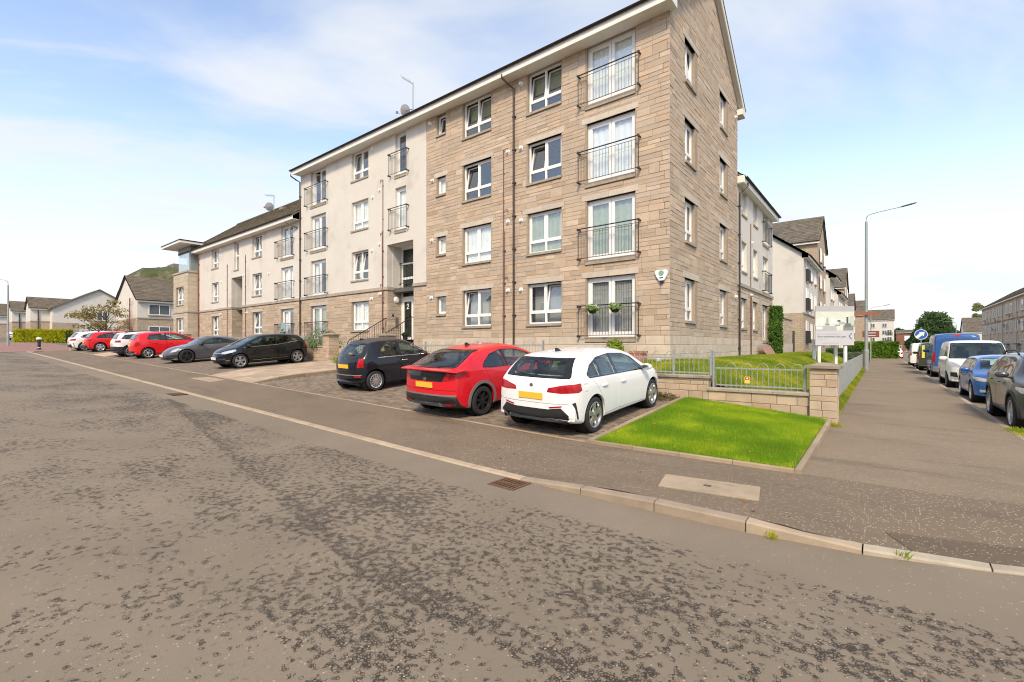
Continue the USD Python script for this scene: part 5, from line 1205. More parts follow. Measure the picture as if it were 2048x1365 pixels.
# steps up to the door with two handrails
st = thing('entrance_steps', 'concrete steps with dark handrails up to the door numbered 2', 'steps')
for i in range(6):
    m = MB(); z = 1.14 + .16 * i; m.box((-19.58, 12.55 + .32 * i, .8), (-17.62, 12.55 + .32 * (i + 1) + .02, z + .0)); m.build(st, 'step', SLAB, tone=None) if False else obj(st, 'step', m.mesh(), SLAB, tone=np.tile([.85, .85, .85], (8, 1)))
def handrail(x):
    p = part(st, 'handrail'); y0, z0, y1, z1 = 12.45, 1.12, 14.35, 2.1; m = MB()
    m.tube([(x, y0 - .25, z0 + .2), (x, y0 - .22, z0 + .75), (x, y0 - .1, z0 + .95), (x, y1, z1 + 1.06), (x, y1 + .12, z1 + 1.06)], .022, 8); m.build(p, 'rail', IRON)
    m = MB(); m.tube([(x, y0 - .1, z0 + .15), (x, y1, z1 + .15)], .012, 6); m.build(p, 'rail', IRON)
    for i in range(16):
        t = i / 15; y = y0 + (y1 - y0) * t; z = z0 + (z1 - z0) * t; m = MB(); m.tube([(x, y, z + (.0 if i % 5 == 0 else .18)), (x, y, z + 1.0 + .06 * t)], .016 if i % 5 == 0 else .008, 6); m.build(p, 'bar', IRON)
handrail(-19.62); handrail(-17.58)
# screen wall with gates between the wing and the white block
sw_ = thing('garden_wall', 'tall stone screen wall with a dark gate, joining the wing to the white gable', 'wall')
FSc = Frame((-5.75, 0, 0), (0, 1, 0), (1, 0, 0))
m = MB(); m.box((33.6, -.25, .7), (42.4, -.02, 3.75)); m.build(sw_, 'core', MORTAR, FSc)
place_stones(sw_, stones([], sbox(33.6, 2.0, 42.4, 3.74), 64), FSc, 10, STONE, 'stone', 0, EYE, o=-.018); plinth(sw_, FSc, 33.6, 42.4, .9, 1.98, 3, 65, .8); coping(sw_, 33.5, 42.5, 3.84, 3.84, FSc, n=10)
GATE = mat('dark_gate', (.035, .04, .032), .6)
for a, b in ((31.75, 33.5), (42.5, 44.6)):
    gt = part(sw_, 'gate')
    for i in range(12): s = a + (b - a) * (i + .06) / 12; m = MB(); m.box((s, -.16, 1.0), (s + (b - a) / 12 * .86, -.12, 3.0)); m.build(gt, 'board', GATE, FSc)
# ------------------------------------------------------------------ street furniture
def lamp_post(label, x, y, zb, h, arm, adir, r=.085, group=None):
    t = thing('street_lamp', label, 'street lamp', (x, y, zb), group=group); d = np.array([*adir, 0.]); d /= np.linalg.norm(d)
    m = MB(); v, f = lathe([(0, -.3), (r * 1.5, -.3), (r * 1.5, 1.25), (r * 1.42, 1.3), (r, 1.42), (r * .78, h - .12), (r * .6, h), (0, h)], 16); m.raw(v, f); m.build(t, 'column', GALV, smooth=30)
    pts = [[0, 0, h - .05], [0, 0, h + .15]] + [list(d * (.32 - .32 * math.cos(a)) + np.array([0, 0, h + .15 + .30 * math.sin(a)])) for a in np.linspace(.2, 1.25, 6)] + [list(d * arm * k + np.array([0, 0, h + .43 + .14 * arm * k])) for k in (.3, .6, .8)]
    m = MB(); m.tube(pts, .03, 8); m.build(t, 'arm', GALV)
    e = np.array(pts[-1]); u = d * 1 + np.array([0, 0, .2]); u /= np.linalg.norm(u); s = np.cross([0, 0, 1], d); w = np.cross(u, s)
    m = MB(); V = []
    for k, (hw, hh) in ((-.05, (.04, .035)), (.12, (.10, .05)), (.5, (.12, .055)), (.72, (.09, .04)), (.78, (.03, .02))):
        c = e + u * k
        V += [c + s * hw * math.cos(a) + w * hh * math.sin(a) for a in np.linspace(0, 2 * np.pi, 10, endpoint=False)]
    F = [[i * 10 + j, (i + 1) * 10 + j, (i + 1) * 10 + (j + 1) % 10, i * 10 + (j + 1) % 10] for i in range(4) for j in range(10)]; m.raw(V, F); m.build(t, 'lantern', mat('lantern_grey', (.16, .17, .17), .45), smooth=40)
    m = MB(); m.box((-.06, -r * 1.5 - .006, .4), (.06, -r * 1.45, 1.0)); m.build(t, 'door', GALV)
    return t
GL = 'street lamps'
lamp_post('tallest grey street lamp, at the railing beside the side street pavement', -1.03, 38.9, .2, 9.85, 2.25, (1, .12), .10)
lamp_post('slim grey street lamp beyond the tall one, against the sky left of the big tree', -2.2, 108, 0, 8.3, 2.6, (1, -.3), .09)
lamp_post('pale street lamp in front of the big round tree, arm to the left', 10.2, 120, -.3, 6.0, 2.6, (-1, -.5), .08)
lamp_post('grey street lamp by the small white house at the far left', -70.2, 5.2, 1.75, 6.3, 1.2, (-.6, -1), .08)
bo = thing('bollard', 'dark bollard with a white top at the rounded far end of the pavement', 'bollard', (-57.0, 6.05, float(road_z(-57)) + .05))
m = MB(); v, f = lathe([(0, 0), (.15, 0), (.16, .04), (.11, .12), (.11, .85), (0, .85)], 14); m.raw(v, f); m.build(bo, 'shaft', BLACK, smooth=40)
m = MB(); v, f = lathe([(.112, .14), (.118, .14), (.118, .19), (.112, .19)], 14); m.raw(v, f); v, f = lathe([(.0, .85), (.17, .86), (.19, .92), (.17, 1.0), (.08, 1.04), (0, 1.04)], 14); m.raw(v, f); m.build(bo, 'cap', PVC, smooth=40)
# show-flat board
sg = thing('sign_board', 'white sale board on posts with a room picture, an arrow and SHOW APARTMENT lettering', 'sign')
P0, P1 = np.array([-2.62, 28.55]), np.array([-1.62, 29.75]); L = float(np.linalg.norm(P1 - P0)); L = 1.98
c0 = np.array([-2.86, 28.43]); rdir = np.array([.781, .6246]); FSg = Frame((*c0, 0), (*rdir, 0), (rdir[1], -rdir[0], 0))
zt, zb = 3.83, 1.83
m = MB(); m.box((0, 0, zb), (L, .05, zt)); m.build(sg, 'board', mat('sign_white', (.50, .50, .53), .5, var=.02), FSg)
m = MB(); m.box((0, .051, zt - .36), (L, .054, zt)); m.build(sg, 'header', mat('sign_grey', (.40, .40, .425), .5, var=.02), FSg)
pic = [((0, .75, L, 1.72), (.62, .66, .60)), ((0, 1.36, L, 1.72), (.60, .62, .53)), ((0, .75, L * .55, .98), (.42, .44, .42)), ((.15, .98, 1.9, 1.12), (.60, .62, .61)), ((.26, 1.05, .42, 1.42), (.74, .75, .72)), ((.55, 1.08, .66, 1.4), (.34, .38, .35)), ((.8, 1.12, 1.05, 1.38), (.72, .74, .72)), ((1.12, 1.2, 1.28, 1.28), (.05, .055, .05)), ((1.2, 1.06, 1.5, 1.2), (.36, .40, .36)), ((1.58, 1.0, 1.68, 1.44), (.07, .075, .07)), ((1.75, .98, L - .02, 1.5), (.48, .51, .47)), ((1.42, .76, L - .03, 1.02), (.22, .24, .22)), ((1.5, .92, 1.8, 1.12), (.14, .16, .14)), ((.02, .8, .36, .96), (.66, .67, .66)), ((.5, 1.0, .72, 1.1), (.26, .28, .27)), ((1.0, .98, 1.25, 1.05), (.30, .31, .30))]
for i, ((a, b, c, d), col) in enumerate(pic):
    m = MB(); o = .0545 + i * .0004; q = [[a, o, zb + b], [c, o, zb + b], [c, o, zb + d], [a, o, zb + d]]
    m.raw(q, [[3, 2, 1, 0]], tone=None); m.build(sg, 'picture', mat(f'print_{i}', col, .5, var=.06, scale=5), FSg)
INK = mat('sign_ink', (.11, .11, .13), .6); INK2 = mat('sign_pale_ink', (.42, .42, .46), .6)
def text(parent, s, size, x, z, F, o, matl, name='lettering', bold=False, fit=None):
    tm = meshkit.text_mesh(s, size, .002, bold); v = np.array(tm.vertices)
    if fit: v[:, 0] *= fit / v[:, 0].max()
    m = MB(); m.raw(np.stack([v[:, 0] + x, v[:, 2] + o, v[:, 1] + z], 1), np.array(tm.faces)[:, ::-1]); m.build(parent, name, matl, F)
text(sg, 'Show apartment now open', .085, .10, zb + .40, FSg, .055, INK, fit=1.46)
m = MB()
for a, b in (((1.86, .62), (1.72, .46)), ((1.72, .46), (1.86, .30))):
    a, b = np.array(a), np.array(b); n = np.array([-(b - a)[1], (b - a)[0]]); n = n / np.linalg.norm(n) * .016
    m.raw([[*(q)[:1], .056, zb + q[1]] for q in (a + n, b + n, b - n, a - n)], [[0, 1, 2, 3], [3, 2, 1, 0]])
m.build(sg, 'arrow', INK, FSg)
for (a, b, z) in ((.10, 1.3, .56), (.12, .62, .30), (.38, 1.2, .1), (.66, 1.34, 1.83)): m = MB(); m.box((a, .0545, zb + z), (b, .056, zb + z + .022)); m.build(sg, 'faint_line', INK2, FSg)
for s, o in ((.25, -.06), (1.60, -.06), (.36, -.62), (1.50, -.62)):
    p = FSg(np.array([[s, o, 0.]]))[0]; m = MB(); m.box((s - .07, o - .05, float(lawn_z(p[0], p[1])) - .3), (s + .07, o + .05, zb + .9 if o > -.3 else 2.1)); m.build(sg, 'post', PVC, FSg)
# brown direction signs down the street, a blue arrow sign, aerials
BRN = mat('brown_sign', (.20, .065, .05), .5); 
bs = thing('brown_sign', 'maroon direction sign on a grey post in front of the bright green bush', 'sign', (-1.35, 66, 0)); m = MB(); m.box((-.05, -.05, -.2), (.05, .05, 3.6)); m.build(bs, 'post', GALV); m = MB(); m.box((-.75, -.12, 2.75), (.75, -.06, 3.45)); m.build(bs, 'plate', BRN); m = MB()
for z in (2.93, 3.2): m.box((-.5, -.126, z), (.45, -.122, z + .06))
m.build(bs, 'faint_line', PVC)
bs = thing('brown_sign', 'narrow brown name plate fixed to the tall street lamp', 'sign', (-1.03, 38.8, 0)); m = MB(); m.box((-.62, -.17, 3.82), (.6, -.13, 4.02)); m.build(bs, 'plate', mat('rust_sign', (.30, .11, .05), .5)); m = MB(); m.box((-.12, -.13, 3.85), (.12, .1, 3.9)); m.build(bs, 'clamp', GALV)
ks = thing('road_sign', 'round blue arrow sign standing above the parked vans', 'road sign', (3.13, 71.6, -.2))
m = MB(); m.cyl((0, 0, -.2), (0, 0, 4.1), .05, 8); m.build(ks, 'post', GALV)
m = MB(); v, f = lathe([(0, .0), (.58, .0), (.58, .03), (0, .03)], 28); m.raw(np.stack([v[:, 0], -.1 + v[:, 2] * -1, v[:, 1] + 3.3], 1), f); m.build(ks, 'disc', mat('sign_blue', (.015, .12, .45), .4))
m = MB(); v, f = lathe([(.53, .031), (.58, .031), (.58, .034), (.53, .034)], 28); m.raw(np.stack([v[:, 0], -.1 - v[:, 2], v[:, 1] + 3.3], 1), f)
m.poly(Polygon([(-.5, 3.05), (-.1, 3.45), (-.2, 3.55), (.3, 3.6), (.25, 3.1), (.12, 3.22), (-.3, 2.85)]), .131, .135); m2 = m.v[-1]; m.v[-1] = m2 * np.array([1, -1, 1]); m.f[-1] = m.f[-1]; m.build(ks, 'arrow', PVC)
def aerial(label, x, y, z, h):
    t = thing('roof_aerial', label, 'aerial', (x, y, z)); m = MB(); m.cyl((0, 0, -.3), (0, 0, h), .03, 8); m.build(t, 'mast', GALV)
    m = MB(); d = np.array([-.75, -.3, .55]) if h > 1.8 else np.array([-.9, -.3, .12]); m.tube([(0, 0, h - .06), tuple(d * .95 + [0, 0, h - .06])], .014, 6)
    for k in np.linspace(.12, 1, 8): c = d * .95 * k + [0, 0, h - .06]; n = np.array([.35, -.9, .2]) * (.22 if k > .2 else .32); m.tube([tuple(c - n), tuple(c + n)], .006, 4)
    m.build(t, 'yagi', mat('aerial_grey', (.20, .21, .22), .5))
    ds = part(t, 'satellite_dish', loc=(-.55, -.1, .42)); m = MB(); v, f = lathe([(0, 0), (.2, .025), (.36, .08), (.36, .065), (.2, .01), (0, -.015)], 20); rot = trimesh.transformations.rotation_matrix(math.radians(-72), [0, 1, 0])[:3, :3]; m.raw(v @ rot.T, f); m.build(ds, 'dish', mat('dish_pale', (.40, .39, .39), .5), smooth=40)
    m = MB(); m.tube([(.0, 0, -.3), (-.75, -.1, .05)], .014, 6); m.box((-.82, -.15, .02), (-.70, -.05, .14)); m.tube([(.05, 0, 0), (.55, .1, -.05)], .025, 6); m.tube([(.0, 0, -.3), (.12, 0, -.6)], .02, 6); m.build(ds, 'feed_arm', mat('aerial_grey', (.20, .21, .22), .5))
aerial('tall television aerial with a satellite dish on the ridge of the four-storey block', -22.76, 18.7, 16.0, 2.0); aerial('television aerial with a satellite dish on the mossy roof of the three-storey block', -40.58, 18.4, 13.25, 1.35)
# two birds
for i, (x, z) in enumerate(((-26.2, 15.15), (-24.6, 15.75))):
    b = thing('bird', 'small dark bird perched on the long eaves, ' + ('left' if i == 0 else 'right') + ' one of the two', 'bird', (x, 18.4, z))
    m = MB(); c = trimesh.creation.icosphere(2, .16); c.vertices *= [1.5, .7, .75]; m.add(c); h = trimesh.creation.icosphere(2, .075); h.apply_translation([.24, 0, .12]); m.add(h); m.tube([(-.15, 0, .02), (-.48, 0, .06)], [.07, .02], 6); m.tube([(.3, 0, .12), (.38, 0, .1)], [.02, .004], 6); m.tube([(.0, .04, -.08), (0, .04, -.24)], .012, 5); m.tube([(.0, -.04, -.08), (0, -.04, -.24)], .012, 5); m.build(b, 'body', mat('bird_grey', (.12, .12, .125), .7), smooth=60)

# ------------------------------------------------------------------ vegetation
def blades(pts, h, w, seed, lean=.5, tones=None):
    R = np.random.default_rng(seed); n = len(pts); a = R.uniform(0, 2 * np.pi, n); hh = h * R.uniform(.55, 1.35, n); ww = w * R.uniform(.7, 1.3, n)
    d = np.stack([np.cos(a), np.sin(a), 0 * a], 1); la = R.uniform(0, 2 * np.pi, n); l = np.stack([np.cos(la), np.sin(la), 0 * la], 1) * (hh * lean * R.uniform(.1, 1.1, n))[:, None]
    b0, b1 = pts - d * ww[:, None] / 2, pts + d * ww[:, None] / 2; md = pts + l * .35 + np.stack([0 * a, 0 * a, hh * .62], 1); tp = pts + l + np.stack([0 * a, 0 * a, hh], 1)
    v = np.stack([b0, b1, md + d * ww[:, None] * .38, md - d * ww[:, None] * .38, tp], 1).reshape(-1, 3); i = np.arange(n)[:, None] * 5
    f = np.vstack([i + [0, 1, 2], i + [0, 2, 3], i + [3, 2, 4]])
    t = np.repeat(tones, 5, 0); return v, f, t
GRASS = leafmat('grass_blade', (.22, .38, .016), trans=.45)
def grass_tone(p, seed, base=(1, 1, 1), dry=.0):
    R = np.random.default_rng(seed); n = meshkit.fbm(np.stack([p[:, 0] * 1.6, p[:, 1] * 1.6, 0 * p[:, 0]], 1), 4, seed); k = .72 + .62 * n + R.normal(0, .09, len(p)); y = np.clip((n - .50) * 3.2 + dry + R.normal(0, .12, len(p)), 0, 1)
    t = np.array(base) * k[:, None]; return np.clip(t * (1 + y[:, None] * np.array([.75, .22, .25])), .2, 2.4)
gp = thing('grass_plot', None, None, kind='structure')
PU = np.linspace(PX0 - .0, PX1 + .0, 20); obj(gp, 'soil', grid(PU, np.linspace(PY0 + .0, PY1 + .06, 24), lambda x, y: plot_z(x, y) + .004), TURF)
R_ = np.random.default_rng(3); n = 95000
p = np.stack([R_.uniform(PX0 + .03, PX1 - .03, n), R_.uniform(PY0 + .02, PY1 + .05, n)], 1); dens = meshkit.fbm(np.stack([p[:, 0] * 2.2, p[:, 1] * 2.2, 0 * n + 0 * p[:, 0]], 1), 4, 9)
edge = np.minimum.reduce([p[:, 0] - PX0, PX1 - p[:, 0], p[:, 1] - PY0]); p = p[(R_.random(n) < .35 + 1.3 * dens) & (R_.random(n) < .35 + edge * 5)]
P3 = np.stack([p[:, 0], p[:, 1], plot_z(p[:, 0], p[:, 1])], 1); dry = np.clip(.45 - 2.2 * np.minimum(np.abs(p[:, 1] - PY0), PX1 - p[:, 0]), 0, .6) + .5 * np.clip(1 - np.hypot(p[:, 0] + 2.2, p[:, 1] - 7.4) / .55, 0, 1)
v, f, t = blades(P3, .05, .006, 4, tones=grass_tone(P3, 5, dry=dry)); obj(gp, 'grass', (v, f), GRASS, kind='stuff', tone=t)
# fallen leaves and dandelions on the plot
lf = thing('fallen_leaves', 'yellow and russet leaves scattered on the grass plot and pavement', 'leaves', kind='stuff'); m = MB()
for i in range(90):
    if i < 66: x, y = R_.uniform(PX0 + .1, PX1 - .4), PY0 + abs(R_.normal(0, 1.3)) + .1; z = plot_z(x, y) + .045
    else: x, y = R_.uniform(-7, -.5), R_.uniform(5.2, 6.95); z = float(pave_z(x, y)) + .006
    if y > PY1: continue
    s = R_.uniform(.012, .026) if i < 66 else R_.uniform(.02, .035); a = R_.uniform(0, 6.28); c, sn = math.cos(a) * s, math.sin(a) * s; k = R_.uniform(-.4, .4)
    tn = [(2.2, 1.8, .12), (1.7, 1.1, .12), (.95, .45, .18)][int(R_.integers(0, 3)) if i < 66 else 2]
    m.raw([[x - c, y - sn, z], [x + sn * .55, y - c * .55, z + s * k], [x + c, y + sn, z + s * .3], [x - sn * .55, y + c * .55, z - s * k + .004]], [[0, 1, 2, 3]], tn)
m.build(lf, 'leaves', leafmat('leaf_litter', (.30, .26, .10), trans=.2), kind='stuff')
lw = struct('lawn')
def lawn_shift(x, y): return x
ly = np.concatenate([np.linspace(11.98, 16, 14), np.linspace(17, 45, 29)]); U = np.linspace(0, 1, 16)
def lx(y): return -1.06 + DRIFT * (y - 12)
X = np.array([[lx(y) + (max(-5.25, -5.25) - lx(y)) * u if y > 14.4 else lx(y) + (-9 - lx(y)) * u for u in U] for y in ly]); Y = np.repeat(ly[:, None], 16, 1)
v = np.stack([X, Y, lawn_z(X, Y)], -1).reshape(-1, 3); i, j = np.meshgrid(np.arange(len(ly) - 1), np.arange(15), indexing='ij'); f = np.stack([i * 16 + j, i * 16 + j + 1, (i + 1) * 16 + j + 1, (i + 1) * 16 + j], -1).reshape(-1, 4)[:, ::-1]
obj(lw, 'soil', (v, f), TURF)
n = 120000; y = 12 + 30 * R_.random(n) ** 1.6; u = R_.random(n); x = np.where(y > 14.4, lx(y) + (-5.25 - lx(y)) * u, lx(y) + (-9 - lx(y)) * u); ok = ~((y > 14.35) & (y < 14.6) & (x < -5.2)); x, y = x[ok], y[ok]
P3 = np.stack([x, y, lawn_z(x, y)], 1); sc = np.clip(y / 12, 1, 3)
v, f, t = blades(P3, .065, .013, 6, tones=grass_tone(P3, 8, (1.12, .86, 1.6), dry=.12)); obj(lw, 'grass', (v, f), GRASS, kind='stuff', tone=t)
# weeds at the kerb and at the verge
wd = thing('weeds', 'tufts of weeds in the kerb joints and along the fence verge', 'weeds', kind='stuff')
yv = R_.uniform(12.0, 40, 5200); q = R_.random(5200); P3 = np.stack([-1.1 + DRIFT * (yv - 12) + .26 * q, yv, .33 - .16 * q], 1)
c = [(-.83, 4.94, .01, 40, .03), (.13, 5.10, .03, 10, .025), (2.0, 13.2, .14, 300, .10), (1.98, 12.6, .14, 120, .08), (-.86, 11.6, .17, 200, .08)]
P3 = np.vstack([P3] + [np.stack([R_.normal(a, s, k), R_.normal(b, s * (1 if s < .06 else 2), k), np.full(k, z)], 1) for a, b, z, k, s in c])
v, f, t = blades(P3, .06, .012, 16, lean=.9, tones=grass_tone(P3, 12, (1.05, .85, .8), dry=.35)); obj(wd, 'blades', (v, f), GRASS, kind='stuff', tone=t)
def leaf_cloud(pts, size, seed, tones, curl=.25, up=.3):
    R = np.random.default_rng(seed); n = len(pts); N = R.normal(0, 1, (n, 3)); N[:, 2] += up; N /= np.linalg.norm(N, axis=1, keepdims=True); A = np.cross(N, R.normal(0, 1, (n, 3))); A /= np.linalg.norm(A, axis=1, keepdims=True); B = np.cross(N, A); s = size * R.uniform(.6, 1.4, n)[:, None]
    v = np.stack([pts - A * s, pts + B * s * .5 + N * s * curl, pts + A * s, pts - B * s * .5 + N * s * curl], 1).reshape(-1, 3); i = np.arange(n)[:, None] * 4
    return v, np.vstack([i + [0, 1, 2], i + [0, 2, 3]]), np.repeat(tones, 4, 0)
def cloud_tones(pts, seed, lo=.6, hi=1.35, hue=.12, sc=1.):
    R = np.random.default_rng(seed); k = meshkit.fbm(pts * sc, 3, seed); b = lo + (hi - lo) * np.clip(k + R.normal(0, .13, len(pts)), 0, 1); h = R.normal(0, hue, len(pts))
    return np.stack([b * (1 + h), b, b * (1 - h * .5)], 1)
def hedge(label, a, b, w, zb, h, n, col, leaf, seed, name='hedge', cat='hedge'):
    t = thing(name, label, cat); R = np.random.default_rng(seed); a, b = np.array(a, float), np.array(b, float); L = np.linalg.norm(b - a); d = (b - a) / L; nr = np.array([-d[1], d[0]])
    u = R.uniform(0, L, n); q = R.uniform(-1, 1, n); hz_ = R.random(n) ** .7; k = R.random(n); q = np.where(k < .6, np.sign(q) * (1 - .12 * R.random(n)), q); hz_ = np.where(k > .72, 1 - .1 * R.random(n), hz_)
    bump_ = .10 * (meshkit.fbm(np.stack([u * 1.2, q, 0 * u + seed], 1), 3, seed) - .5)
    xy = a + d * u[:, None] + nr * (q * w / 2 * (1 + bump_ * 2))[:, None]; p = np.column_stack([xy, zb + hz_ * h * (1 + bump_ * 1.6)])
    v, f, tn = leaf_cloud(p, leaf, seed, cloud_tones(p, seed, .55, 1.4, .1, 1.5)); obj(t, 'foliage', (v, f), leafmat(f'hedge_leaf_{seed}', col), tone=tn, kind='stuff')
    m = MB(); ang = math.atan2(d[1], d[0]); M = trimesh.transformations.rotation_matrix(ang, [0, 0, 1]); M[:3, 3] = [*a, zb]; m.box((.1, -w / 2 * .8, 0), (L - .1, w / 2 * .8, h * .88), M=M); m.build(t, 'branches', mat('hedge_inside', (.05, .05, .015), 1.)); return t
hedge('bright yellow-green clipped hedge before the big white gable at the far left', (-91.5, 7.6), (-86.0, 12.0), 1.2, 2.2, 1.75, 9000, (.42, .42, .012), .14, 21)
hedge('bright green bushy hedge at the far end of the side pavement', (-4.2, 78), (1.0, 79), 3.0, -.2, 2.5, 9000, (.14, .26, .025), .16, 22)
hedge('low dark green hedge behind the lawn, below the sale board', (-6.0, 66), (-2.6, 68), 1.5, .1, 1.3, 4000, (.06, .12, .025), .14, 23)
hedge('grey-green shrub mound by the fence beyond the sale board', (-2.9, 47), (-1.6, 50), 1.0, .2, 1.0, 3500, (.16, .21, .12), .07, 24, 'shrub', 'shrub')
cl = thing('climbing_plant', 'green climbing plant up the far corner of the white wing, by the dark gate', 'climber'); R = np.random.default_rng(31); n = 6500
s = R.normal(0, .42, n); z = 1.2 + 2.9 * R.random(n) ** .9; p = np.stack([GX + .05 + .55 * R.random(n) * (1 - np.abs(s) * .6), 31.1 + s * (1.2 - .25 * (z - 1.2) / 2.9) + .12 * np.sin(z * 4), z], 1)
v, f, tn = leaf_cloud(p, .075, 32, cloud_tones(p, 33, .5, 1.4, .12, 3)); obj(cl, 'foliage', (v, f), leafmat('climber_leaf', (.10, .20, .025)), tone=tn, kind='stuff'); m = MB(); m.tube([(GX + .1, 31.1, 1.1), (GX + .1, 31.0, 2.2), (GX + .06, 31.2, 3.6)], [.05, .04, .02], 6); m.build(cl, 'stem', mat('bark', (.12, .09, .06), .95, var=.25, scale=8))
def tree(label, x, y, zb, H, cw, trunk_h, n, leaf, col, seed, shape='round', gaps=.2, name='tree'):
    t = thing(name, label, 'tree', (x, y, zb)); R = np.random.default_rng(seed); bark = mat('bark', (.12, .09, .06), .95, var=.25, scale=8); m = MB(); r0 = H * .018 + .03
    m.tube([(0, 0, -.2), (.03, 0, trunk_h * .5), (0, .03, trunk_h), (0, 0, H * .75)], [r0 * 1.3, r0, r0 * .85, r0 * .25], 8); m.build(t, 'trunk', bark)
    C = []
    nb = 26 if shape != 'flat' else 34
    for i in range(nb):
        a = R.uniform(0, 2 * np.pi); k = R.random()
        if shape == 'round': zz = trunk_h + (H - trunk_h) * (.12 + .85 * k); rad = cw / 2 * math.sqrt(max(.03, 1 - (2 * (k * .82 + .1) - .85) ** 2 * .95)) * R.uniform(.55, 1.)
        elif shape == 'cone': zz = trunk_h + (H - trunk_h) * k; rad = cw / 2 * (1.02 - k) ** .8 * R.uniform(.5, 1.05)
        else: zz = trunk_h + (H - trunk_h) * (.1 + .9 * k); rad = cw / 2 * R.uniform(.25, 1.0)
        C.append((rad * math.cos(a), rad * math.sin(a), zz))
    C = np.array(C); m = MB()
    for c in C: s = np.array([0, 0, max(trunk_h * .85, c[2] - np.hypot(c[0], c[1]) * .9)]); m.tube([s, (s + c) / 2 + [0, 0, .1], c], [r0 * .4, r0 * .25, .01], 5)
    m.build(t, 'limbs', bark, kind='stuff')
    br = cw * (.17 if shape != 'flat' else .12); idx = R.integers(0, nb, n); o = R.normal(0, 1, (n, 3)); o /= np.linalg.norm(o, axis=1, keepdims=True); p = C[idx] + o * (br * R.random(n) ** .45)[:, None] * np.array([1.15, 1.15, .8 if shape != 'flat' else .45])
    if shape == 'round':
        k = int(n * .9); u = R.normal(0, 1, (k, 3)); u /= np.linalg.norm(u, axis=1, keepdims=True); u *= (R.random(k) ** .3)[:, None]; z = H * .53 + u[:, 2] * H * .46; fat = 1 - .22 * np.clip(u[:, 2], -1, 1); q = np.stack([u[:, 0] * cw / 2 * fat, u[:, 1] * cw / 2 * fat, z], 1); q[:, :2] *= (1 + .45 * (meshkit.fbm(q / (cw * .16), 2, seed + 3) - .5))[:, None]; p = np.vstack([p[: n // 4], q])
    p = p[p[:, 2] > trunk_h * .5]
    p = p[meshkit.fbm(p * (3. / br), 2, seed) > gaps]
    v, f, tn = leaf_cloud(p, leaf, seed, cloud_tones(p, seed, .45, 1.5, .12, 1.2 / br)); obj(t, 'crown', (v, f), leafmat(f'leaf_{seed}', col), tone=tn, kind='stuff'); return t
tree('big dense dark green tree above the parked vans at the end of the street', 9.9, 164, -.6, 11.2, 8.2, 1.2, 15000, .28, (.085, .15, .05), 41, 'round', .2)
tree('second crown of dark green behind the round blue sign, left of the big tree', 6.6, 166, -.6, 6.0, 4.6, .8, 6000, .28, (.085, .15, .05), 42, 'round', .2)
tree('tall pale yellow-green tree top above the grey house roof', 22.5, 205, -.5, 15.5, 4.5, 6, 3000, .4, (.30, .33, .13), 43, 'cone', .4)
tree('low dark conifers over the red-brown brick building', 3.4, 225, -.5, 8.4, 5, 3, 3000, .4, (.06, .11, .035), 44, 'round', .3)
tree('small open tree with thin golden-green leaves in front of the white gable', -67.5, 12.4, 1.85, 4.7, 5.6, 1.1, 3600, .10, (.26, .20, .05), 45, 'flat', .42, 'small_tree')
def pot(label, x, y, z, r, h, col, name='flower_pot', group=None):
    t = thing(name, label, 'plant pot', (x, y, z), group=group); m = MB(); v, f = lathe([(0, 0), (r * .72, 0), (r * .95, h * .82), (r * 1.08, h * .82), (r * 1.1, h), (r * .95, h), (r * .9, h * .9), (0, h * .9)], 18); m.raw(v, f); m.build(t, 'pot', mat(name + '_clay', col, .85, var=.12, scale=9), smooth=35); return t
def sprig(t, c, r, h, n, leaf, col, seed, nm='leaves', upb=.8):
    R = np.random.default_rng(seed); o = R.normal(0, 1, (n, 3)); o /= np.linalg.norm(o, axis=1, keepdims=True); o[:, 2] = np.abs(o[:, 2]); p = np.array(c) + o * np.array([r, r, h]) * (R.random(n) ** .5)[:, None]; v, f, tn = leaf_cloud(p, leaf, seed, cloud_tones(p, seed, .6, 1.4, .12, 4)); obj(t, nm, (v, f), leafmat(f'sprig_{seed}', col), tone=tn, kind='stuff')
t = pot('dark pot with a yellow-green shrub against the plinth, above the white hatchback roof', -6.9, 14.0, 1.28, .2, .24, (.05, .05, .055)); m = MB(); 
for a in range(9): m.tube([(0, 0, .2), (.12 * math.cos(a * .9), .12 * math.sin(a * .9), .45), (.3 * math.cos(a * .9) * (.5 + .06 * a), .3 * math.sin(a * .9), .62 + .02 * a)], [.012, .009, .004], 5)
m.build(t, 'stems', mat('bark', (.12, .09, .06), .95)); sprig(t, (0, 0, .36), .34, .42, 420, .055, (.26, .33, .03), 51)
t = thing('planter', 'square terracotta planter against the plinth, behind the railing', 'plant pot', (-6.05, 13.9, 1.22)); m = MB(); m.box((-.2, -.2, 0), (.2, .2, .34)); m.box((-.22, -.22, .34), (.22, .22, .42)); m.build(t, 'pot', mat('terracotta', (.38, .17, .11), .85, var=.12, scale=9))
t = pot('small white pot behind the railing, right of the terracotta planter', -5.42, 13.9, 1.22, .09, .2, (.62, .6, .56), 'white_pot'); 
for i, (s, nm) in enumerate(((-7.86, 'left'), (-7.02, 'right'))):
    t = thing('hanging_basket', f'white and green flowers in a dark basket, {nm} half of the balcony rail', 'flower basket', (s, 14.48 - .24, 3.02)); m = MB(); v, f = lathe([(0, -.13), (.1, -.11), (.16, .0), (.17, .03), (0, .03)], 16); m.raw(v, f); m.tube([(0, .08, .0), (0, .08, .2)], .008, 5); m.build(t, 'basket', BLACK, smooth=40); sprig(t, (0, 0, .0), .27, .24, 330, .045, (.18, .30, .06), 61 + i); sprig(t, (0, -.02, .05), .25, .22, 130, .03, (.75, .75, .66), 63 + i, 'flowers')
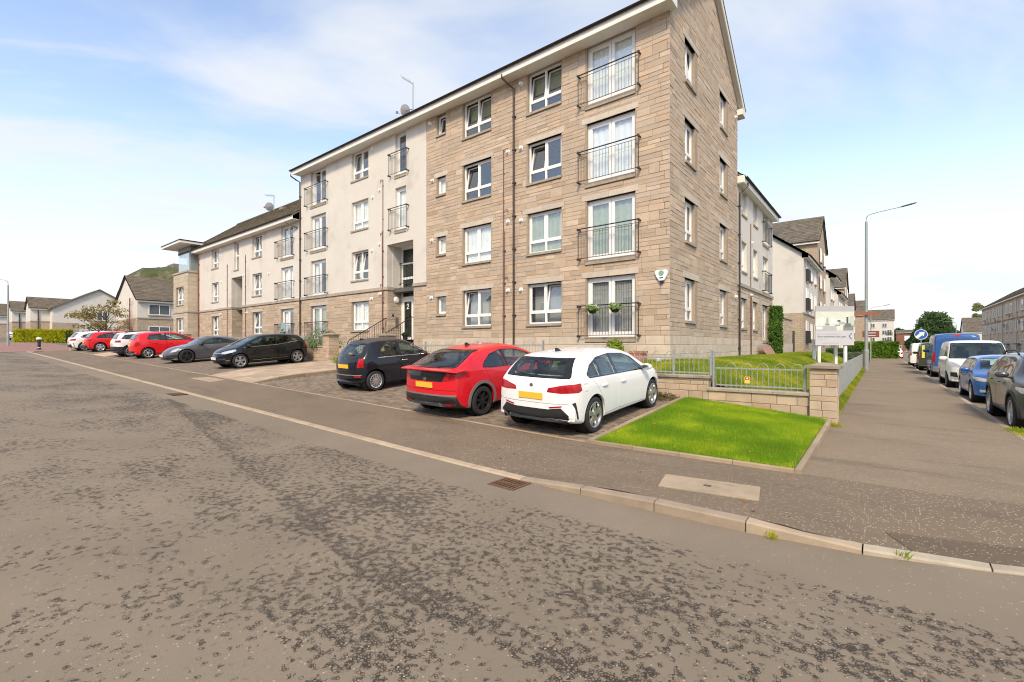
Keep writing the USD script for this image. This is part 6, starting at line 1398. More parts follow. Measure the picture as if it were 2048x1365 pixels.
t = thing('shrub', 'leafy flowering shrub on the garden wall below the left balcony, behind the black hatchback', 'shrub', (-22.9, 12.9, 1.7)); sprig(t, (0, 0, .0), 1.1, 1.0, 1500, .06, (.15, .22, .08), 71); m = MB()
for a in range(6): m.tube([(0, 0, -.5), (.4 * math.cos(a), .3 * math.sin(a), .5)], [.03, .01], 5)
m.build(t, 'stems', mat('bark', (.12, .09, .06), .95))
t = thing('shrub', 'small bright green shrub behind the small black car, at the foot of the steps', 'shrub', (-19.3, 11.9, 1.05)); sprig(t, (0, 0, .0), .55, .45, 700, .05, (.22, .34, .03), 72)
t = thing('shrub', 'low dark weeds where the parking bay meets the garden wall, past the white hatchback', 'shrub', (-4.4, 11.5, .5)); sprig(t, (0, 0, -.02), .55, .16, 800, .03, (.13, .11, .045), 73)
t = pot('black pot with dark leaves at the top of the entrance steps', -17.85, 14.2, 2.1, .14, .2, (.02, .02, .02), 'black_pot'); sprig(t, (0, 0, .2), .2, .16, 160, .05, (.05, .09, .03), 74)
t = thing('chair', 'pale blue garden chair folded on the ground-floor balcony of the three-storey block', 'chair', (-30.1, 14.2, 2.25)); m = MB()
for dx in (-.3, .3): m.tube([(dx, 0, 0), (dx, .05, 1.05)], .02, 6); m.tube([(dx, .1, 0), (dx * .9, -.12, .7)], .02, 6)
m.box((-.3, -.12, .42), (.3, .1, .46)); m.box((-.3, .02, .62), (.3, .05, 1.02)); m.build(t, 'frame', mat('chair_blue', (.25, .38, .42), .5))
t = thing('slab_stack', 'row of reddish slabs leaning on the plinth of the white wing', 'slabs', (GX + .1, 28.6, 1.2))
for i in range(5): m = MB(); s = -1.4 + i * .5; v = np.array([[0.04 + .0, s, .62], [.09, s, .62], [.09, s + .42, .62], [.04, s + .42, .62], [.42, s, 0.], [.47, s, .0], [.47, s + .42, .0], [.42, s + .42, .0]]); m.raw(v, np.array([[0, 1, 2, 3], [7, 6, 5, 4], [0, 4, 5, 1], [1, 5, 6, 2], [2, 6, 7, 3], [3, 7, 4, 0]])[:, ::-1]); m.build(t, 'slab', mat('red_slab', (.34, .20, .15), .9))
# ------------------------------------------------------------------ vehicles (local: x forward, y left, z up)
def chaikin(P, n):
    for _ in range(n):
        Q = np.roll(P, -1, axis=1); P = np.stack([P * .75 + Q * .25, P * .25 + Q * .75], 2).reshape(P.shape[0], -1, P.shape[2])
    return P
class Shape:
    def __init__(s, spec):
        s.sp = spec; p = np.array(spec['top'], float)
        for i in range(1, len(p)): p[i, 0] = max(p[i, 0], p[i - 1, 0] + .004)
        c = np.concatenate([[0], np.cumsum(np.hypot(*np.diff(p, axis=0).T))]); t = np.linspace(0, c[-1], spec.get('n', 74))
        s.x, s.z = PchipInterpolator(c, p[:, 0])(t), PchipInterpolator(c, p[:, 1])(t)
        s.W = PchipInterpolator(*np.array(spec['plan'], float).T); s.B = PchipInterpolator(*np.array(spec['belt'], float).T)
        s.x0, s.x1 = p[0, 0], p[-1, 0]
    def solid(s, inset=0., ix=None):
        sp = s.sp; x, zt = s.x.copy(), s.z.copy()
        tx, tz = np.gradient(x), np.gradient(zt); L = np.hypot(tx, tz) + 1e-9; nx, nz = tz / L, -tx / L
        x, zt = x + nx * inset, zt + nz * inset
        x = np.maximum.accumulate(x + np.arange(len(x)) * 1e-5)
        W = s.W(np.clip(x, s.x0, s.x1)) - inset; zb = sp.get('zb', .2) + inset + sp.get('kick', .10) * (np.clip((s.x0 + .55 - x) / .55, 0, 1) ** 2 + np.clip((x - s.x1 + .45) / .45, 0, 1) ** 2 * .5)
        zt = np.maximum(zt, zb + .08); bl = s.B(np.clip(x, s.x0, s.x1)); zs = np.minimum(bl, zt - .045); g = np.clip((zt - zs - .06) / .30, 0, 1); g = g * g * (3 - 2 * g)
        tum = sp.get('tumble', .42); sh = sp.get('shoulder', .045); cr = sp.get('crown', .03)
        hgt = zs - zb; ys = W - sh * np.clip(hgt / .4, .3, 1); yr = ys - np.maximum(0, (zt - zs) * tum)
        o = np.ones_like(x)
        ctl = [(.0 * o, zb), (.80 * W, zb), (.955 * W, zb + .035), (.985 * W, zb + .14 * hgt), (W, zb + .45 * hgt), (.995 * W, zb + .78 * hgt), (ys + .012, zs - .03 * np.clip(hgt / .3, 0, 1)), (ys - .004, zs + .012),
               (g * yr + (1 - g) * ys * .93, zt - g * .075 - (1 - g) * .012), (g * (yr - .085) + (1 - g) * ys * .72, zt - .018 * g - (1 - g) * .0), (g * (yr - .32) + (1 - g) * ys * .4, zt + cr * .65), (0 * o, zt + cr)]
        half = np.stack([np.stack([a, b], 1) for a, b in ctl], 1)
        half[:, :, 0] = np.maximum(half[:, :, 0], 0)
        mir = half[:, 1:-1][:, ::-1] * np.array([-1, 1]); P = np.concatenate([half, mir], 1); P = chaikin(P, 2)
        n, k = P.shape[:2]; y = P[:, :, 0]; yn = np.clip(np.abs(y) / (W[:, None] + 1e-6), 0, 1)
        bf, br = sp.get('bend_f', .30), sp.get('bend_r', .16)
        kf = np.clip((x - (s.x1 - 1.0)) / 1.0, 0, 1)[:, None]; kr = np.clip(((s.x0 + .8) - x) / .8, 0, 1)[:, None]
        X = x[:, None] - kf * bf * yn ** 2.6 + kr * br * yn ** 3
        v = np.stack([X, y, P[:, :, 1]], -1).reshape(-1, 3); i, j = np.meshgrid(np.arange(n - 1), np.arange(k), indexing='ij')
        q = np.stack([i * k + j, i * k + (j + 1) % k, (i + 1) * k + (j + 1) % k, (i + 1) * k + j], -1).reshape(-1, 4)
        f = np.vstack([q[:, [0, 2, 1]], q[:, [0, 3, 2]]]); c0, c1 = len(v), len(v) + 1
        ca, cb = v[:k].mean(0), v[-k:].mean(0); ca[0] = v[:k, 0].min() - .001; cb[0] = v[-k:, 0].max() + .001; v = np.vstack([v, ca, cb]); j = np.arange(k)
        f = np.vstack([f, np.stack([0 * j + c0, j, (j + 1) % k], 1)[:, [0, 2, 1]] if False else np.stack([0 * j + c0, (j + 1) % k, j], 1)[:, [0, 2, 1]], np.stack([0 * j + c1, (n - 1) * k + j, (n - 1) * k + (j + 1) % k], 1)[:, [0, 2, 1]] if False else np.stack([0 * j + c1, (n - 1) * k + (j + 1) % k, (n - 1) * k + j], 1)])
        t = trimesh.Trimesh(v, f, process=False)
        if t.volume < 0: f = f[:, ::-1]
        return mf.Manifold(mf.Mesh(v.astype(np.float32), f.astype(np.uint32)))
def polys(p):
    if isinstance(p, (list, tuple)) and not hasattr(p, 'geom_type'): p = Polygon(p)
    out = []
    for g in getattr(p, 'geoms', [p]):
        if g.is_empty or g.geom_type != 'Polygon' or g.area < 1e-6: continue
        out.append(np.array(g.exterior.coords)[:-1]); out += [np.array(r.coords)[:-1] for r in g.interiors]
    return out
def ext(p, h): return mf.CrossSection(polys(p), mf.FillRule.EvenOdd).extrude(h)
def side(p, y0, y1): return ext(p, y1 - y0).transform(np.array([[1, 0, 0, 0], [0, 0, 1, y0], [0, 1, 0, 0.]]))
def frontp(p, x0, x1): return ext(p, x1 - x0).transform(np.array([[0, 0, 1, x0], [1, 0, 0, 0], [0, 1, 0, 0.]]))
def topp(p, z0, z1): return ext(p, z1 - z0).translate((0, 0, z0))
def mir(P): P = np.array(P, float) * [-1, 1]; return [tuple(q) for q in P[::-1]]
def both(P): return unary_union([Polygon(P), Polygon(mir(P))])
def rnd(p, r): p = p if hasattr(p, 'buffer') else Polygon(p); return p.buffer(-r, join_style=1).buffer(2 * r, join_style=1).buffer(-r, join_style=1)
def wheel(parent, x, y, r, w, style, sgn, matl):
    wn = part(parent, 'wheel', loc=(x, y, r)); rr = r * style.get('rim', .72)
    v, f = lathe([(rr, -w / 2), (rr + .01, -w / 2 - .004), (r - .03, -w / 2 - .006), (r - .008, -w / 2 + .012), (r, -w / 2 + .035), (r, w / 2 - .035), (r - .008, w / 2 - .012), (r - .03, w / 2 + .006), (rr + .01, w / 2 + .004), (rr, w / 2)], 36, 'y'); obj(wn, 'tyre', (v, f), RUBBER, smooth=35)
    m = MB(); o = sgn * (w / 2 - .012); pr = [(rr + .004, -w / 2 + .01), (rr + .004, w / 2), (rr - .006, w / 2 + .006), (rr - .02, w / 2 - .004), (rr - .035, w / 2 - .06), (rr - .045, -w / 2 + .02)]
    v, f = lathe([(a, b * sgn) for a, b in pr], 36, 'y'); m.raw(v, f if sgn > 0 else f[:, ::-1]); n = style.get('n', 5); kind = style.get('kind', 'spoke')
    for i in range(n):
        a = 2 * math.pi * i / n + .3
        subs = ((-.13, .0), (.13, .0)) if kind == 'twin' else ((0, 0),)
        for da, _ in subs:
            w0, w1 = (.035, .026) if kind == 'twin' else (style.get('w0', .045), style.get('w1', .035)); V = []
            for rad, hw, aa, oo in ((.05, w0, a + da * .5, o - sgn * .005), (rr * .55, (w0 + w1) / 2 * .9, a + da, o), (rr - .008, w1, a + da * 1.25, o - sgn * .012)):
                d = np.array([math.cos(aa), math.sin(aa)]); nn = np.array([-d[1], d[0]]); 
                for s_, dep in ((-1, 0), (1, 0), (1, -.03), (-1, -.03)): q = d * rad + nn * hw * s_ * (1 if dep == 0 else 1.25); V.append([q[0], oo + sgn * dep, q[1]])
            F = [[b, b + 4, b + 5, b + 1] for b in (0, 4)] + [[b + 1, b + 5, b + 6, b + 2] for b in (0, 4)] + [[b + 3, b + 2, b + 6, b + 7] for b in (0, 4)] + [[b, b + 3, b + 7, b + 4] for b in (0, 4)] + [[0, 1, 2, 3], [8, 11, 10, 9]]
            m.raw(V, np.array(F) if sgn > 0 else np.array(F)[:, ::-1])
    hv, hf = lathe([(0, o + sgn * .004), (.035, o + sgn * .003), (.065, o - sgn * .008), (.068, o - sgn * .04)], 20, 'y'); m.raw(hv, hf if sgn < 0 else hf[:, ::-1]); m.build(wn, 'rim', matl, smooth=30)
    v, f = lathe([(0, o - sgn * .07), (rr - .02, o - sgn * .075), (rr - .02, o - sgn * .08), (0, o - sgn * .08)], 28, 'y'); obj(wn, 'brake_disc', (v, f), BLACK)
def tr(man, smooth=32):
    m = man.to_mesh(); return trimesh.Trimesh(m.vert_properties[:, :3], m.tri_verts, process=False)
def car(spec, label, cat, x, y, z, rz, matl, ry=0., rx=0., group=None, detail=True, name='parked_car'):
    t = thing(name, label, cat, (x, y, z), rz, group=group); xf = UsdGeom.Xform(stage.GetPrimAtPath(t.path))
    if ry: xf.AddRotateYOp().Set(float(ry))
    if rx: xf.AddRotateXOp().Set(float(rx))
    S = Shape(spec); out = S.solid(); big = S.solid(-.003); ins = S.solid(.028)
    cx0, cx1, cz = spec['cabin']; cab = S.solid(.045) ^ mf.Manifold.cube((cx1 - cx0, 3, 4)).translate((cx0, -1.5, cz))
    body = out - cab; cuts = []
    R, wx = spec['R'], spec['axles']; hw = float(S.W(0))
    for ax in wx:
        c = mf.Manifold.cylinder(.55, R + .055, R + .055, 40, True).rotate((90, 0, 0))
        for sg in (-1, 1): body = body - c.translate((ax, sg * (float(S.W(np.clip(ax, S.x0, S.x1))) - .02), R + .005))
    mouth = out - body if False else None
    arch_all = unary_union([Polygon([(ax + (R + .06) * math.cos(a), R + .005 + (R + .06) * math.sin(a)) for a in np.linspace(0, 2 * np.pi, 40)]) for ax in wx])
    def panel(prism, nm, matl_, through=False, lab=None, glass=False, proud=True):
        nonlocal body
        pc = ((big if proud else out) ^ prism) - (cab if glass else ins)
        body = body - prism if through else body - (prism - ins)
        if pc.num_tri(): obj(t, nm, tr(pc), matl_, smooth=35, label=lab)
    for P, bars in spec['side_glass']:
        P = rnd(P, .02); inner = P.buffer(-.02, join_style=1); bar = unary_union([Polygon([(bx - .035, .5), (bx + .035, .5), (bx + .035 + sl, 2.6), (bx - .035 + sl, 2.6)]) for bx, sl in bars]) if bars else None
        panes = inner.difference(bar) if bar is not None else inner; trim = P.difference(panes)
        for (y0, y1) in ((.25, 1.4), (-1.4, -.25)):
            panel(side(trim, y0, y1), 'window_trim', GLOSSBLACK)
            for g in getattr(panes, 'geoms', [panes]): panel(side(g, y0, y1), 'side_window', spec.get('sg', CARGLASS), True, glass=True)
    for nm, P, sur, xr in (('windscreen', *spec['windscreen']), ('rear_window', *spec['rear_glass'])) if spec.get('rear_glass') else (('windscreen', *spec['windscreen']),):
        P = rnd(P, .03)
        if sur is not None: panel(frontp(rnd(sur, .03).difference(P), *xr), 'window_trim', GLOSSBLACK)
        panel(frontp(P, *xr), nm, spec.get('rg', CARGLASS) if nm == 'rear_window' else CARGLASS, True, glass=True)
    for nm, kind, P, rng, m_ in spec.get('panels', ()):
        pr = kind in 'ft' or None
        if pr is not None:
            for g in getattr(P, 'geoms', [P]): panel(frontp(g, *rng) if kind == 'f' else topp(g, *rng), nm, m_)
        else:
            for y0, y1 in ((.2, 1.4), (-1.4, -.2)): panel(side(P, y0, y1), nm, m_)
    for kind, L_, rng in spec.get('seams', ()):
        g = LineString(L_).buffer(.0045, cap_style=2, join_style=2)
        if kind == 's':
            g = g.difference(arch_all)
            for y0, y1 in ((.2, 1.4), (-1.4, -.2)): body = body - (side(g, y0, y1) - ins)
        elif kind == 'f': body = body - (frontp(unary_union([g]), *rng) - ins)
        else: body = body - (topp(g, *rng) - ins)
    obj(t, 'body', tr(body), matl, smooth=35)
    for ax in wx:
        wl = spec.get('liner', BLACK)
        for sg in (-1, 1):
            yo = sg * (float(S.W(ax)) - .06); v, f = lathe([(R + .05, 0), (R + .05, -sg * .24), (.05, -sg * .24)], 28, 'y'); f2 = np.vstack([f, f[:, ::-1]]); v = v + [ax, yo, R + .005]; obj(t, 'wheel_arch', (v, f2), wl)
            if spec.get('archtrim'):
                ring = Polygon([(ax + (R + .12) * math.cos(a), R + .005 + (R + .12) * math.sin(a)) for a in np.linspace(-.25, np.pi + .25, 30)]).difference(Polygon([(ax + (R + .057) * math.cos(a), R + .005 + (R + .057) * math.sin(a)) for a in np.linspace(0, 2 * np.pi, 40)])); pc = ((S.solid(-.012) ^ side(ring, min(sg * .3, sg * 1.4), max(sg * .3, sg * 1.4))) - ins)
                obj(t, 'arch_trim', tr(pc), spec['archtrim'], smooth=35)
            wheel(t, ax, sg * (float(S.W(ax)) - .125), R, .215, spec.get('wheel', {}), sg, spec.get('wheelmat', ALLOY))
    # underside, seats, dashboard
    m = MB(); m.box((wx[1] - R - .1 if wx[1] < wx[0] else wx[0], -hw + .28, .18), (max(wx) + R + .1, hw - .28, .30)); m.build(t, 'underbody', BLACK)
    if detail:
        fx = spec.get('seat_x', (.05, -.85)); sz = spec.get('seat_z', .0)
        for yy in (-.38, .38):
            m = MB(); p = rnd(Polygon([(fx[0] - .02, .50), (fx[0] - .20, 1.10), (fx[0] - .32, 1.09), (fx[0] - .16, .46), (fx[0] + .42, .42), (fx[0] + .42, .52)]), .02); mm = side(p, yy - .24, yy + .24).translate((0, 0, sz)); m.add(tr(mm)); hd = side(rnd(Polygon([(fx[0] - .25, 1.10), (fx[0] - .35, 1.10), (fx[0] - .38, 1.26), (fx[0] - .29, 1.27)]), .02), yy - .13, yy + .13).translate((0, 0, sz)); m.add(tr(hd)); m.build(t, 'front_seat', SEAT)
        if spec.get('rear_seat', True):
            m = MB(); p = Polygon([(fx[1], .5), (fx[1] - .22, 1.05), (fx[1] - .34, 1.05), (fx[1] - .14, .44), (fx[1] + .4, .44), (fx[1] + .4, .54)]); m.add(tr(side(p, -.6, .6).translate((0, 0, sz))))
            for yy in (-.4, .4): m.add(tr(side(Polygon([(fx[1] - .25, 1.05), (fx[1] - .34, 1.05), (fx[1] - .37, 1.17), (fx[1] - .29, 1.18)]), yy - .12, yy + .12).translate((0, 0, sz))))
            m.build(t, 'rear_seat', SEAT)
        m = MB(); dx = cx1 - .42; dz = float(S.B(dx)); m.add(tr(side(Polygon([(dx - .22, dz - .28), (dx - .18, dz - .05), (dx + .02, dz - .0), (dx + .40, dz - .03), (dx + .40, dz - .35)]), -hw + .16, hw - .16) ^ S.solid(.06))); m.build(t, 'dashboard', SEAT)
        m = MB(); th = np.linspace(0, 2 * np.pi, 21); m.tube([(dx - .34 - .07 * math.sin(a), -.38 + .18 * math.cos(a), dz - .04 + .17 * math.sin(a)) for a in th], .014, 6); m.build(t, 'steering_wheel', BLACK)
    # mirrors, handles, plates
    mx, mz = spec['mirror']
    for sg in (-1, 1):
        c = trimesh.creation.icosphere(3, 1.0); q = c.vertices; q[:, 0] = np.sign(q[:, 0]) * np.abs(q[:, 0]) ** .7; c.vertices = q * [.075, .115, .07] * spec.get('mir_s', 1.) + [mx, sg * (float(S.W(mx)) + .055), mz]; c.vertices[:, 0] = np.minimum(c.vertices[:, 0], 9); mr = part(t, 'mirror'); obj(mr, 'shell', c, spec.get('mirmat', matl), smooth=60)
        m = MB(); m.tube([(mx + .02, sg * (float(S.W(mx)) - .10), mz - .055), (mx + .01, sg * (float(S.W(mx)) + .03), mz - .045)], .022, 6); m.build(mr, 'stalk', BLACK)
        v, f = lathe([(0, 0), (.085, 0), (.085, -.006)], 18); q = np.stack([mx - .078 + v[:, 2], sg * (float(S.W(mx)) + .055) + v[:, 0] * 1.05, mz + v[:, 1] * .62], 1); obj(mr, 'glass', (q, np.vstack([f, f[:, ::-1]])), CHROME)
    for hx, hz in spec.get('handles', ()):
        for sg in (-1, 1):
            yy = sg * surf_y(S, hx, hz); m = MB(); c = trimesh.creation.icosphere(2, 1.0); c.vertices = np.sign(c.vertices) * np.abs(c.vertices) ** .6 * [.105, .018, .017] + [hx, yy + sg * .014, hz]; m.add(c); m.build(t, 'door_handle', spec.get('handlemat', matl), smooth=60)
    for end, pz, pm in spec.get('plates', ()):
        px_ = surf_x(S, pz, end) + end * .014; m = MB(); m.box((px_ - .006, -.26, pz - .056), (px_ + .006, .26, pz + .056)); m.build(t, 'number_plate', pm)
    for fn in spec.get('extra', ()): fn(t, S)
    return t
def surf_y(S, hx, hz):
    i = int(np.argmin(np.abs(S.x - hx))); W = float(S.W(hx)); bl = float(S.B(hx)); zb = S.sp.get('zb', .2); k = (hz - zb) / (bl - zb); return W * np.interp(k, [0, .14, .45, .78, .97, 1.02], [.95, .985, 1, .995, (W - .04) / W, (W - .05) / W])
def surf_x(S, z, end):
    k = len(S.x) // 2; xs, zs = (S.x[:k], S.z[:k]) if end < 0 else (S.x[k:], S.z[k:]); o = np.argsort(zs); return float(np.interp(z, zs[o], xs[o]))
def shift(P, dx): return [(a + dx, b) for a, b in P]
GREYTRIM = mat('grey_trim', (.17, .165, .16), .6)
def exhaust(y, z, x):
    def fn(t, S):
        m = MB(); v, f = lathe([(.032, 0), (.045, .004), (.045, .10), (.038, .10), (.036, .01)], 18); q = np.stack([x + v[:, 2], y + v[:, 0], z + v[:, 1]], 1); m.raw(q, np.vstack([f, f[:, ::-1]])); m.build(t, 'exhaust', CHROME); v, f = lathe([(0, .05), (.04, .05)], 14); obj(t, 'exhaust_bore', (np.stack([x + v[:, 2], y + v[:, 0], z + v[:, 1]], 1), np.vstack([f, f[:, ::-1]])), BLACK)
    return fn
def wiper(x, z, l=.42):
    def fn(t, S):
        m = MB(); a = surf_x(S, z, -1) - .03; b = surf_x(S, z + .03, -1) - .03; m.tube([(a, 0, z), (b, l, z + .03)], .012, 5); m.cyl((a - .01, 0, z), (a + .06, 0, z - .01), .03, 8); m.build(t, 'rear_wiper', BLACK)
    return fn
def badge(z, end, r=.04, col=None):
    def fn(t, S):
        x = surf_x(S, z, end); v, f = lathe([(0, .008), (r * .9, .008), (r, .0)], 18); q = np.stack([x + end * (v[:, 2] + .006), v[:, 0], z + v[:, 1]], 1); obj(t, 'badge', (q, np.vstack([f, f[:, ::-1]])), col or CHROME)
    return fn
def rails(x0, x1, y):
    def fn(t, S):
        for sg in (-1, 1):
            xs = np.linspace(x0, x1, 12); zz = np.interp(xs, S.x, S.z); e = np.minimum(1, np.minimum(np.arange(12), 11 - np.arange(12)) / 1.5); m = MB(); m.tube([(a, sg * y, b - .01 + .06 * k) for a, b, k in zip(xs, zz, e)], .02, 6); m.build(t, 'roof_rail', BLACK)
    return fn
def fin(x):
    def fn(t, S): z = float(np.interp(x, S.x, S.z)) + .02; m = MB(); m.poly(Polygon([(x - .1, z), (x + .08, z), (x - .06, z + .07), (x - .1, z + .07)]), -.02, .02); m.build(t, 'aerial_fin', BLACK)
    return fn
L4 = lambda P: P
BMW = dict(L=4.32, R=.325, axles=(1.30, -1.37), zb=.19, cabin=(-1.85, 1.15, .42), mirror=(.80, .99), seat_x=(.0, -.85),
    top=[(-2.16, .38), (-2.157, .55), (-2.14, .78), (-2.09, .96), (-2.0, 1.035), (-1.74, 1.29), (-1.58, 1.385), (-1.0, 1.425), (-.3, 1.435), (.25, 1.405), (.58, 1.325), (1.15, 1.01), (1.32, .965), (1.8, .875), (2.02, .78), (2.12, .66), (2.155, .52), (2.16, .36)],
    plan=[(-2.16, .83), (-1.9, .885), (-1.4, .90), (0, .88), (1.3, .90), (1.8, .87), (2.16, .78)], belt=[(-2.16, .96), (-1.5, .985), (-.5, .94), (.6, .905), (1.1, .89), (2.16, .70)],
    side_glass=[([(.96, .925), (.52, 1.235), (.2, 1.325), (-.35, 1.365), (-.95, 1.335), (-1.33, 1.225), (-1.56, 1.07), (-1.50, 1.005), (-.4, .965)], [(-.36, -.03), (-1.02, -.05)])],
    windscreen=([(-.66, 1.03), (.66, 1.03), (.56, 1.345), (-.56, 1.345)], None, (.3, 1.5)), rear_glass=([(-.57, 1.065), (.57, 1.065), (.50, 1.31), (-.50, 1.31)], [(-.72, 1.03), (.72, 1.03), (.60, 1.365), (-.60, 1.365)], (-2.2, -1.3)),
    panels=[('tail_light', 'f', both([(.34, .80), (.60, .785), (.86, .80), (.92, .93), (.86, .955), (.62, .93), (.36, .87)]), (-2.4, -1.82), LAMPRED),
            ('diffuser', 'f', rnd(Polygon([(-.66, .1), (.66, .1), (.74, .40), (.60, .535), (.36, .50), (-.36, .50), (-.60, .535), (-.74, .40)]), .02), (-2.4, -1.95), BLACK),
            ('reflector', 'f', both([(.40, .515), (.62, .55), (.62, .575), (.38, .54)]), (-2.4, -1.9), LAMPRED), ('air_slot', 's', Polygon([(-2.02, .62), (-1.98, .64), (-1.90, .34), (-1.93, .33)]), None, BLACK),
            ('headlight', 'f', both([(.42, .64), (.80, .69), (.88, .80), (.72, .79), (.44, .73)]), (1.5, 2.4), LAMPWHITE), ('grille', 'f', both([(.04, .50), (.32, .53), (.33, .70), (.06, .70)]), (1.8, 2.4), BLACK), ('lower_grille', 'f', Polygon([(-.66, .28), (.66, .28), (.58, .44), (-.58, .44)]), (1.8, 2.4), BLACK)],
    seams=[('s', [(-.38, .95), (-.40, .30), (.98, .27), (1.02, .55), (.98, .90)], None), ('s', [(-.43, .95), (-.42, .30), (-1.02, .28), (-1.05, .55), (-1.25, .82), (-1.42, .99)], None), ('s', [(-1.72, .80), (-1.60, .80), (-1.60, .92), (-1.74, .93), (-1.74, .80)], None), ('f', [(-.74, .60), (.74, .60)], (-2.4, -2.0)), ('t', [(1.95, -.6), (2.0, 0), (1.95, .6)], (.6, 1.2))],
    handles=[(-.18, .80), (-1.0, .825)], plates=[(-1, .72, PLATEY), (1, .42, PLATEW)], wheel=dict(n=5, kind='twin'), wheelmat=None, extra=[exhaust(.60, .30, -2.13), wiper(-2, 1.06), badge(.90, -1), fin(-1.2)])
CIVIC = dict(BMW, axles=(1.36, -1.24), R=.32, cabin=(-1.8, 1.3, .42), mirror=(.98, 1.0),
    top=[(-2.13, .40), (-2.128, .6), (-2.11, .84), (-2.08, 1.0), (-1.98, 1.055), (-1.60, 1.21), (-1.15, 1.385), (-.6, 1.455), (-.1, 1.465), (.3, 1.42), (.65, 1.315), (1.42, .97), (1.75, .88), (2.05, .74), (2.18, .56), (2.2, .38)],
    plan=[(-2.13, .80), (-1.8, .87), (-1.24, .895), (0, .87), (1.36, .885), (1.8, .85), (2.2, .74)], belt=[(-2.13, .98), (-1.5, 1.03), (-.5, .98), (.6, .93), (1.2, .90), (2.2, .68)],
    side_glass=[([(1.12, .95), (.62, 1.235), (.2, 1.345), (-.35, 1.375), (-.80, 1.30), (-1.08, 1.15), (-1.20, 1.035), (-.9, 1.005)], [(-.28, -.10)])], sg=CARGLASS, rg=DARKGLASS,
    windscreen=([(-.66, 1.0), (.66, 1.0), (.55, 1.36), (-.55, 1.36)], None, (.4, 1.7)), rear_glass=([(-.64, 1.085), (.64, 1.085), (.52, 1.385), (-.52, 1.385)], [(-.70, 1.075), (.70, 1.075), (.56, 1.40), (-.56, 1.40)], (-2.2, -.9)),
    panels=[('tail_light', 'f', both([(.50, .80), (.70, .83), (.92, .90), (.92, 1.0), (.60, 1.005)]), (-2.4, -1.62), LAMPRED), ('tailgate_glass', 'f', Polygon([(-.50, .80), (.50, .80), (.59, 1.0), (-.59, 1.0)]), (-2.4, -1.9), GLOSSBLACK),
            ('bumper_insert', 'f', rnd(Polygon([(-.84, .1), (.84, .1), (.80, .50), (-.80, .50)]), .03), (-2.4, -1.75), BLACK), ('grey_lip', 'f', unary_union([Polygon([(-.80, .50), (.80, .50), (.80, .53), (-.80, .53)]), both([(.36, .34), (.42, .34), (.54, .27), (.80, .27), (.80, .24), (.52, .24)]), Polygon([(-.40, .335), (.40, .335), (.40, .36), (-.40, .36)])]), (-2.4, -1.85), GREYTRIM),
            ('reflector', 'f', both([(.56, .29), (.78, .29), (.78, .36), (.58, .36)]), (-2.4, -1.85), LAMPRED), ('headlight', 'f', both([(.42, .62), (.80, .70), (.86, .80), (.46, .72)]), (1.5, 2.4), LAMPWHITE), ('grille', 'f', Polygon([(-.40, .60), (.40, .60), (.42, .70), (-.42, .70)]), (1.7, 2.4), BLACK), ('lower_grille', 'f', Polygon([(-.62, .26), (.62, .26), (.56, .48), (-.56, .48)]), (1.8, 2.4), BLACK)],
    seams=[('s', [(-.33, .98), (-.30, .30), (1.04, .28), (1.1, .6), (1.08, .92)], None), ('s', [(-.36, .98), (-.33, .30), (-.86, .30), (-.93, .6), (-1.12, 1.0)], None), ('f', [(-.80, .62), (-.78, .62), (.78, .62), (.80, .62)], (-2.4, -1.9))],
    handles=[(-.12, .80)], plates=[(-1, .72, PLATEY), (1, .42, PLATEW)], wheel=dict(n=7, kind='spoke', w0=.03, w1=.02), wheelmat=DARKALLOY, archtrim=GREYTRIM, extra=[badge(.84, -1, .045), fin(-.75)])
def civic_spoiler(t, S):
    out_ = mf.Manifold.batch_hull([mf.Manifold.sphere(.016, 10).translate(p) for p in [(-2.14, -.72, 1.035), (-2.14, .72, 1.035), (-1.93, -.72, 1.065), (-1.93, .72, 1.065), (-2.0, -.86, 1.005), (-2.0, .86, 1.005), (-1.75, -.87, 1.03), (-1.75, .87, 1.03)]]); obj(t, 'spoiler', tr(out_), RED, smooth=40)
def civic_haunch(t, S): pass
CIVIC['extra'] = CIVIC['extra'] + [civic_spoiler]
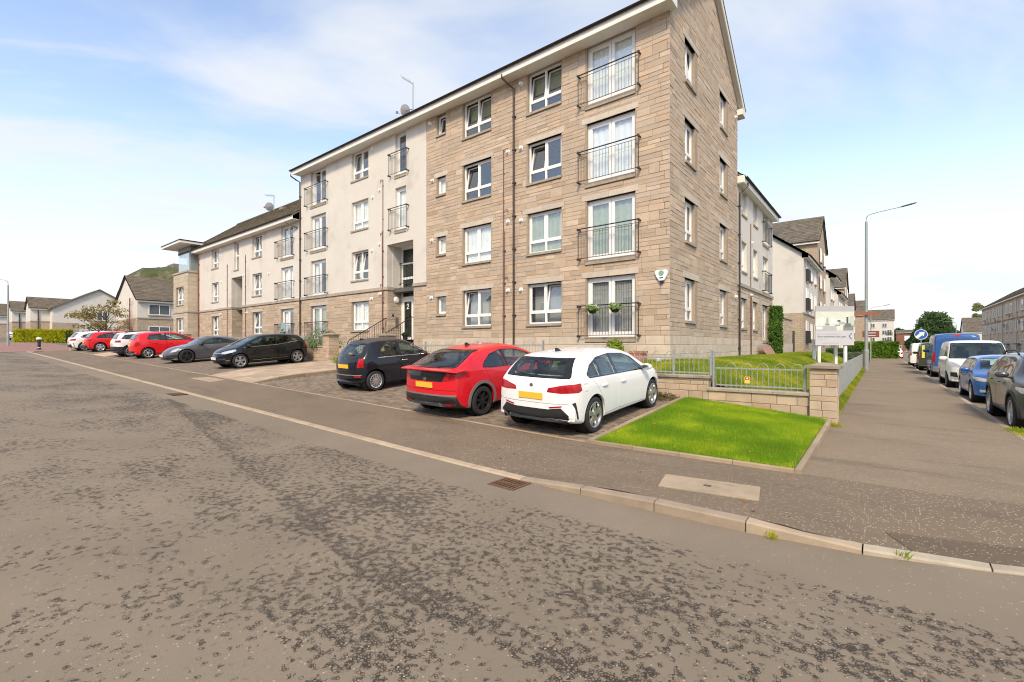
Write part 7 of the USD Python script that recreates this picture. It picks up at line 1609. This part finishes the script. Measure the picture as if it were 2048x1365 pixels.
FIAT = dict(BMW, axles=(1.11, -1.19), R=.295, cabin=(-1.5, .95, .42), mirror=(.62, .99), seat_x=(-.1, -.8), zb=.18, tumble=.36, crown=.04, bend_r=.22,
    top=[(-1.765, .40), (-1.762, .58), (-1.73, .80), (-1.66, .97), (-1.56, 1.06), (-1.30, 1.33), (-1.12, 1.43), (-.6, 1.48), (-.15, 1.47), (.2, 1.40), (.42, 1.30), (.88, 1.01), (1.05, .945), (1.4, .85), (1.62, .72), (1.73, .55), (1.76, .38)],
    plan=[(-1.765, .70), (-1.5, .79), (-1.19, .815), (0, .80), (1.1, .815), (1.5, .77), (1.76, .62)], belt=[(-1.765, .96), (-1.2, .99), (0, .965), (.9, .93), (1.76, .66)],
    side_glass=[([(.74, .985), (.34, 1.24), (.05, 1.355), (-.20, 1.385), (-.24, .99)], []), ([(-.31, .99), (-.29, 1.385), (-.62, 1.375), (-.88, 1.25), (-1.03, 1.07), (-1.0, 1.0)], [])],
    windscreen=([(-.58, 1.03), (.58, 1.03), (.50, 1.36), (-.50, 1.36)], None, (.05, 1.2)), rear_glass=([(-.52, 1.06), (.52, 1.06), (.44, 1.345), (-.44, 1.345)], None, (-1.8, -1.0)),
    panels=[('tail_light', 'f', both([(.54, .70), (.70, .72), (.70, .96), (.56, .97)]), (-1.9, -1.42), LAMPRED), ('bumper_strip', 'f', Polygon([(-.66, .475), (.66, .475), (.66, .505), (-.66, .505)]), (-1.9, -1.5), CHROME), ('fabric_roof', 't', rnd(Polygon([(-1.22, -.50), (.15, -.48), (.15, .48), (-1.22, .50)]), .06), (1.2, 1.8), mat('fabric_roof', (.075, .065, .06), .95)),
            ('reflector', 'f', both([(.46, .425), (.64, .425), (.64, .465), (.46, .465)]), (-1.9, -1.4), LAMPRED), ('belt_line', 's', Polygon([(-1.08, .965), (.98, .945), (.98, .962), (-1.08, .985)]), None, CHROME), ('headlight', 'f', both([(.42, .66), (.62, .66), (.64, .84), (.44, .84)]), (1.2, 2), LAMPWHITE), ('lower_grille', 'f', Polygon([(-.5, .28), (.5, .28), (.45, .44), (-.45, .44)]), (1.4, 2), BLACK)],
    seams=[('s', [(-.28, .96), (-.30, .32), (.72, .28), (.80, .55), (.78, .94)], None), ('s', [(-1.30 + .075 * math.cos(a), .80 + .075 * math.sin(a)) for a in np.linspace(0, 2 * math.pi, 15)], None), ('f', [(-.70, .56), (.70, .56)], (-1.9, -1.5)), ('f', [(-.46, .56), (-.50, 1.0)], (-1.9, -1.3)), ('f', [(.46, .56), (.50, 1.0)], (-1.9, -1.3))],
    handles=[(-.12, .83)], handlemat=CHROME, plates=[(-1, .74, PLATEY), (1, .45, PLATEW)], wheel=dict(n=14, kind='spoke', w0=.018, w1=.022, rim=.70), wheelmat=ALLOY, extra=[wiper(0, 1.045, -.34), badge(.93, -1, .04), fin(-1.05)])
def fiat_sticker(t, S): x = surf_x(S, 1.09, -1) - .012; m = MB(); m.raw([[x, -.16, 1.075], [x, .04, 1.075], [x + .03, .04, 1.125], [x + .03, -.16, 1.125]], [[0, 1, 2, 3], [3, 2, 1, 0]]); m.build(t, 'paper_strip', mat('orange_paper', (.75, .42, .18), .7))
FIAT['extra'] = FIAT['extra'] + [fiat_sticker]
FR = dict(headlight=None)
CLIO = dict(BMW, axles=(1.26, -1.33), R=.315, cabin=(-1.75, 1.2, .42), mirror=(.88, .99),
    top=[(-2.02, .42), (-2.018, .62), (-1.98, .86), (-1.90, 1.01), (-1.66, 1.26), (-1.50, 1.365), (-.9, 1.43), (-.3, 1.445), (.2, 1.405), (.55, 1.29), (1.25, .98), (1.55, .89), (1.82, .77), (1.97, .62), (2.03, .46), (2.035, .36)],
    plan=[(-2.02, .76), (-1.7, .84), (-1.33, .87), (0, .85), (1.26, .87), (1.7, .83), (2.035, .68)], belt=[(-2.02, 1.0), (-1.4, 1.04), (-.4, .96), (.6, .91), (1.2, .89), (2.03, .66)],
    side_glass=[([(1.06, .94), (.56, 1.22), (.15, 1.335), (-.4, 1.365), (-1.05, 1.31), (-1.42, 1.19), (-1.38, 1.10), (-.4, .985)], [(-.36, -.06), (-1.05, .12)])], sg=pane_mat('dark_car_glass', .05, (.55, .66, .60)),
    windscreen=([(-.66, 1.0), (.66, 1.0), (.56, 1.345), (-.56, 1.345)], None, (.35, 1.6)), rear_glass=([(-.54, 1.05), (.54, 1.05), (.48, 1.32), (-.48, 1.32)], [(-.60, 1.04), (.60, 1.04), (.52, 1.36), (-.52, 1.36)], (-2.1, -1.2)),
    panels=[('headlight', 'f', both([(.40, .665), (.62, .66), (.80, .72), (.88, .86), (.74, .83), (.44, .74)]), (1.40, 2.3), LAMPWHITE), ('grille', 'f', Polygon([(-.42, .60), (.42, .60), (.46, .67), (-.46, .67)]), (1.7, 2.4), GLOSSBLACK), ('chrome_strip', 'f', Polygon([(-.46, .672), (.46, .672), (.46, .69), (-.46, .69)]), (1.7, 2.4), CHROME), ('lower_grille', 'f', rnd(Polygon([(-.70, .26), (.70, .26), (.62, .46), (-.62, .46)]), .03), (1.7, 2.4), BLACK),
            ('fog_trim', 'f', both([(.50, .33), (.74, .36), (.74, .385), (.50, .36)]), (1.6, 2.4), CHROME), ('tail_light', 'f', both([(.55, .84), (.80, .80), (.88, .95), (.84, 1.02), (.62, 1.0)]), (-2.2, -1.72), LAMPRED), ('belt_line', 's', Polygon([(1.08, .905), (1.06, .925), (-.4, .97), (-1.40, 1.09), (-1.41, 1.075), (-.4, .952)]), None, CHROME), ('sill_strip', 's', Polygon([(.75, .315), (.75, .33), (-.85, .365), (-.85, .345)]), None, CHROME), ('bumper_insert', 'f', Polygon([(-.66, .2), (.66, .2), (.6, .5), (-.6, .5)]), (-2.2, -1.8), BLACK)],
    seams=[('s', [(-.36, .95), (-.36, .30), (.93, .28), (.98, .55), (.95, .88)], None), ('s', [(-.41, .95), (-.40, .30), (-.95, .30), (-1.0, .55), (-1.25, .9)], None), ('t', [(1.62, -.75), (1.95, -.35), (1.99, 0), (1.95, .35), (1.62, .75)], (.5, 1.2))],
    handles=[(-.18, .80)], plates=[(1, .46, PLATEW), (-1, .7, PLATEY)], wheel=dict(n=5, kind='twin'), wheelmat=None, extra=[badge(.64, 1, .06), fin(-1.1)], mirmat=GLOSSBLACK)
PORSCHE = dict(BMW, axles=(1.30, -1.18), R=.335, cabin=(-1.2, 1.05, .38), mirror=(.62, .93), zb=.14, tumble=.5, rear_seat=False, seat_x=(-.25, -.9), seat_z=-.12, bend_f=.42,
    top=[(-2.15, .45), (-2.148, .6), (-2.11, .76), (-2.0, .86), (-1.6, .975), (-.95, 1.165), (-.45, 1.265), (-.05, 1.29), (.28, 1.235), (.95, .92), (1.2, .865), (1.65, .775), (1.95, .63), (2.12, .47), (2.17, .36), (2.175, .28)],
    plan=[(-2.15, .80), (-1.8, .87), (-1.18, .905), (-.2, .86), (.4, .85), (1.3, .895), (1.75, .86), (2.17, .66)], belt=[(-2.15, .82), (-1.2, .90), (0, .86), (.8, .83), (1.3, .80), (1.8, .70), (2.17, .40)],
    side_glass=[([(.78, .895), (.36, 1.10), (.05, 1.20), (-.30, 1.205), (-.75, 1.09), (-1.15, .955), (-1.05, .905)], [(-.52, .06)])], sg=pane_mat('dark_car_glass', .05, (.55, .66, .60)),
    windscreen=([(-.62, .93), (.62, .93), (.50, 1.19), (-.50, 1.19)], None, (.0, 1.3)), rear_glass=([(-.40, 1.0), (.40, 1.0), (.42, 1.2), (-.42, 1.2)], None, (-2, -.6)),
    panels=[('headlight', 'f', both([(.50, .56), (.70, .60), (.78, .74), (.62, .77), (.50, .68)]), (1.40, 2.3), LAMPWHITE), ('air_intake', 'f', both([(.34, .26), (.78, .30), (.76, .44), (.40, .42)]), (1.55, 2.4), BLACK), ('lower_lip', 'f', Polygon([(-.7, .1), (.7, .1), (.66, .20), (-.66, .20)]), (1.7, 2.4), BLACK), ('tail_light', 'f', both([(.50, .70), (.84, .72), (.84, .80), (.54, .82)]), (-2.3, -1.8), LAMPRED)],
    seams=[('s', [(-.58, .86), (-.60, .28), (.70, .24), (.78, .5), (.74, .84)], None), ('t', [(2.0, -.45), (2.06, 0), (2.0, .45)], (.4, 1.0))], handles=[(-.42, .72)], plates=[(1, .40, PLATEW)], wheel=dict(n=5, kind='twin', rim=.76), wheelmat=DARKALLOY, extra=[], mirmat=GLOSSBLACK)
YARIS = dict(BMW, axles=(1.22, -1.29), R=.305, cabin=(-1.75, 1.25, .42), mirror=(.95, 1.02),
    top=[(-1.97, .44), (-1.968, .65), (-1.94, .9), (-1.88, 1.03), (-1.70, 1.32), (-1.52, 1.45), (-.8, 1.505), (-.2, 1.50), (.3, 1.425), (.6, 1.32), (1.28, 1.0), (1.5, .93), (1.78, .80), (1.92, .62), (1.97, .42)],
    plan=[(-1.97, .74), (-1.7, .82), (-1.29, .85), (0, .835), (1.22, .85), (1.6, .81), (1.97, .66)], belt=[(-1.97, 1.02), (-1.4, 1.06), (-.4, .99), (.6, .94), (1.2, .92), (1.97, .68)],
    side_glass=[([(1.10, .97), (.60, 1.255), (.2, 1.375), (-.45, 1.425), (-1.15, 1.38), (-1.30, 1.14), (-1.2, 1.075), (-.4, 1.01)], [(-.34, -.03)])],
    windscreen=([(-.64, 1.02), (.64, 1.02), (.55, 1.38), (-.55, 1.38)], None, (.35, 1.6)), rear_glass=([(-.54, 1.09), (.54, 1.09), (.50, 1.39), (-.50, 1.39)], None, (-2.1, -1.2)),
    panels=[('tail_light', 'f', both([(.55, .70), (.74, .72), (.86, .88), (.84, .98), (.66, .94), (.60, .84)]), (-2.2, -1.62), LAMPRED), ('bumper_insert', 'f', Polygon([(-.55, .2), (.55, .2), (.5, .42), (-.5, .42)]), (-2.2, -1.75), BLACK), ('headlight', 'f', both([(.42, .64), (.80, .72), (.84, .84), (.5, .76)]), (1.4, 2.3), LAMPWHITE)],
    seams=[('s', [(-.34, .98), (-.34, .30), (.93, .28), (.98, .55), (.95, .9)], None), ('s', [(-.39, .98), (-.38, .30), (-.92, .30), (-.98, .6), (-1.2, 1.0)], None), ('f', [(-.7, .60), (.7, .60)], (-2.2, -1.7))], handles=[(-.15, .85), (-.95, .88)], plates=[(-1, .78, PLATEY)], wheel=dict(n=7, kind='spoke', w0=.022, w1=.026), wheelmat=ALLOY, extra=[badge(.95, -1)])
CACTUS = dict(YARIS, axles=(1.28, -1.32), R=.325, cabin=(-1.8, 1.2, .45), mirror=(.9, 1.06),
    top=[(-2.06, .46), (-2.058, .70), (-2.02, .97), (-1.93, 1.08), (-1.76, 1.36), (-1.6, 1.45), (-.5, 1.49), (.1, 1.465), (.55, 1.34), (1.15, 1.04), (1.45, .98), (1.88, .87), (2.03, .65), (2.06, .44)],
    plan=[(-2.06, .78), (-1.8, .85), (-1.3, .87), (0, .85), (1.28, .87), (1.7, .84), (2.06, .70)], belt=[(-2.06, 1.06), (-1.4, 1.06), (-.4, 1.0), (.6, .97), (1.2, .95), (2.06, .72)],
    side_glass=[([(1.0, 1.0), (.55, 1.26), (.2, 1.37), (-.45, 1.41), (-1.5, 1.36), (-1.72, 1.12), (-1.5, 1.08), (-.4, 1.03)], [(-.34, -.03), (-1.1, .02)])],
    panels=[('tail_light', 'f', both([(.50, .90), (.86, .90), (.86, 1.04), (.52, 1.04)]), (-2.3, -1.75), LAMPRED), ('bumper_insert', 'f', rnd(Polygon([(-.95, .2), (.95, .2), (.95, .62), (.6, .66), (-.6, .66), (-.95, .62)]), .03), (-2.3, -1.55), BLACK), ('headlight', 'f', both([(.42, .64), (.80, .66), (.84, .74), (.5, .74)]), (1.4, 2.3), LAMPWHITE)],
    seams=[('f', [(-.7, .70), (.7, .70)], (-2.3, -1.7))], plates=[(-1, .80, PLATEY)], extra=[rails(-1.5, .2, .58)], archtrim=BLACK)
ASTRA = dict(BMW, wheel=dict(n=5, kind='spoke', w0=.05, w1=.07), wheelmat=ALLOY)
SUV = dict(BMW, axles=(1.30, -1.37), R=.355, zb=.24, cabin=(-1.9, 1.2, .5), mirror=(.86, 1.13), seat_z=.14,
    top=[(-2.2, .48), (-2.198, .75), (-2.16, 1.0), (-2.08, 1.11), (-1.86, 1.40), (-1.65, 1.53), (-1, 1.595), (-.2, 1.6), (.3, 1.555), (.65, 1.45), (1.2, 1.12), (1.4, 1.07), (1.88, .98), (2.08, .86), (2.18, .68), (2.2, .44)],
    plan=[(-2.2, .83), (-1.9, .89), (-1.4, .915), (0, .895), (1.3, .915), (1.8, .88), (2.2, .78)], belt=[(-2.2, 1.08), (-1.5, 1.11), (-.5, 1.06), (.6, 1.02), (1.1, 1.0), (2.2, .80)],
    side_glass=[([(1.0, 1.04), (.60, 1.33), (.2, 1.46), (-.35, 1.505), (-1.05, 1.48), (-1.5, 1.36), (-1.72, 1.2), (-1.6, 1.14), (-.4, 1.08)], [(-.36, -.03), (-1.1, -.05)])],
    windscreen=([(-.68, 1.13), (.68, 1.13), (.58, 1.50), (-.58, 1.50)], None, (.3, 1.6)), rear_glass=([(-.6, 1.15), (.6, 1.15), (.52, 1.44), (-.52, 1.44)], None, (-2.3, -1.3)),
    panels=[('headlight', 'f', both([(.44, .76), (.82, .80), (.90, .92), (.74, .90), (.46, .85)]), (1.55, 2.5), LAMPWHITE), ('grille', 'f', both([(.03, .62), (.34, .64), (.35, .84), (.05, .84)]), (1.8, 2.5), BLACK), ('lower_grille', 'f', Polygon([(-.7, .32), (.7, .32), (.62, .54), (-.62, .54)]), (1.8, 2.5), BLACK), ('tail_light', 'f', both([(.45, .95), (.92, .95), (.92, 1.07), (.5, 1.07)]), (-2.4, -1.8), LAMPRED), ('sill_trim', 's', Polygon([(-1.0, .2), (.95, .2), (.95, .36), (-1.0, .36)]), None, BLACK)],
    seams=[('s', [(-.38, 1.06), (-.40, .38), (.96, .38), (1.0, .6), (.98, 1.0)], None), ('s', [(-.43, 1.06), (-.42, .38), (-1.0, .38), (-1.06, .62), (-1.42, 1.1)], None)], handles=[(-.18, .93), (-1.0, .955)], plates=[(1, .5, PLATEW)], archtrim=BLACK, extra=[rails(-1.5, .2, .60)], wheel=dict(n=5, kind='twin'), wheelmat=None)
BLUEC = dict(BMW, extra=[badge(.72, 1, .03)], panels=BMW['panels'] + [('fog_light', 'f', both([(.62, .34), (.74, .35), (.74, .43), (.62, .42)]), (1.6, 2.4), LAMPWHITE)], wheel=dict(n=10, kind='spoke', w0=.02, w1=.02), wheelmat=ALLOY)
VAN = dict(BMW, n=60, axles=(1.52, -1.5), R=.335, zb=.24, cabin=(-.5, 1.95, .7), mirror=(1.40, 1.22), mir_s=1.35, tumble=.13, shoulder=.03, crown=.03, seat_x=(.55, -.2), seat_z=.45, rear_seat=False, bend_f=.36, bend_r=.06,
    top=[(-2.5, .48), (-2.498, 1.0), (-2.47, 1.72), (-2.36, 1.93), (-1.5, 1.97), (.55, 1.965), (.98, 1.89), (1.72, 1.24), (1.95, 1.13), (2.30, 1.0), (2.44, .84), (2.49, .62), (2.5, .42)],
    plan=[(-2.5, .93), (-2.2, .965), (0, .975), (1.5, .97), (2.0, .93), (2.5, .82)], belt=[(-2.5, 1.15), (0, 1.12), (1.3, 1.10), (1.9, 1.04), (2.5, .78)],
    side_glass=[([(1.55, 1.17), (1.0, 1.70), (.38, 1.73), (.32, 1.14)], [])], windscreen=([(-.84, 1.25), (.84, 1.25), (.74, 1.83), (-.74, 1.83)], [(-.88, 1.22), (.88, 1.22), (.78, 1.87), (-.78, 1.87)], (.8, 2.2)), rear_glass=None,
    panels=[('headlight', 'f', both([(.50, .86), (.84, .88), (.92, 1.08), (.80, 1.10), (.60, .98)]), (1.75, 2.7), LAMPWHITE), ('grille', 'f', Polygon([(-.52, .84), (.52, .84), (.5, .92), (-.5, .92)]), (2.0, 2.7), BLACK), ('lower_grille', 'f', Polygon([(-.6, .42), (.6, .42), (.55, .66), (-.55, .66)]), (2.0, 2.7), BLACK), ('fog_surround', 'f', both([(.64, .46), (.86, .48), (.86, .66), (.68, .66)]), (1.9, 2.7), BLACK), ('tail_light', 'f', both([(.84, .95), (.97, .95), (.97, 1.5), (.86, 1.5)]), (-2.7, -2.3), LAMPRED), ('step_trim', 's', Polygon([(-1.1, .2), (1.1, .2), (1.1, .36), (-1.1, .36)]), None, BLACK)],
    seams=[('s', [(.28, 1.8), (.26, .42), (1.08, .40), (1.25, .7), (1.6, 1.14)], None), ('f', [(0, .6), (0, 1.9)], (-2.7, -2.3))], handles=[(.42, 1.0)], plates=[(1, .55, PLATEW)], wheel=dict(n=6, kind='spoke', w0=.06, w1=.07), wheelmat=mat('steel_wheel', (.22, .22, .23), .5, metallic=.5), extra=[])
BIGVAN = dict(VAN, axles=(1.75, -1.55), cabin=(.2, 2.1, .8), mirror=(1.65, 1.45), tumble=.08,
    top=[(-2.7, .45), (-2.698, 1.0), (-2.68, 2.2), (-2.58, 2.38), (-1, 2.42), (.9, 2.41), (1.35, 2.28), (2.02, 1.42), (2.2, 1.28), (2.5, 1.12), (2.64, .85), (2.69, .6), (2.7, .42)],
    plan=[(-2.7, .98), (-2.4, 1.015), (0, 1.02), (1.75, 1.01), (2.2, .96), (2.7, .85)], belt=[(-2.7, 1.3), (0, 1.28), (1.5, 1.26), (2.0, 1.2), (2.7, .8)],
    side_glass=[([(1.85, 1.33), (1.3, 2.0), (.7, 2.02), (.65, 1.3)], [])], windscreen=([(-.88, 1.42), (.88, 1.42), (.80, 2.2), (-.80, 2.2)], None, (1.0, 2.4)),
    panels=[('tail_light', 'f', both([(.885, .82), (1.04, .82), (1.04, 1.42), (.885, 1.42)]), (-2.9, -2.45), LAMPRED), ('brake_light', 'f', Polygon([(-.17, 2.27), (.17, 2.27), (.14, 2.36), (-.14, 2.36)]), (-2.9, -2.3), LAMPRED), ('bumper', 'f', Polygon([(-1.1, .2), (1.1, .2), (1.1, .62), (-1.1, .62)]), (-2.9, -2.42), GREYTRIM), ('rub_strip', 's', Polygon([(-2.4, .70), (-2.0, .70), (-2.0, .80), (-2.4, .80)]), None, BLACK)],
    seams=[('f', [(0, .62), (0, 2.3)], (-2.9, -2.3)), ('f', [(-.86, .64), (-.86, 2.24), (.86, 2.24), (.86, .64)], (-2.9, -2.3)), ('f', [(-.86, 1.92), (.86, 1.92)], (-2.9, -2.4)), ('s', [(.6, 2.1), (.6, .45), (1.35, .42), (1.5, .8), (1.9, 1.3)], None), ('s', [(.5, 2.1), (.5, .5), (-.7, .5), (-.7, 2.15)], None)], handles=[(.75, 1.15)], plates=[(-1, .78, PLATEY)])
WHITE = paint('white_paint', (.80, .80, .79), rough=.4, dirt=.03); RED = paint('red_paint', (.62, .012, .022), rough=.3); RED2 = paint('bright_red_paint', (.68, .012, .02), rough=.3); NAVY = paint('black_blue_paint', (.008, .009, .014), rough=.3); BLACKP = paint('black_paint', (.006, .007, .008), rough=.25)
GREYP = paint('grey_paint', (.13, .13, .135), metallic=.55, rough=.38); SUVP = paint('dark_grey_paint', (.075, .08, .082), metallic=.6, rough=.35); BLUEP = paint('blue_paint', (.035, .14, .42), metallic=.5, rough=.35); VANBLUE = paint('van_blue_paint', (.03, .10, .30), rough=.4); WVAN = paint('van_white_paint', (.76, .78, .75), rough=.4, dirt=.04); OLIVE = paint('dark_olive_paint', (.045, .05, .035), rough=.5)
TWOTONE = mat('two_tone_alloy', (.46, .46, .47), rough=.3, var=.05, metallic=.85)
for s in (BMW, CLIO, SUV): s['wheelmat'] = TWOTONE
PT, RL = math.degrees(math.atan(.066)), 1.57
def park(spec, label, x, yc, matl, face=1, **k): return car(spec, label, 'car', x, yc, float(park_z(x, yc)) + k.pop('up', .0), 90 * face, matl, ry=-PT * face, rx=RL * face, **k)
park(BMW, 'white five-door hatchback parked on setts next to the grass plot, rear to the road', -5.02, 8.98, WHITE)
park(CIVIC, 'red sporty hatchback with black wheels and a tail spoiler, next to the white hatchback', -7.72, 8.80, RED)
park(FIAT, 'small rounded black car with a fabric roof, next to the red hatchback with a spoiler', -12.5, 9.45, NAVY)
park(CLIO, 'black hatchback facing the road, beside the wide slabbed path', -23.25, 9.98, BLACKP, -1)
park(PORSCHE, 'low grey sports coupe facing the road, left of the black hatchback', -28.75, 9.62, GREYP, -1)
park(YARIS, 'bright red hatchback, rear to the road, left of the grey sports coupe', -34.45, 9.38, RED2)
park(CACTUS, 'white hatchback with black roof rails and bumper, between the two red hatchbacks', -37.3, 9.2, WHITE)
park(ASTRA, 'bright red hatchback with large silver wheels, second car from the far end of the bays', -45.9, 9.35, RED2)
park(BMW, 'white hatchback at the far end of the bays, mostly hidden by a red hatchback', -48.9, 8.95, WHITE)
GS = None
car(SUV, 'dark grey off-road style car at the right edge, facing the camera at the kerb', 'car', 2.93, 15.50, .045, -90, SUVP)
car(BLUEC, 'blue hatchback facing the camera, between the dark grey car and the white van', 'car', 2.95, 21.8, .045, -90, BLUEP)
car(VAN, 'white van facing the camera behind the blue hatchback', 'van', 2.95, 28.75, .045, -90, WVAN, name='parked_van')
car(BIGVAN, 'tall blue van seen from the rear, behind the white van', 'van', 3.0, 37.5, .045, 90, VANBLUE, name='parked_van')
def hivis(t, S):
    m = MB(); m.box((-2.49, -.8, .9), (-2.47, -.65, 1.8)); m.box((-2.49, .65, .9), (-2.47, .8, 1.8)); m.build(t, 'yellow_stripe', mat('hi_vis', (.55, .65, .08), .5))
car(dict(VAN, extra=[hivis]), 'dark olive van with a yellow stripe, beyond the tall blue van', 'van', 2.75, 46.0, .045, 90, OLIVE, name='parked_van', detail=False)
car(VAN, 'farthest white van in the row, just below the round blue sign', 'van', 2.5, 53.5, .045, 90, WVAN, name='parked_van', detail=False)
car(YARIS, 'tiny red car far down the street', 'car', -.6, 92, -.05, 90, RED2, detail=False); car(YARIS, 'tiny white car far down the street, nearest of the far ones', 'car', 1.0, 86, -.05, 90, WHITE, detail=False); car(CACTUS, 'tiny white car far down the street, behind the far red one', 'car', -.6, 104, -.05, 90, WHITE, detail=False)
car(SUV, 'white car parked by the small white house at the far left', 'car', -104.5, 9.0, 2.72, -25, WHITE, detail=False)
